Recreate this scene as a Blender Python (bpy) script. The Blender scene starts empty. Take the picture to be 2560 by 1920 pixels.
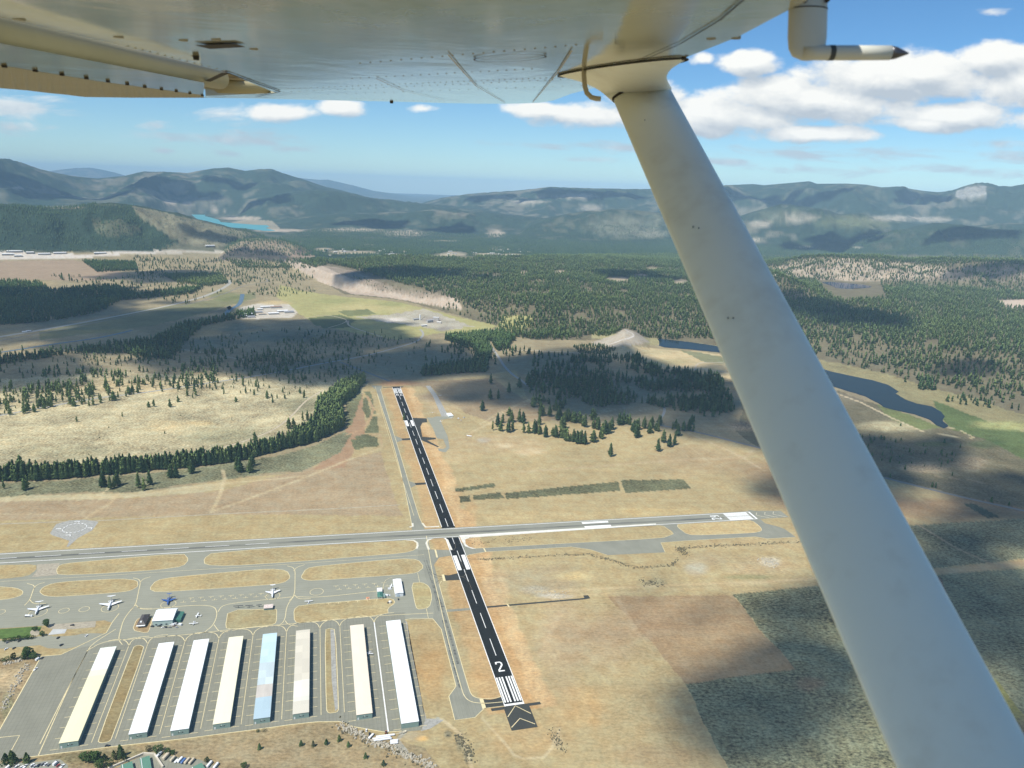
import bpy, bmesh, math, random
import numpy as np
from mathutils import Vector, Matrix

sc = bpy.context.scene
C = sc.collection
R = math.radians
rnd = random.Random(7)
rng = np.random.default_rng(11)

# ------------------------------------------------------------------ camera
F_PX, PITCH, ROLL, EYE = 1850.0, 0.2597, 0.0353, 567.19      # focal length in photo pixels (2560 wide), metres above the airfield
_c, _s, _cp, _sp = math.cos(ROLL), math.sin(ROLL), math.cos(PITCH), math.sin(PITCH)
AX = np.array((_c, _sp * _s, _cp * _s)); AY = np.array((-_s, _sp * _c, _cp * _c)); AF = np.array((0.0, _cp, -_sp))
cam_d = bpy.data.cameras.new('camera'); cam = bpy.data.objects.new('camera', cam_d); C.objects.link(cam)
cam.matrix_world = Matrix(((AX[0], AY[0], -AF[0], 0), (AX[1], AY[1], -AF[1], 0), (AX[2], AY[2], -AF[2], EYE), (0, 0, 0, 1)))
cam_d.sensor_width = 36; cam_d.lens = 36 * F_PX / 2560
cam_d.clip_start = 0.05; cam_d.clip_end = 200000
cam_d.dof.use_dof = True; cam_d.dof.focus_distance = 1500; cam_d.dof.aperture_fstop = 9
sc.camera = cam

# ------------------------------------------------------------------ light
SUN_EL, SUN_AZ = R(56), R(44)                                  # the sun stands behind the camera, to the left
SUN = np.array((-math.cos(SUN_EL) * math.cos(SUN_AZ), -math.cos(SUN_EL) * math.sin(SUN_AZ), math.sin(SUN_EL)))
sl = bpy.data.lights.new('sun', 'SUN'); so = bpy.data.objects.new('sun', sl); C.objects.link(so)
sl.energy = 4.7; sl.angle = R(0.53); sl.color = (1.0, 0.955, 0.87)
so.rotation_euler = Vector((-SUN[0], -SUN[1], -SUN[2])).to_track_quat('-Z', 'Y').to_euler()
so.location = (0, 0, 3000)
sc.view_settings.view_transform = 'Standard'; sc.view_settings.look = 'None'
sc.view_settings.exposure = 0.34; sc.view_settings.gamma = 1
sc.cycles.use_denoising = True
sc.cycles.max_bounces = 6; sc.cycles.diffuse_bounces = 2; sc.cycles.glossy_bounces = 3
sc.cycles.volume_bounces = 1; sc.cycles.transparent_max_bounces = 8

def rays(px, py):
    x = (np.asarray(px, float) - 1280) / F_PX; y = (960 - np.asarray(py, float)) / F_PX
    return x[..., None] * AX + y[..., None] * AY + AF
def P(px, py, z=0.0):
    """photo pixel -> point of the horizontal plane at height z"""
    d = rays(px, py); t = (z - EYE) / d[..., 2]
    return np.stack([d[..., 0] * t, d[..., 1] * t, np.zeros_like(t) + z], -1)
def proj(x, y, z):
    dz = np.asarray(z) - EYE
    cx = x * AX[0] + y * AX[1] + dz * AX[2]; cy = x * AY[0] + y * AY[1] + dz * AY[2]; cf = y * AF[1] + dz * AF[2]
    ok = cf > 1.0; cf = np.where(ok, cf, 1.0)
    return np.where(ok, 1280 + F_PX * cx / cf, -9e4), np.where(ok, 960 - F_PX * cy / cf, 9e4)

# ------------------------------------------------------------------ node helpers
class NT:
    def __init__(s, tree):
        s.t = tree; s.n = tree.nodes; s.l = tree.links
    def new(s, typ, **kw):
        nd = s.n.new(typ)
        for k, v in kw.items(): setattr(nd, k, v)
        return nd
    def put(s, sock, v):
        if isinstance(v, bpy.types.NodeSocket): s.l.new(v, sock)
        elif v is not None: sock.default_value = v
    def math(s, op, a, b=None, c=None, clamp=False):
        nd = s.new('ShaderNodeMath', operation=op, use_clamp=clamp)
        s.put(nd.inputs[0], a); s.put(nd.inputs[1], b)
        if c is not None: s.put(nd.inputs[2], c)
        return nd.outputs[0]
    def vmath(s, op, a, b=None):
        nd = s.new('ShaderNodeVectorMath', operation=op); s.put(nd.inputs[0], a)
        if b is not None: s.put(nd.inputs[1], b)
        return nd.outputs[1] if op in ('LENGTH', 'DOT_PRODUCT') else nd.outputs[0]
    def noise(s, vec, scale, detail=4, rough=0.6, dist=0.0):
        nd = s.new('ShaderNodeTexNoise'); s.put(nd.inputs['Vector'], vec)
        nd.inputs['Scale'].default_value = scale; nd.inputs['Detail'].default_value = detail
        nd.inputs['Roughness'].default_value = rough; nd.inputs['Distortion'].default_value = dist
        return nd.outputs[0]
    def ramp(s, v, lo, hi, a=0.0, b=1.0, smooth=True):
        nd = s.new('ShaderNodeMapRange', interpolation_type='SMOOTHSTEP' if smooth else 'LINEAR')
        s.put(nd.inputs[0], v); nd.inputs[1].default_value = lo; nd.inputs[2].default_value = hi
        nd.inputs[3].default_value = a; nd.inputs[4].default_value = b
        return nd.outputs[0]
    def mix(s, f, a, b, blend='MIX'):
        nd = s.new('ShaderNodeMix', data_type='RGBA', blend_type=blend)
        s.put(nd.inputs[0], f)
        for k, v in ((6, a), (7, b)):
            if isinstance(v, tuple) and len(v) == 3: v = v + (1.0,)
            s.put(nd.inputs[k], v)
        return nd.outputs[2]
    def scale(s, col, f):
        nd = s.new('ShaderNodeVectorMath', operation='SCALE'); s.put(nd.inputs[0], col); s.put(nd.inputs['Scale'], f)
        return nd.outputs[0]
    def mapping(s, vec, scale=(1, 1, 1), rot=0.0, loc=(0, 0, 0)):
        nd = s.new('ShaderNodeMapping'); s.put(nd.inputs[0], vec)
        nd.inputs['Scale'].default_value = scale; nd.inputs['Rotation'].default_value = (0, 0, rot); nd.inputs['Location'].default_value = loc
        return nd.outputs[0]

def material(name):
    m = bpy.data.materials.new(name); m.use_nodes = True
    nt = NT(m.node_tree); b = m.node_tree.nodes['Principled BSDF']
    return m, nt, b
MATS = {}
def plain(name, col, rough=0.6, var=0.0, scale=1.0, metal=0.0, spec=0.4, coat=0.0):
    """painted or moulded surface: base colour with a little procedural unevenness"""
    if name in MATS: return MATS[name]
    m, nt, b = material(name)
    pos = nt.new('ShaderNodeTexCoord').outputs['Object']
    if var > 0:
        n = nt.noise(pos, scale, 5, 0.65)
        f = nt.ramp(n, 0.25, 0.75, 1 - var, 1 + var * 0.6)
        nt.put(b.inputs['Base Color'], nt.scale(tuple(col), f))
    else: b.inputs['Base Color'].default_value = tuple(col) + (1.0,)
    b.inputs['Roughness'].default_value = rough; b.inputs['Metallic'].default_value = metal
    b.inputs['Specular IOR Level'].default_value = spec; b.inputs['Coat Weight'].default_value = coat
    MATS[name] = m
    return m

# ------------------------------------------------------------------ world: daylight sky with clouds
w = bpy.data.worlds.new('World'); sc.world = w; w.use_nodes = True
wt = NT(w.node_tree); bg = w.node_tree.nodes['Background']
sky = wt.new('ShaderNodeTexSky', sky_type='NISHITA', sun_disc=False)
sky.sun_elevation = SUN_EL; sky.sun_rotation = math.atan2(SUN[0], SUN[1]); sky.altitude = 2200; sky.air_density = 1.0; sky.dust_density = 0.6; sky.ozone_density = 2.0
dirv = wt.new('ShaderNodeTexCoord').outputs['Generated']
sx = wt.new('ShaderNodeSeparateXYZ'); wt.put(sx.inputs[0], dirv)
yy = wt.math('MAXIMUM', sx.outputs[1], 0.05)
U = wt.math('DIVIDE', sx.outputs[0], yy); V = wt.math('DIVIDE', sx.outputs[2], yy)
cb = wt.new('ShaderNodeCombineXYZ'); wt.put(cb.inputs[0], U); wt.put(cb.inputs[1], V); uv = cb.outputs[0]
# cloud banks: (centre x, centre y, half width, half height, weight) in photo pixels, turned into sky directions
CUM = [(1870, 156, 95, 42, 1.05), (2040, 250, 330, 62, .95), (1800, 290, 260, 62, .9), (2200, 200, 250, 75, 1.1), (2330, 185, 190, 70, 1.1), (2480, 150, 140, 60, 1.0), (2600, 200, 170, 90, .9),
       (2380, 290, 190, 40, .9), (2060, 335, 220, 26, .85), (1620, 245, 120, 60, .9), (1500, 290, 190, 42, .85), (1370, 275, 130, 26, .7), (1760, 145, 36, 20, .5), (2600, 300, 120, 40, .6),
       (1960, 220, 160, 40, .7), (2320, 310, 160, 24, .8), (850, 272, 60, 22, .5), (700, 283, 110, 24, .5), (1060, 272, 48, 16, .55)]
WISP = [(60, 275, 170, 42, .75), (30, 318, 130, 26, .7), (560, 285, 110, 32, .62), (390, 312, 60, 18, .6), (430, 345, 150, 22, .62), (560, 350, 210, 26, .72), (700, 345, 120, 22, .6), (760, 375, 90, 16, .5),
        (410, 376, 40, 12, .5), (560, 385, 60, 12, .45), (1400, 365, 130, 16, .5), (1250, 360, 60, 10, .42), (1560, 370, 90, 20, .5), (2000, 385, 300, 24, .62), (2250, 378, 260, 18, .62), (1820, 405, 200, 16, .55),
        (2500, 392, 110, 26, .62), (2440, 430, 240, 18, .5), (2050, 425, 260, 18, .5), (2500, 360, 130, 20, .5), (2480, 30, 40, 12, .45), (130, 250, 80, 16, .5), (1450, 400, 160, 12, .4)]
def bank(blobs, gain, at):
    acc = None
    for cx, cy, rx, ry, wgt in blobs:
        d0 = rays(cx, cy); u0, v0 = d0[0] / d0[1], d0[2] / d0[1]
        dx = rays(cx + rx, cy); dy = rays(cx, cy - ry)
        ru = max(abs(dx[0] / dx[1] - u0), 1e-4); rv = max(abs(dy[2] / dy[1] - v0), 1e-4)
        q = wt.vmath('MULTIPLY', wt.vmath('SUBTRACT', at, (u0, v0, 0)), (1 / ru, 1 / rv, 0))
        f = wt.math('MULTIPLY', wt.math('SUBTRACT', 1.0, wt.vmath('LENGTH', q)), wgt * gain)
        acc = f if acc is None else wt.math('MAXIMUM', acc, f)
    return acc
def heap(at):
    """how much vapour stands in a direction: the bank's outline broken into billows"""
    n = wt.noise(wt.mapping(at, (1, 1.75, 1)), 10, 12, 0.60, 0.12)
    return wt.math('ADD', bank(CUM, 1.25, at), wt.math('MULTIPLY', wt.math('SUBTRACT', n, 0.44), 2.3)), n
cum, n0 = heap(uv)
above, n1 = heap(wt.vmath('ADD', uv, (-0.008, 0.014, 0)))
cum_a = wt.ramp(cum, 0.08, 0.56)
nw = wt.noise(wt.mapping(uv, (1, 4.2, 1)), 13, 9, 0.62, 0.6)
wis = wt.math('ADD', bank(WISP, 1.35, uv), wt.math('MULTIPLY', wt.math('SUBTRACT', nw, 0.50), 2.6))
wis_a = wt.math('MULTIPLY', wt.ramp(wis, 0.05, 0.95), 0.8)
fwd = wt.ramp(sx.outputs[1], 0.06, 0.3)
alpha = wt.math('MULTIPLY', wt.math('MAXIMUM', cum_a, wis_a), fwd)
lit = wt.math('ADD', 0.66, wt.math('MULTIPLY', wt.math('SUBTRACT', cum, above), 0.75), clamp=True)
lit = wt.math('MAXIMUM', lit, 0.25)
ccol = wt.mix(lit, (0.36, 0.45, 0.56), (1.02, 1.02, 0.98))
SKY_STRENGTH = 0.086
skyc = wt.scale(sky.outputs[0], SKY_STRENGTH)
skyc = wt.mix(1.0, skyc, wt.mix(wt.ramp(V, 0.0, 0.20), (0.86, 1.06, 1.10), (0.64, 1.0, 1.2)), 'MULTIPLY')
full = wt.mix(alpha, skyc, wt.scale(ccol, 0.80))
wt.put(bg.inputs['Color'], full); bg.inputs['Strength'].default_value = 1.0

# ------------------------------------------------------------------ object helpers
def obj(name, mesh, parent=None):
    o = bpy.data.objects.new(name, mesh); C.objects.link(o)
    if parent is not None: o.parent = parent
    return o
def tag(o, label=None, cat=None, group=None, kind=None):
    if label: o['label'] = label
    if cat: o['category'] = cat
    if group: o['group'] = group
    if kind: o['kind'] = kind
    return o
def empty(name, loc, rotz, label, cat, group=None):
    o = obj(name, None); o.location = loc; o.rotation_euler = (0, 0, rotz); o.empty_display_size = 0.5
    return tag(o, label, cat, group)

class MB:
    """collects shapes and links them as ONE mesh object"""
    def __init__(s): s.v = []; s.f = []; s.m = []
    def add(s, verts, faces, m=0):
        k = len(s.v); s.v += [tuple(map(float, q)) for q in verts]; s.f += [tuple(i + k for i in f) for f in faces]; s.m += [m] * len(faces)
    def box(s, c, d, rz=0.0, m=0, taper=1.0):
        cx, cy, cz = c; a, b, h = d[0] / 2, d[1] / 2, d[2] / 2; co, si = math.cos(rz), math.sin(rz)
        vs = []
        for z, t in ((-h, 1.0), (h, taper)):
            for x, y in ((-a, -b), (a, -b), (a, b), (-a, b)):
                x, y = x * t, y * t
                vs.append((cx + x * co - y * si, cy + x * si + y * co, cz + z))
        s.add(vs, [(3, 2, 1, 0), (4, 5, 6, 7), (0, 1, 5, 4), (1, 2, 6, 5), (2, 3, 7, 6), (3, 0, 4, 7)], m)
    def prism(s, poly, z0, z1, m=0):
        n = len(poly)
        vs = [(p[0], p[1], z0) for p in poly] + [(p[0], p[1], z1) for p in poly]
        s.add(vs, [tuple(range(n))[::-1], tuple(range(n, 2 * n))] + [(i, (i + 1) % n, n + (i + 1) % n, n + i) for i in range(n)], m)
    def ngon(s, poly, z, m=0):
        s.add([(p[0], p[1], z) for p in poly], [tuple(range(len(poly)))], m)
    def loft(s, rings, m=0, cap=True):
        n = len(rings[0]); vs = [q for r in rings for q in r]; fs = []
        for i in range(len(rings) - 1):
            for j in range(n):
                a, b = i * n + j, i * n + (j + 1) % n
                fs.append((a, b, b + n, a + n))
        if cap: fs += [tuple(range(n))[::-1], tuple(range((len(rings) - 1) * n, len(rings) * n))]
        s.add(vs, fs, m)
    def tube(s, pts, r, n=8, m=0):
        pts = [Vector(p) for p in pts]; rs = r if isinstance(r, (list, tuple)) else [r] * len(pts)
        rings = []; ref = None
        for i, p in enumerate(pts):
            t = (pts[min(i + 1, len(pts) - 1)] - pts[max(i - 1, 0)]).normalized()
            if ref is None: ref = t.orthogonal().normalized()
            ref = (ref - t * ref.dot(t)).normalized(); b = t.cross(ref)
            rings.append([tuple(p + (ref * math.cos(2 * math.pi * k / n) + b * math.sin(2 * math.pi * k / n)) * rs[i]) for k in range(n)])
        s.loft(rings, m)
    def ribbon(s, pts, width, z, m=0, closed=False):
        """flat strip of the given width along a ground polyline"""
        pts = [np.array(p[:2], float) for p in pts]; n = len(pts); L = []; Rr = []
        ws = width if hasattr(width, '__len__') else [width] * n
        for i in range(n):
            a = pts[(i - 1) % n] if (closed or i > 0) else pts[i]; b = pts[(i + 1) % n] if (closed or i < n - 1) else pts[i]
            t = b - a; t = t / (np.linalg.norm(t) + 1e-9); nn = np.array((-t[1], t[0]))
            L.append(pts[i] + nn * ws[i] / 2); Rr.append(pts[i] - nn * ws[i] / 2)
        vs = [(q[0], q[1], z) for q in L] + [(q[0], q[1], z) for q in Rr]
        fs = [((i), n + i, n + (i + 1) % n, (i + 1) % n) for i in range(n if closed else n - 1)]
        s.add(vs, fs, m)
    def build(s, name, mats, parent=None, smooth=False):
        me = bpy.data.meshes.new(name); me.from_pydata(s.v, [], s.f)
        mats = mats if isinstance(mats, (list, tuple)) else [mats]
        for q in mats: me.materials.append(q)
        me.polygons.foreach_set('material_index', s.m)
        if smooth: me.polygons.foreach_set('use_smooth', [True] * len(s.f))
        me.update()
        return obj(name, me, parent)

def fast_mesh(name, V, T):
    """numpy vertices + triangles/quads -> mesh"""
    me = bpy.data.meshes.new(name); k = T.shape[1]
    me.vertices.add(len(V)); me.vertices.foreach_set('co', V.astype(np.float32).ravel())
    me.loops.add(T.size); me.loops.foreach_set('vertex_index', T.astype(np.int32).ravel())
    me.polygons.add(len(T)); me.polygons.foreach_set('loop_start', np.arange(0, T.size, k, dtype=np.int32))
    me.update(calc_edges=True)
    return me
def pxy(pts, z=0.0):
    a = np.array(pts, float); return P(a[:, 0], a[:, 1], z)

# ------------------------------------------------------------------ noise used to shape land and scatter
def _hash(ix, iy, seed):
    h = (ix.astype(np.int64) * 374761393 + iy.astype(np.int64) * 668265263 + seed * 974711) & 0xffffffff
    h = ((h ^ (h >> 13)) * 1274126177) & 0xffffffff
    return ((h ^ (h >> 16)) & 0xffff) / 65535.0
def vnoise(x, y, seed=0):
    x = np.asarray(x, float); y = np.asarray(y, float)
    ix = np.floor(x); iy = np.floor(y); fx = x - ix; fy = y - iy
    fx = fx * fx * (3 - 2 * fx); fy = fy * fy * (3 - 2 * fy)
    a = _hash(ix, iy, seed); b = _hash(ix + 1, iy, seed); c = _hash(ix, iy + 1, seed); d = _hash(ix + 1, iy + 1, seed)
    return (a * (1 - fx) + b * fx) * (1 - fy) + (c * (1 - fx) + d * fx) * fy
def fbm(x, y, seed=0, oct=4):
    v = 0; a = 0.5; t = 0
    for o in range(oct):
        v = v + a * vnoise(x * 2 ** o, y * 2 ** o, seed + o * 17); t += a; a *= 0.55
    return v / t
def inside(px, py, poly):
    """even-odd test of many points against one polygon"""
    poly = np.asarray(poly, float); res = np.zeros(px.shape, bool)
    sel = (px >= poly[:, 0].min()) & (px <= poly[:, 0].max()) & (py >= poly[:, 1].min()) & (py <= poly[:, 1].max())
    idx = np.nonzero(sel)
    if len(idx[0]) == 0: return res
    x = px[idx]; y = py[idx]; r = np.zeros(x.shape, bool)
    for i in range(len(poly)):
        x0, y0 = poly[i]; x1, y1 = poly[(i + 1) % len(poly)]
        if y0 == y1: continue
        r ^= ((y0 > y) != (y1 > y)) & (x < (x1 - x0) * (y - y0) / (y1 - y0) + x0)
    res[idx] = r
    return res
def sstep(x): x = np.clip(x, 0, 1); return x * x * (3 - 2 * x)
# ------------------------------------------------------------------ terrain: heights by bearing and distance
RIDGES = []      # bearing, crest height, crest distance, front width, back width, spur amplitude
def ridge(pts, r, wf, wb, amp=0.25, fade=0.02):
    a = np.array(pts, float); d = rays(a[:, 0], a[:, 1]); u = d[:, :2]; t = r / np.hypot(u[:, 0], u[:, 1])
    az = np.arctan2(u[:, 0], u[:, 1]); h = EYE + t * d[:, 2]
    o = np.argsort(az); RIDGES.append((az[o], h[o], r, wf, wb, amp, fade))
ridge([(110, 430), (150, 424), (190, 420), (225, 419), (255, 424), (290, 432), (340, 447)], 38000, 6000, 5000, .15)
ridge([(740, 444), (800, 449.6), (820, 449), (850, 456), (881, 463), (934, 477), (1003, 487), (1077, 500)], 34000, 6000, 5000, .2)
ridge([(-500, 412), (-150, 402), (0, 397), (24, 399.5), (61, 410), (102, 424), (142, 433), (183, 441), (244, 447), (305, 441), (358, 429), (407, 430), (468, 433), (496, 428), (533, 422), (570, 420), (610, 428), (643, 425), (679, 424), (712, 435), (753, 447), (814, 467), (854, 476), (900, 489), (960, 503), (1020, 520)], 15500, 5200, 4000, .34)
ridge([(560, 512), (620, 497), (690, 484), (740, 478), (800, 476), (860, 480), (900, 490), (942, 497), (1011, 506), (1060, 509), (1120, 516), (1200, 522), (1330, 540)], 12600, 2600, 2600, .4)
ridge([(700, 552), (760, 543), (860, 534), (1000, 531), (1080, 525), (1200, 530), (1300, 541), (1430, 552)], 10600, 1500, 1700, .4)
ridge([(1030, 520), (1064, 507), (1105, 496), (1166, 487), (1207, 483), (1288, 477), (1329, 473), (1378, 468), (1451, 471), (1553, 473), (1618, 474), (1700, 468), (1793, 464), (1883, 460), (1910, 463), (1992, 456), (2023, 453), (2042, 459.5), (2116, 459), (2167, 462), (2202, 469), (2256, 469), (2307, 477), (2345, 480.5), (2380, 477), (2419, 466), (2443, 460), (2470, 462), (2497, 469), (2528, 469), (2560, 463), (2700, 452), (3000, 460)], 15000, 4600, 4000, .36)
ridge([(1330, 552), (1400, 538), (1470, 527), (1540, 523), (1620, 528), (1700, 540), (1800, 560)], 9900, 1500, 1400, .3)
ridge([(1760, 566), (1820, 548), (1880, 530), (1953, 511), (2000, 514), (2060, 524), (2100, 538), (2147, 534), (2200, 545), (2290, 560), (2400, 566), (2520, 560), (2700, 560)], 10600, 1700, 1600, .38)
ridge([(2150, 600), (2210, 585), (2260, 573), (2330, 558), (2400, 561), (2480, 572), (2600, 577), (2800, 570)], 9000, 1300, 1200, .3)
ridge([(-700, 500), (-200, 518), (0, 510), (70, 517), (134, 520), (190, 518), (244, 509), (277, 507), (325, 512), (366, 518), (407, 528), (447, 533), (488, 547), (530, 558), (570, 569), (610, 578), (650, 592)], 6600, 950, 1500, .22)
ridge([(540, 645), (575, 614), (605, 601), (650, 597), (700, 600), (745, 612), (810, 645)], 5700, 520, 700, .25)
ridge([(1850, 668), (1890, 664), (1950, 655), (2020, 644), (2100, 640), (2200, 645), (2280, 653), (2380, 650), (2560, 656), (2800, 660)], 5800, 720, 900, .35)
ridge([(1830, 722), (1870, 705), (1905, 691), (1940, 686), (1985, 703), (2040, 730), (2100, 762)], 4350, 480, 500, .15)
ridge([(1500, 858), (1530, 842), (1561, 823), (1585, 830), (1625, 858)], 2860, 260, 260, .05, .02)
_e = np.array([(640, 640, 150), (700, 655, 150), (765, 690, 130), (860, 727, 120), (1000, 745, 120), (1080, 765, 130), (1160, 790, 150), (1240, 803, 260), (1330, 830, 450), (1480, 838, 600), (1640, 838, 700), (1830, 870, 700), (2080, 925, 700), (2300, 985, 700), (2700, 1060, 700)], float)
_g = P(_e[:, 0], _e[:, 1]); EDGE_AZ = np.arctan2(_g[:, 0], _g[:, 1]); EDGE_R = np.hypot(_g[:, 0], _g[:, 1]); EDGE_W = _e[:, 2]
PLATEAU = 58.0
FLAT = []        # (x, y, radius, height): levelled for water
def height(x, y):
    x = np.asarray(x, float); y = np.asarray(y, float)
    r = np.hypot(x, y); az = np.arctan2(x, y)
    ed = np.interp(az, EDGE_AZ, EDGE_R); ew = np.interp(az, EDGE_AZ, EDGE_W)
    rag = (fbm(x / 260, y / 260, 5) - 0.5) * 130
    z = PLATEAU * sstep((r - ed + rag * .5 + 20) / ew) * sstep((az - EDGE_AZ[0]) / 0.06) * sstep((7000 - r) / 1400)
    z = z * (0.86 + 0.28 * fbm(x / 700, y / 700, 9))
    spur = None
    for (ra, rh, rr, wf, wb, amp, fade) in RIDGES:
        near = (r > rr - wf * 1.05) & (r < rr + wb) & (az > ra[0] - fade) & (az < ra[-1] + fade)
        if not near.any(): continue
        k = np.nonzero(near)
        rk = r[k]; ak = az[k]; h = np.interp(ak, ra, rh)
        s = np.where(rk < rr, sstep((rk - (rr - wf)) / wf), sstep((rr + wb - rk) / wb))
        s *= sstep((ak - (ra[0] - fade)) / fade) * sstep(((ra[-1] + fade) - ak) / fade)
        L = max(wf * 0.32, 30.0)
        n = 1 - np.abs(2 * fbm(x[k] / L, y[k] / L, 31, 5) - 1) * 1.6
        s2 = s * (1 + amp * 2.2 * (n - 0.55) * 4 * s * (1 - s))
        zz = h * s2
        z[k] = np.maximum(z[k], zz)
    for (fx, fy, fr, fz) in FLAT:
        d = np.hypot(x - fx, y - fy)
        q = sstep((fr * 1.5 - d) / (fr * 0.5))
        z = z * (1 - q) + fz * q
    return z
def height1(x, y): return float(height(np.array([x]), np.array([y]))[0])
def on_land(px, py, it=6):
    """photo pixel -> point where its line of sight meets the land"""
    px = np.atleast_1d(np.asarray(px, float)); py = np.atleast_1d(np.asarray(py, float))
    rr = 300 * (42000 / 300) ** np.linspace(0, 1, 420); d = rays(px, py); hl = np.hypot(d[:, 0], d[:, 1])
    ux, uy, uz = d[:, 0] / hl, d[:, 1] / hl, d[:, 2] / hl
    gap = EYE + uz[:, None] * rr - height(ux[:, None] * rr, uy[:, None] * rr)
    hit = gap < 0; k = np.where(hit.any(1), hit.argmax(1), len(rr) - 1); k = np.maximum(k, 1); q = np.arange(len(px))
    g0, g1 = gap[q, k - 1], gap[q, k]; f = np.clip(g0 / np.where(np.abs(g0 - g1) < 1e-6, 1, g0 - g1), 0, 1); r = rr[k - 1] + (rr[k] - rr[k - 1]) * f
    x, y = ux * r, uy * r
    return np.stack([x, y, height(x, y)], -1)
# waters in the forest lie on levelled ground
_l = P(2118, 714, 40.0); FLAT.append((_l[0], _l[1], 260, 38.0))
for _q in ((500, 541), (530, 550), (575, 557), (640, 569)): _l = P(*_q); FLAT.append((_l[0], _l[1], 520, 0.0))

# ------------------------------------------------------------------ the ground sheet, a fan that reaches the mountains
def fan():
    rr = [0.0, 60.0, 140.0, 220.0, 300.0, 350.0]
    while rr[-1] < 45000:
        q = rr[-1]; rr.append(q + min(1.25 * q * q / 420000 + 0.25, 0.0062 * q))
    r = np.array(rr)
    fine = np.linspace(R(-41), R(41), 820); coarse = np.linspace(R(41), R(319), 56)[1:-1]
    az = np.concatenate([fine, coarse])
    A, RR = np.meshgrid(az, r)
    return A, RR
GA, GR = fan()
GX = GR * np.sin(GA); GY = GR * np.cos(GA)
GZ = height(GX.ravel(), GY.ravel()).reshape(GX.shape)
GZ = np.where(np.abs(np.where(GA > math.pi, GA - 2 * math.pi, GA)) > R(60), 0, GZ)
QX, QY = proj(GX, GY, GZ)

# base colours are the surfaces' own; light, shade and haze come from the renderer
TAN = (.352, .280, .145); STRAW = (.40, .345, .205); SAGE = (.170, .170, .098); DRY = (.275, .228, .135); SOIL = (.37, .235, .105); SCREE = (.40, .325, .25)
GRAVEL = (.36, .34, .29); FOREST = (.150, .130, .078); WOODFAR = (.030, .052, .034); MEADOW = (.33, .305, .13); LUSH = (.145, .165, .062); ROCK = (.40, .36, .30); BROWN = (.215, .145, .085); DARKSAGE = (.062, .075, .048)
col = np.empty(GX.shape + (3,)); spk = np.empty(GX.shape)
col[:] = DRY; spk[:] = 0.55
big = fbm(GX / 330, GY / 330, 3); mid = fbm(GX / 60, GY / 60, 4)
# hills and mountains: forest broken by pale openings
hill = sstep((GR - 5200) / 900) * 1.0
op = fbm(GX / 420, GY / 420, 41, 5) * .5 + fbm(GX / 130, GY / 130, 42, 4) * .5
far_op = fbm(GX / 1500, GY / 1500, 44, 6)
def lay(mask, c, s=None):
    if mask.dtype == bool: mask = mask.astype(float)
    m = mask[..., None]; col[:] = col * (1 - m) + np.array(c) * m
    if s is not None: spk[:] = spk * (1 - mask) + s * mask
lay(hill, WOODFAR, .8)
openness = sstep((op - .52) / .10) * hill
lay(openness * .38, (.17, .16, .105))
lay(sstep((GR - 8800) / 800) * sstep((far_op - .52) / .09) * sstep((op - .46) / .1) * .42, (.22, .195, .15))
jx = (fbm(GX / 35, GY / 35, 51) - .5); jy = (fbm(GX / 35, GY / 35, 52) - .5)
def region(poly, c, s=None, jit=6.0, f=1.0):
    """lay a colour over the patch of land seen inside this outline of the photo, with a ragged edge"""
    jj = jit * np.clip(1500 / np.maximum(GR, 300), .25, 1.6)
    m = inside(QX + jx * jj * 3, QY + jy * jj * 1.6, poly)
    lay(m * f, c, s)
def patch(cx, cy, rx, ry, c, f=1.0, s=None, pw=1.0, nz=.9):
    """a soft-edged patch of another ground cover"""
    d = np.hypot((QX - cx) / rx, (QY - cy) / ry)
    m = sstep((1.15 - d + (mid - .5) * nz) / .8) * f
    lay(np.where(d < 2.2, m, 0), c, s)
# --- near valley, seen from the photo, far to near
region([(-900, 560), (3400, 560), (3400, 720), (-900, 720)], FOREST, .8, 4, .0)
region([(-200, 640), (120, 632), (260, 628), (420, 632), (560, 630), (700, 640), (900, 640), (900, 1060), (-200, 1060)], DRY, .75)
region([(-80, 652), (180, 650), (260, 664), (330, 690), (250, 702), (120, 700), (-80, 700)], (.30, .225, .15), .35)          # bare field
region([(-80, 628), (60, 630), (200, 636), (330, 628), (420, 626), (560, 628), (560, 633), (330, 634), (200, 646), (-80, 652)], (.52, .47, .40), .3)  # pale yards
region([(690, 640), (980, 600), (1120, 595), (1300, 600), (1700, 600), (1700, 660), (700, 660)], WOODFAR, .9)
for q in [(810, 623, 26, 5), (845, 630, 30, 6), (900, 631, 60, 5), (985, 636, 26, 4), (1010, 628, 12, 4), (1110, 640, 36, 6), (1135, 636, 40, 9), (1165, 644, 30, 5), (1215, 636, 46, 4), (1280, 637, 40, 4), (920, 612, 20, 4), (1240, 622, 20, 8), (1330, 644, 40, 3), (1120, 602, 60, 2.5)]:
    patch(*q, (.40, .34, .24), .8, .9)
region([(-600, 512), (240, 512), (330, 520), (440, 560), (470, 610), (380, 628), (200, 626), (-600, 640)], WOODFAR, .9)        # wooded hill
region([(330, 514), (407, 530), (470, 545), (570, 571), (640, 585), (580, 600), (540, 622), (450, 606), (400, 575), (350, 545)], (.215, .195, .125), 1.3, 12, .75)   # its open face
region([(225, 556), (300, 548), (350, 572), (330, 590), (250, 590)], (.19, .18, .11), 1.2, 14, .4)
region([(545, 640), (600, 602), (700, 602), (790, 640), (760, 650), (560, 652)], (.23, .175, .13), 1.2, 10)                           # reddish knoll
region([(700, 655), (760, 600), (500, 590), (420, 612), (380, 640), (600, 648)], (.22, .20, .13), .9, 5, .4)
region([(620, 548), (680, 552), (700, 570), (690, 580), (560, 560)], (.34, .29, .20), .8, 4, .7)
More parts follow.
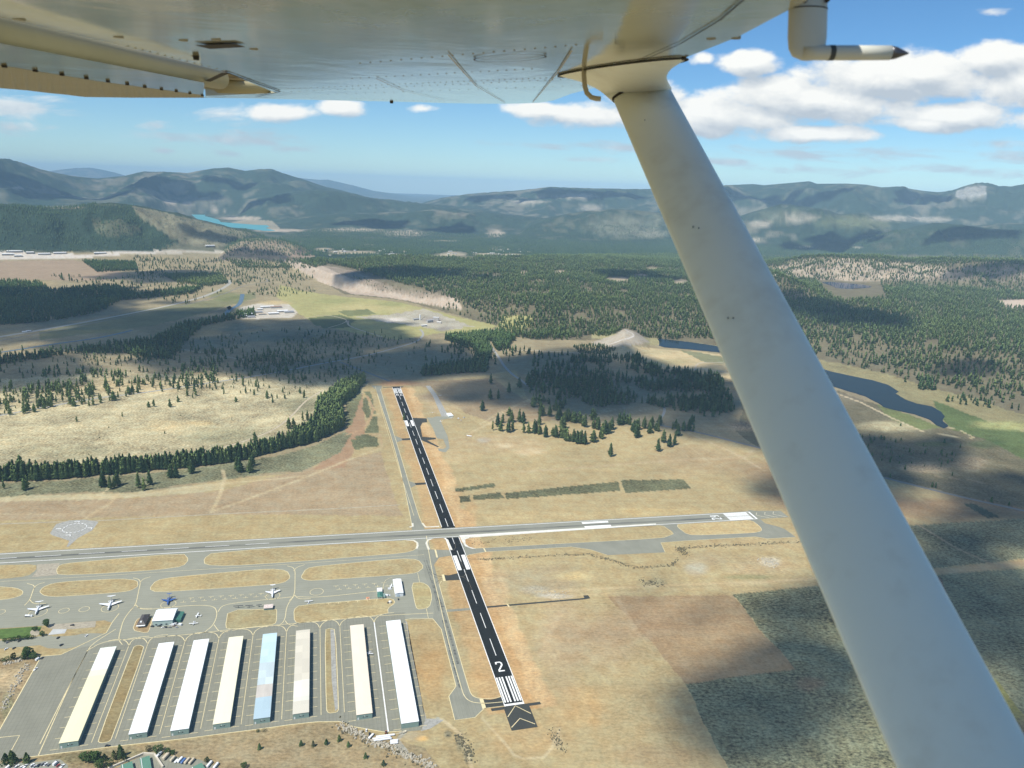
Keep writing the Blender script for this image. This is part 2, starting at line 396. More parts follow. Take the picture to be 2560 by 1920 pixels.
for q in [(425, 506, 22, 5), (472, 508, 22, 5), (545, 528, 26, 4), (600, 546, 60, 6), (700, 576, 80, 5), (880, 575, 90, 6), (1240, 585, 26, 11), (1010, 583, 70, 9), (160, 518, 50, 4), (45, 470, 18, 4)]:
    patch(*q, (.42, .345, .26), .85, .7)
patch(1560, 565, 110, 34, (.20, .20, .14), .6, 1.2); patch(1620, 585, 60, 14, (.27, .25, .18), .5, 1.2)
patch(2130, 555, 110, 20, (.16, .175, .085), .6, 1.2); patch(1960, 540, 90, 24, (.15, .16, .10), .5, 1.2)
region([(2390, 480), (2420, 466), (2462, 462), (2470, 486), (2440, 498), (2395, 498)], (.36, .345, .31), 1.2, 14, .7)
for q in [(1990, 545, 60, 12), (1900, 560, 40, 10), (2230, 545, 70, 10), (2330, 548, 60, 8), (1890, 600, 30, 7), (2010, 618, 26, 4), (2145, 619, 14, 4), (1320, 505, 60, 6), (1440, 490, 60, 8), (1480, 520, 40, 10)]:
    patch(*q, (.36, .32, .25), .7, .9)
# plateau forest
region([(780, 690), (800, 655), (1000, 640), (1300, 642), (1700, 636), (2700, 640), (2700, 1070), (2300, 1000), (2080, 935), (1830, 880), (1640, 852), (1480, 850), (1330, 850), (1230, 820), (1170, 795), (1080, 770), (1000, 750), (860, 735)], FOREST, .7, 5)
region([(700, 652), (760, 655), (800, 662), (880, 676), (950, 706), (1000, 728), (1075, 732), (1140, 742), (1160, 775), (1110, 768), (1060, 760), (980, 745), (880, 735), (800, 705)], SCREE, .45, 4)       # the bluff
region([(800, 662), (880, 672), (950, 700), (1000, 720), (1080, 728), (1140, 735), (1120, 745), (1040, 742), (960, 728), (900, 708)], (.19, .155, .11), .9, 8, .7)
region([(1890, 690), (1960, 660), (2020, 648), (2120, 645), (2220, 650), (2300, 662), (2390, 672), (2370, 690), (2290, 700), (2200, 704), (2080, 700), (1960, 690)], (.37, .30, .22), .9, 14, .9)         # bare slope
region([(2300, 700), (2380, 672), (2560, 665), (2700, 670), (2700, 700), (2420, 700)], (.25, .20, .15), .9, 8, .7)
region([(2480, 752), (2560, 748), (2700, 752), (2700, 776), (2520, 770)], (.48, .38, .29), .5, 4)
for q in [(1545, 700, 36, 10), (1600, 690, 20, 6), (1630, 672, 16, 5), (1700, 706, 20, 8), (1310, 682, 12, 5), (1400, 680, 18, 5), (1245, 692, 24, 4), (1350, 700, 14, 4)]:
    patch(*q, (.36, .29, .20), .85, .8)
# meadow and the quarry
region([(700, 712), (760, 728), (860, 742), (980, 752), (1080, 775), (1160, 796), (1220, 808), (1246, 815), (1180, 838), (1100, 832), (1000, 850), (900, 835), (790, 810), (740, 780), (690, 740)], MEADOW, .5, 5)
patch(900, 770, 90, 14, (.42, .36, .17), .8); patch(1010, 775, 60, 12, (.40, .35, .17), .7); patch(830, 752, 60, 8, (.24, .25, .10), .6); patch(980, 760, 50, 6, (.22, .24, .10), .5)
region([(770, 796), (850, 786), (890, 800), (870, 812), (790, 815)], (.13, .145, .06), .6, 4); region([(800, 810), (875, 806), (880, 818), (810, 822)], (.12, .135, .06), .6, 4); region([(845, 778), (920, 772), (940, 785), (870, 792)], (.16, .17, .075), .6, 4)
region([(890, 792), (1000, 783), (1060, 772), (1100, 785), (1140, 800), (1180, 815), (1150, 822), (1100, 826), (1060, 818), (1010, 812), (940, 802)], (.38, .345, .29), .9, 12, .8)
patch(1080, 800, 36, 10, (.30, .26, .22), .8); patch(1110, 822, 26, 8, (.22, .195, .17), .8); patch(985, 800, 40, 6, (.55, .50, .44), .8)
region([(600, 768), (660, 756), (720, 760), (745, 780), (730, 795), (640, 797), (590, 795)], (.45, .41, .34), .5, 4)
patch(690, 757, 50, 6, (.46, .36, .19), .9)
region([(1240, 820), (1260, 790), (1330, 788), (1330, 815), (1290, 832)], MEADOW, .4, 4)
# flats at mid left
region([(-200, 960), (300, 930), (700, 950), (940, 960), (900, 985), (820, 1000), (700, 1110), (480, 1140), (240, 1180), (-200, 1200)], STRAW, 1.6, 6)
patch(760, 1010, 90, 30, SAGE, .6, 1.5); patch(560, 1090, 120, 30, SAGE, .55, 1.6); patch(150, 1130, 180, 22, SAGE, .35, 1.6); patch(420, 1065, 60, 20, (.46, .36, .19), .6, 1.4); patch(500, 1058, 40, 8, (.50, .39, .2), .7)
patch(300, 965, 260, 22, (.40, .31, .17), .6, 1.4); patch(840, 800, 60, 12, (.10, .11, .065), .6); patch(790, 850, 130, 14, (.12, .125, .075), .7); patch(950, 900, 90, 20, (.29, .215, .125), .6); patch(820, 912, 90, 14, (.26, .2, .12), .6)
region([(350, 775), (560, 745), (640, 730), (640, 745), (500, 785), (380, 815), (100, 850), (100, 830)], (.16, .165, .08), .6, 4, .8)
region([(330, 820), (480, 800), (600, 810), (560, 835), (400, 845)], (.20, .18, .10), .7, 5, .6); patch(560, 740, 40, 16, LUSH, .7); patch(600, 745, 24, 20, LUSH, .6); patch(260, 828, 90, 7, (.24, .21, .09), .8)
patch(85, 708, 60, 10, (.33, .26, .14), .9); patch(310, 735, 60, 10, (.30, .25, .13), .8)
# airfield grass
AIR = [(-900, 1250), (-100, 1250), (0, 1245), (150, 1236), (360, 1230), (560, 1200), (760, 1178), (850, 1130), (870, 1085), (900, 1020), (910, 965), (960, 950), (1120, 950), (1230, 935), (1290, 925), (1320, 1000), (1500, 1060), (1720, 1075), (1900, 1122), (2180, 1188), (2400, 1243), (2700, 1310), (4200, 1500), (4200, 9000), (-3000, 9000)]
region(AIR, TAN, .5, 3)
region([(-300, 1245), (150, 1236), (330, 1232), (560, 1205), (560, 1225), (330, 1245), (150, 1252), (-300, 1262)], STRAW, .4, 3)
region([(-300, 1262), (330, 1246), (560, 1226), (700, 1188), (950, 1130), (990, 1250), (1010, 1290), (560, 1285), (-300, 1312)], (.325, .25, .15), .55, 3)     # ruddy dry field
region([(950, 958), (1230, 945), (1330, 1010), (1420, 1050), (1240, 1060), (1160, 1030), (1080, 970)], (.27, .205, .12), .5, 4)
patch(1100, 1010, 60, 30, (.42, .32, .18), .7); patch(1090, 995, 60, 14, (.27, .205, .13), .7); patch(1250, 1110, 120, 30, (.41, .31, .175), .6); patch(1120, 1130, 90, 40, (.40, .30, .16), .5)
patch(1260, 1115, 30, 8, (.50, .40, .24), .8); patch(1320, 1130, 50, 10, (.46, .36, .21), .7); patch(1210, 1100, 20, 8, (.36, .33, .27), .6)
patch(1330, 1290, 220, 20, (.42, .325, .165), .6); patch(1650, 1280, 200, 16, (.42, .32, .155), .7); patch(1900, 1350, 200, 30, (.40, .31, .165), .6)
region([(880, 990), (905, 985), (915, 1080), (900, 1100), (860, 1170), (780, 1175), (840, 1120), (862, 1080), (872, 1030)], (.31, .205, .12), .4, 3)
# orange earth either side of the black runway
def strip(a, b, off, wid, c, f, s=.6):
    pa, pb = P(*a), P(*b); d = (pb - pa)[:2]; L = np.linalg.norm(d); d = d / L; n = np.array((d[1], -d[0]))
    t = (GX - pa[0]) * d[0] + (GY - pa[1]) * d[1]; q = (GX - pa[0]) * n[0] + (GY - pa[1]) * n[1]
    m = sstep((1.0 - np.abs(q - off + (mid - .5) * 30) / wid) * 2.2) * ((t > -10) & (t < L + 10)) * f
    lay(m, c, s)
RA, RB = (1286.3, 1763.3), (992.2, 972.2)
strip(RA, RB, 24, 24, (.44, .265, .115), .75); strip(RA, RB, -22, 17, (.42, .265, .12), .6); strip(RA, RB, 34, 14, (.50, .36, .19), .6)
patch(1440, 1770, 90, 60, (.43, .29, .13), .7); patch(1330, 1850, 120, 50, (.42, .30, .145), .7); patch(1190, 1700, 40, 40, (.44, .29, .13), .6); patch(1080, 1660, 50, 90, (.37, .235, .10), .8); patch(1050, 1600, 40, 40, (.31, .22, .105), .5)
patch(1155, 1640, 24, 90, (.35, .27, .14), .5); patch(990, 957, 60, 9, (.36, .20, .10), .9); patch(1180, 1300, 20, 60, (.45, .29, .135), .5)
patch(1360, 1450, 130, 40, (.30, .255, .16), .6); patch(1430, 1440, 60, 14, (.47, .37, .18), .8); patch(1500, 1610, 220, 80, (.33, .25, .145), .6); patch(1400, 1600, 60, 200, (.37, .28, .16), .5)
patch(1600, 1560, 240, 60, (.31, .22, .125), .6); patch(1240, 1480, 30, 60, (.46, .33, .18), .6); patch(1340, 1475, 40, 12, (.36, .33, .25), .6, .9); patch(1390, 1490, 50, 6, (.48, .45, .38), .6, .9)
patch(1770, 1400, 100, 22, (.34, .275, .165), .6); patch(1900, 1415, 100, 30, (.38, .29, .165), .6, .8); patch(1925, 1405, 30, 14, (.48, .42, .30), .8, 1.2); patch(1740, 1420, 36, 20, (.37, .35, .27), .6); patch(1880, 1442, 80, 7, (.22, .21, .10), .7); patch(1640, 1455, 40, 14, (.27, .24, .14), .6, 1.5)
patch(2100, 1250, 260, 40, BROWN, .8); patch(2400, 1270, 300, 40, BROWN, .8); patch(1950, 1180, 160, 40, (.25, .175, .10), .7); patch(1750, 1150, 160, 40, (.32, .235, .13), .6)
region([(1520, 1490), (1829, 1487), (1990, 1672), (1713, 1710), (1620, 1600)], (.275, .19, .105), .5, 4, .8)
# sagebrush
def sage(poly, c=SAGE, s=1.7, jit=3): region(poly, c, s, jit)
sage([(-300, 1212), (0, 1208), (142, 1203), (237, 1194), (380, 1182), (475, 1173), (601, 1152), (700, 1140), (790, 1112), (860, 1080), (880, 1085), (850, 1130), (755, 1178), (700, 1180), (554, 1199), (430, 1215), (348, 1229), (158, 1231), (0, 1243), (-300, 1252)], (.165, .165, .095))
sage([(870, 985), (900, 970), (905, 990), (880, 1060), (866, 1070), (866, 1020)], (.17, .17, .09), 1.4)
for q in [[(911, 980), (926, 978), (930, 996), (918, 994)], [(907, 996), (917, 994), (930, 1040), (916, 1045), (906, 1022)], [(925, 1000), (932, 997), (936, 1018), (928, 1018)], [(928, 1022), (937, 1020), (940, 1034), (932, 1036)], [(912, 1082), (947, 1082), (943, 1040), (931, 1041), (922, 1062)], [(886, 1092), (916, 1085), (944, 1096), (948, 1115), (906, 1120)], [(875, 1098), (895, 1100), (908, 1120), (888, 1126)]]:
    sage(q, (.13, .135, .07), 1.3, 1.5)
for q in [[(1138, 1222), (1233, 1207.5), (1241, 1217), (1139.5, 1229.7)], [(1147.5, 1240.8), (1174, 1239), (1176, 1253.4), (1152, 1256.6)], [(1184, 1239), (1250, 1231), (1263, 1245.5), (1184, 1250)], [(1261.5, 1232.5), (1545, 1203.6), (1551, 1227), (1267, 1247.5)], [(1551, 1201), (1707, 1198), (1730, 1221), (1562, 1232.5)]]:
    sage(q, (.115, .115, .06), 1.7, 1.2)
sage([(1829, 1485.5), (2300, 1440), (2560, 1422), (3300, 1400), (3600, 2700), (1980, 2300), (1840, 1960), (1713, 1710), (1990, 1672)], (.165, .165, .095), 1.9)
sage([(2200, 1320), (2248, 1316), (2560, 1297), (3200, 1262), (3300, 1370), (2560, 1398), (2302, 1424), (2220, 1428)], (.16, .16, .095), 1.8)
sage([(2408, 1260.5), (2433, 1258), (2502, 1293), (2470, 1295)], (.085, .095, .06), 1.2, 1.5)
region([(2326, 1441), (2352, 1440), (2390, 1550), (2370, 1560)], (.19, .12, .075), 1.2, 6); region([(2440, 1680), (2490, 1700), (2560, 1790), (2700, 1900), (2600, 1900), (2530, 1790)], (.20, .19, .06), .8, 5); patch(2560, 1850, 90, 60, (.19, .14, .085), .8, 1.2)
patch(2020, 1710, 40, 20, (.21, .145, .085), .7, 1.2)
# right: dark flats, marsh, lake shore
region([(1880, 955), (2100, 980), (2330, 1060), (2700, 1160), (2700, 1300), (2400, 1240), (2180, 1186), (1900, 1120), (1840, 1080)], (.135, .12, .072), 1.1, 6)
region([(1850, 900), (1960, 925), (2100, 950), (2300, 1020), (2560, 1130), (2700, 1180), (2700, 1090), (2480, 1010), (2300, 960), (2200, 930), (2000, 890)], (.24, .21, .105), .9, 6)
patch(2010, 990, 170, 26, (.21, .175, .12), .7, 1.2); patch(2230, 1065, 120, 14, (.42, .37, .22), .8); patch(2310, 1170, 70, 16, (.34, .27, .17), .8, 1.5); patch(2430, 1160, 50, 20, (.24, .195, .13), .6, 1.6); patch(1870, 1068, 60, 14, (.30, .24, .16), .9, 1.8)
region([(2190, 1010), (2300, 1045), (2350, 1070), (2300, 1075), (2220, 1045)], LUSH, .9, 4); region([(2330, 1000), (2420, 1035), (2560, 1080), (2700, 1130), (2700, 1180), (2560, 1150), (2470, 1100), (2380, 1075), (2350, 1040)], (.095, .125, .045), 1.1, 5)
patch(2520, 1062, 110, 14, (.36, .36, .15), .85); patch(2460, 1110, 60, 12, (.05, .085, .03), .6, 1.2); patch(2330, 1110, 60, 8, (.10, .13, .04), .6)
region([(1480, 828), (1640, 845), (1800, 866), (1830, 880), (1800, 875), (1640, 862), (1480, 846)], (.30, .27, .14), .8, 4)
region([(1480, 862), (1560, 862), (1640, 872), (1760, 880), (1900, 900), (1900, 960), (1760, 935), (1640, 920), (1560, 905), (1500, 895), (1470, 880)], (.46, .37, .21), .5, 5)
patch(1680, 905, 60, 10, (.30, .27, .13), .5); patch(1640, 880, 50, 8, (.34, .31, .18), .5)
region([(1700, 875), (1800, 890), (1830, 910), (1760, 905)], (.20, .20, .11), .7, 4)
region([(1480, 856), (1535, 838), (1561, 822), (1590, 830), (1625, 856), (1560, 866), (1500, 868)], (.36, .315, .245), .4, 3)
# weedy margins and yards along the bottom
region([(-100, 1890), (0, 1880), (73, 1896), (280, 1870), (460, 1850), (640, 1828), (790, 1808), (850, 1808), (880, 1820), (960, 1840), (1060, 1870), (1130, 1960), (-100, 1960)], (.285, .225, .125), .8, 2)
patch(620, 1890, 300, 40, (.30, .24, .14), .6, .7); patch(950, 1905, 90, 14, (.25, .20, .115), .5); patch(200, 1896, 90, 16, (.20, .17, .085), .7, 1.2); patch(320, 1885, 80, 14, (.19, .165, .085), .7, 1.2)
region([(-100, 1655), (60, 1640), (100, 1645), (0, 1825), (-100, 1900)], (.27, .21, .12), 1.0, 3); patch(30, 1700, 50, 30, (.42, .335, .20), .8); patch(20, 1770, 20, 50, (.21, .21, .12), .8, 1.4)
patch(1054, 1846, 20, 9, (.62, .40, .15), 1.0, .3, 1, .3); patch(1030, 1838, 40, 20, (.36, .31, .21), .6)
region([(1035, 1800), (1100, 1795), (1105, 1803), (1060, 1815), (1020, 1830), (1000, 1850), (1030, 1890), (1010, 1895), (985, 1862), (1000, 1832)], (.32, .31, .26), .5, 2, .8)
for q in [(1150, 1850, 16, 30), (1170, 1890, 14, 30), (1120, 1835, 14, 12)]: patch(*q, (.17, .165, .11), .8, 1.6)
patch(1390, 1850, 20, 30, (.27, .24, .16), .5, 1.4); patch(1650, 1890, 120, 40, (.26, .185, .10), .5)
# narrow worn lines in the grass
def worn(pts, width, c, f=.8, s=.4):
    g = pxy(pts)[:, :2]; m = np.zeros(GX.shape)
    for a, b in zip(g[:-1], g[1:]):
        lo = np.minimum(a, b) - width * 2; hi = np.maximum(a, b) + width * 2
        k = np.nonzero((GX > lo[0]) & (GX < hi[0]) & (GY > lo[1]) & (GY < hi[1]))
        if len(k[0]) == 0: continue
        d = b - a; L2 = d @ d; t = np.clip(((GX[k] - a[0]) * d[0] + (GY[k] - a[1]) * d[1]) / L2, 0, 1)
        q = np.hypot(GX[k] - a[0] - t * d[0], GY[k] - a[1] - t * d[1])
        m[k] = np.maximum(m[k], sstep((1 - q / width) * 1.8) * f)
    lay(m, c, s)
PALE = (.47, .385, .23)
worn([(0, 1285), (215, 1285)], 3, PALE, .3)
worn([(215, 1296), (245, 1276), (270, 1262), (296, 1235)], 5, PALE, .55); worn([(557, 1175), (562, 1198), (552, 1230), (530, 1280)], 5, PALE, .7); worn([(540, 1276), (640, 1240), (760, 1195), (870, 1150), (950, 1120)], 5, PALE, .65); worn([(240, 1244), (262, 1228), (275, 1218)], 3, PALE, .6)
worn([(-60, 1254), (330, 1240), (560, 1208), (660, 1200), (760, 1190)], 6, PALE, .6)
worn([(862, 1088), (905, 1075), (925, 1048), (934, 1022), (918, 990)], 4, (.40, .26, .15), .7); worn([(905, 1086), (950, 1086), (955, 1116)], 3, (.40, .28, .16), .6)
worn([(1170, 1085), (1230, 1055), (1260, 1032)], 6, PALE, .6); worn([(1280, 1330), (1500, 1318), (1800, 1290)], 5, (.44, .34, .18), .5)
worn([(1080, 965), (1110, 975), (1120, 960)], 4, PALE, .3); worn([(1300, 1180), (1500, 1165), (1700, 1150), (1860, 1145), (1890, 1120)], 6, (.40, .305, .18), .6); worn([(1716, 1080), (1840, 1135), (1900, 1170)], 4, (.42, .33, .21), .6); worn([(1700, 1100), (1780, 1160)], 3, PALE, .3)
worn([(1340, 1480), (1700, 1462), (1900, 1455), (2060, 1446)], 4, (.45, .35, .2), .6); worn([(1340, 1494), (1800, 1468), (2080, 1440)], 3, (.44, .34, .19), .5)
worn([(1352, 1640), (1385, 1560), (1410, 1520)], 5, (.40, .315, .19), .5); worn([(1545, 1500), (1580, 1560), (1600, 1590)], 5, (.36, .28, .17), .4)
worn([(1258, 1852), (1285, 1888), (1310, 1897), (1360, 1893), (1380, 1870), (1399, 1822)], 2.2, PALE, .8); worn([(1105, 1798), (1150, 1835), (1165, 1870), (1180, 1925)], 3, PALE, .8); worn([(1205, 1795), (1250, 1845), (1262, 1860)], 2.2, PALE, .5)
worn([(2294, 1311), (2390, 1370), (2476, 1408)], 3.5, (.30, .24, .15), .9); worn([(2290, 1434), (2400, 1425), (2560, 1408), (2900, 1385)], 11, (.40, .30, .17), .9)
worn([(1780, 975), (1900, 1000), (1960, 1030)], 4, (.30, .25, .17), .5); worn([(1200, 1062), (1241, 1036), (1326, 998)], 4, PALE, .6); worn([(1380, 1050), (1520, 1040), (1640, 1020), (1665, 1030)], 4, (.38, .33, .22), .6); worn([(1310, 1010), (1420, 1048), (1560, 1020)], 4, (.38, .33, .22), .5)
for k in range(9):
    worn([(1290 + k * 30, 1060 + (k % 3) * 12), (1345 + k * 34, 1075 - (k % 4) * 14)], 2.5, (.40, .34, .22), .5)
worn([(2040, 965), (2150, 1005), (2230, 1045), (2310, 1080)], 5, (.52, .43, .28), .9); worn([(2310, 1080), (2420, 1096), (2435, 1094), (2400, 1076), (2375, 1069)], 4, (.42, .36, .22), .9); worn([(2340, 1190), (2420, 1200), (2480, 1210)], 4, (.24, .2, .13), .7)
worn([(1130, 1400), (1260, 1396), (1400, 1388), (1480, 1385), (1530, 1400), (1600, 1420), (1690, 1412)], 3.0, (.17, .14, .08), .5, 1.6); worn([(1690, 1375), (1760, 1366), (1860, 1362), (2000, 1355)], 3.0, (.17, .14, .08), .5, 1.6)
worn([(180, 1478), (300, 1468)], 2.2, (.16, .12, .07), .6, 1.3); worn([(440, 1455), (680, 1440)], 2.4, (.20, .15, .08), .6, 1.5); worn([(800, 1440), (1010, 1416)], 2.4, (.20, .15, .08), .6, 1.5)
col *= (0.90 + 0.20 * fbm(GX / 14, GY / 14, 61))[..., None] * (0.93 + 0.14 * big)[..., None]

GROUND_MATS = {}
def ground_material(name, streak=0.0):
    """land: the colour laid on the vertices, broken up by tufts, shrubs and stones"""
    m, nt, b = material(name)
    pos = nt.new('ShaderNodeNewGeometry').outputs['Position']
    a = nt.new('ShaderNodeAttribute', attribute_name='col'); sp = nt.new('ShaderNodeAttribute', attribute_name='spk').outputs['Fac']
    n1 = nt.noise(nt.mapping(pos, (.8, 1.25, 1)), 0.24, 3, 0.72); n2 = nt.noise(pos, 0.05, 4, 0.6); n3 = nt.noise(pos, 0.009, 8, 0.68)
    d1 = nt.math('MULTIPLY', nt.math('SUBTRACT', n1, 0.5), nt.math('MULTIPLY', sp, 2.3))
    d2 = nt.math('MULTIPLY', nt.math('SUBTRACT', n2, 0.5), nt.math('ADD', nt.math('MULTIPLY', sp, 0.22), 0.42))
    d3 = nt.math('MULTIPLY', nt.math('SUBTRACT', n3, 0.5), nt.math('ADD', nt.math('MULTIPLY', sp, 1.5), -.1))
    f = nt.math('MAXIMUM', nt.math('ADD', nt.math('ADD', d1, d2), nt.math('ADD', d3, 1.0)), 0.22)
    c = nt.scale(a.outputs['Color'], f)
    mow = nt.noise(nt.mapping(nt.mapping(pos, (1, 1, 1), -.045), (.006, .12, 1)), 1.0, 4, .65); trk = nt.noise(nt.mapping(nt.mapping(pos, (1, 1, 1), -1.83), (.004, .22, 1)), 1.0, 3, .6)
    c = nt.scale(c, nt.math('ADD', 1.0, nt.math('ADD', nt.math('MULTIPLY', nt.math('SUBTRACT', mow, .5), .38), nt.math('MULTIPLY', nt.math('SUBTRACT', trk, .5), .22))))
    hue = nt.mix(nt.ramp(n2, .3, .7), (1.05, .99, .92), (.96, 1.01, 1.04))
    c = nt.mix(1.0, c, hue, 'MULTIPLY')
    nt.put(b.inputs['Base Color'], c)
    b.inputs['Roughness'].default_value = 0.95; b.inputs['Specular IOR Level'].default_value = 0.08
    bp = nt.new('ShaderNodeBump'); bp.inputs['Strength'].default_value = 0.6; bp.inputs['Distance'].default_value = 1.2
    nt.put(bp.inputs['Height'], nt.math('MULTIPLY', n1, sp)); nt.put(b.inputs['Normal'], bp.outputs[0])
    return m
M_GROUND = ground_material('dry_land')
nA = GX.shape[1]; nR = GX.shape[0]
V = np.stack([GX, GY, GZ], -1).reshape(-1, 3)
i, j = np.meshgrid(np.arange(nR - 1), np.arange(nA), indexing='ij'); j2 = (j + 1) % nA
T = np.stack([i * nA + j, (i + 1) * nA + j, (i + 1) * nA + j2, i * nA + j2], -1).reshape(-1, 4)[:, ::-1]
T = T[nA:]                                                       # the innermost ring is closed by one fan below
V[:nA] = V[nA:2 * nA] * 0
gm = fast_mesh('ground', V, T)
bmf = gm
ca = gm.attributes.new('col', 'FLOAT_COLOR', 'POINT')
ca.data.foreach_set('color', np.concatenate([np.clip(col, 0.01, 1).reshape(-1, 3), np.ones((nA * nR, 1))], 1).astype(np.float32).ravel())
sa = gm.attributes.new('spk', 'FLOAT', 'POINT'); sa.data.foreach_set('value', spk.astype(np.float32).ravel())
gm.polygons.foreach_set('use_smooth', [True] * len(gm.polygons)); gm.materials.append(M_GROUND)
tag(obj('ground', gm), kind='structure')
hub = MB(); hub.ngon([(70 * math.sin(t * math.pi / 8), 70 * math.cos(t * math.pi / 8)) for t in range(16)][::-1], -0.05)

def sheet_attr(o, c, s=.55):
    me = o.data; n = len(me.vertices)
    a = me.attributes.new('col', 'FLOAT_COLOR', 'POINT'); a.data.foreach_set('color', np.tile(np.array(tuple(c) + (1.0,), np.float32), n))
    q = me.attributes.new('spk', 'FLOAT', 'POINT'); q.data.foreach_set('value', np.full(n, s, np.float32))
sheet_attr(tag(hub.build('field', M_GROUND), kind='structure'), TAN)
# ------------------------------------------------------------------ pavements
def asphalt(name, colr, period=6.0, ang=0.0, seam=0.10, blotch=0.22, grid=False):
    m, nt, b = material(name)
    pos = nt.new('ShaderNodeNewGeometry').outputs['Position']
    q = nt.mapping(pos, (1, 1, 1), ang)
    s = nt.new('ShaderNodeSeparateXYZ'); nt.put(s.inputs[0], q)
    wob = nt.noise(q, 0.05, 3)
    def seams(ch, per):
        t = nt.math('FRACT', nt.math('ADD', nt.math('DIVIDE', ch, per), nt.math('MULTIPLY', wob, .25)))
        return nt.ramp(nt.math('ABSOLUTE', nt.math('SUBTRACT', t, .5)), 0.40, 0.5, 0, 1)
    sm = seams(s.outputs[1], period)
    if grid: sm = nt.math('MAXIMUM', sm, nt.math('MULTIPLY', seams(s.outputs[0], period * 1.6), .8))
    st = nt.noise(nt.mapping(q, (.03, .6, 1)), 1.0, 4, .6); bl = nt.noise(pos, 0.035, 5, .65); fi = nt.noise(pos, 0.8, 3, .7)
    f = nt.math('SUBTRACT', 1.0, nt.math('MULTIPLY', sm, seam))
    f = nt.math('ADD', f, nt.math('MULTIPLY', nt.math('SUBTRACT', st, .5), seam * 2.4))
    f = nt.math('ADD', f, nt.math('MULTIPLY', nt.math('SUBTRACT', bl, .5), blotch * 1.6))
    f = nt.math('ADD', f, nt.math('MULTIPLY', nt.math('SUBTRACT', fi, .5), .16))
    nt.put(b.inputs['Base Color'], nt.scale(tuple(colr), f))
    b.inputs['Roughness'].default_value = 0.85; b.inputs['Specular IOR Level'].default_value = 0.08
    return m
rb = pxy([RA, RB])[:, :2]; RUN_D = (rb[1] - rb[0]) / np.linalg.norm(rb[1] - rb[0]); RUN_N = np.array((RUN_D[1], -RUN_D[0])); RUN_O = rb[0]   # along, to the right, near threshold
CROSS = pxy([(0, 1396.6), (1884, 1288.6)])[:, :2]; CR_D = (CROSS[1] - CROSS[0]) / np.linalg.norm(CROSS[1] - CROSS[0]); CR_N = np.array((-CR_D[1], CR_D[0])); CR_E = CROSS[1]   # the grey runway, its right threshold
a_run = math.atan2(RUN_D[1], RUN_D[0]); a_cr = math.atan2(CR_D[1], CR_D[0])
M_APRON = asphalt('weathered_asphalt', (.262, .262, .205), 5.5, -a_cr, .13)
M_LANE = asphalt('hangar_lane_asphalt', (.222, .220, .172), 4.2, -a_run, .16, .2, True)
M_TAXI = asphalt('taxiway_asphalt', (.235, .235, .185), 4.0, -a_run, .14, .35)
M_GREYRUN = asphalt('old_runway_asphalt', (.250, .248, .198), 4.5, -a_cr, .12)
M_BLACK = asphalt('fresh_asphalt', (.014, .0145, .013), 4.0, -a_run, .10, .25)
M_DARK = asphalt('dark_asphalt', (.050, .051, .043), 3.5, -a_run, .12, .3)
M_PALECON = plain('pale_concrete', (.46, .47, .45), .8, .12, .08)
M_PALEST = plain('white_gravel', (.66, .64, .55), .9, .15, .1)
M_ROAD = asphalt('road_asphalt', (.20, .20, .185), 3.0, 0, .08, .25)
M_WHITE = plain('white_paint', (.80, .80, .76), .7, .16, .4)
M_YELLOW = plain('faded_yellow_paint', (.70, .60, .34), .75, .2, .3)
M_GRAVEL = plain('grey_gravel', (.33, .325, .29), .95, .3, .25)
M_TRACK = plain('pale_dirt', (.46, .39, .27), .95, .3, .12)

def flat(name, pts, mat, z, world=False):
    q = [tuple(p) for p in (pts if world else pxy(pts))]
    b = MB(); b.ngon(q, z); o = b.build(name, mat)
    me = o.data
    if me.polygons[0].normal.z < 0: me.flip_normals()
    return tag(o, kind='structure')
APRON = [(-90, 1402), (1067, 1336), (1085, 1412), (1098, 1462), (1110, 1500), (1112, 1530), (1082, 1547), (1013, 1549), (1014, 1560), (1063, 1800), (1052, 1826), (1004, 1829), (965, 1831), (935, 1826), (902, 1821), (879, 1816), (862, 1808), (846, 1804), (792, 1805), (727, 1812), (640, 1824), (461, 1847), (280, 1867), (200, 1877), (73, 1893), (-46, 1907),
         (0, 1823), (103, 1641), (152, 1637), (188, 1620), (266, 1582), (280, 1557), (262, 1551), (180, 1557), (110, 1564), (0, 1571), (-90, 1578)]
flat('apron', APRON, M_APRON, 0.10)
flat('hangar_apron', [(103, 1641), (152, 1637), (188, 1622), (300, 1603), (640, 1568), (935, 1536), (1013, 1531), (1014, 1560), (1063, 1800), (1052, 1826), (1004, 1829), (965, 1831), (935, 1826), (902, 1821), (879, 1816), (862, 1808), (846, 1804), (792, 1805), (727, 1812), (640, 1824), (461, 1847), (280, 1867), (200, 1877), (73, 1893), (-46, 1907), (0, 1823)], M_LANE, 0.14)
flat('parking_lot', [(-90, 1612), (95, 1591), (232, 1583), (262, 1584), (190, 1617), (165, 1622), (120, 1621), (100, 1613), (-90, 1630)], M_APRON, 0.10)
flat('taxiway', [(927.5, 964), (955, 964), (953, 975), (969, 1030), (986, 1089), (1005, 1096), (1006, 1101), (992, 1106), (1010, 1170), (1023, 1203), (1037, 1207.5), (1040, 1213), (1027, 1220), (1047.8, 1294.6), (1060, 1318), (1068, 1340), (1030, 1342), (1030, 1318), (1027, 1297.7), (1005, 1190), (976.6, 1085.7), (940, 975)], M_TAXI, 0.12)
flat('taxiway', [(1085, 1412), (1098, 1462), (1108, 1498), (1120, 1540), (1125.5, 1560), (1131.8, 1580), (1171.8, 1722.7), (1181, 1741), (1201, 1747.6), (1211, 1771), (1187.6, 1794), (1136.8, 1800.7), (1122, 1740.8), (1140, 1716), (1103, 1573), (1082, 1547), (1086, 1530), (1080, 1493), (1074, 1467), (1062, 1440), (1060, 1412)], M_TAXI, 0.16)
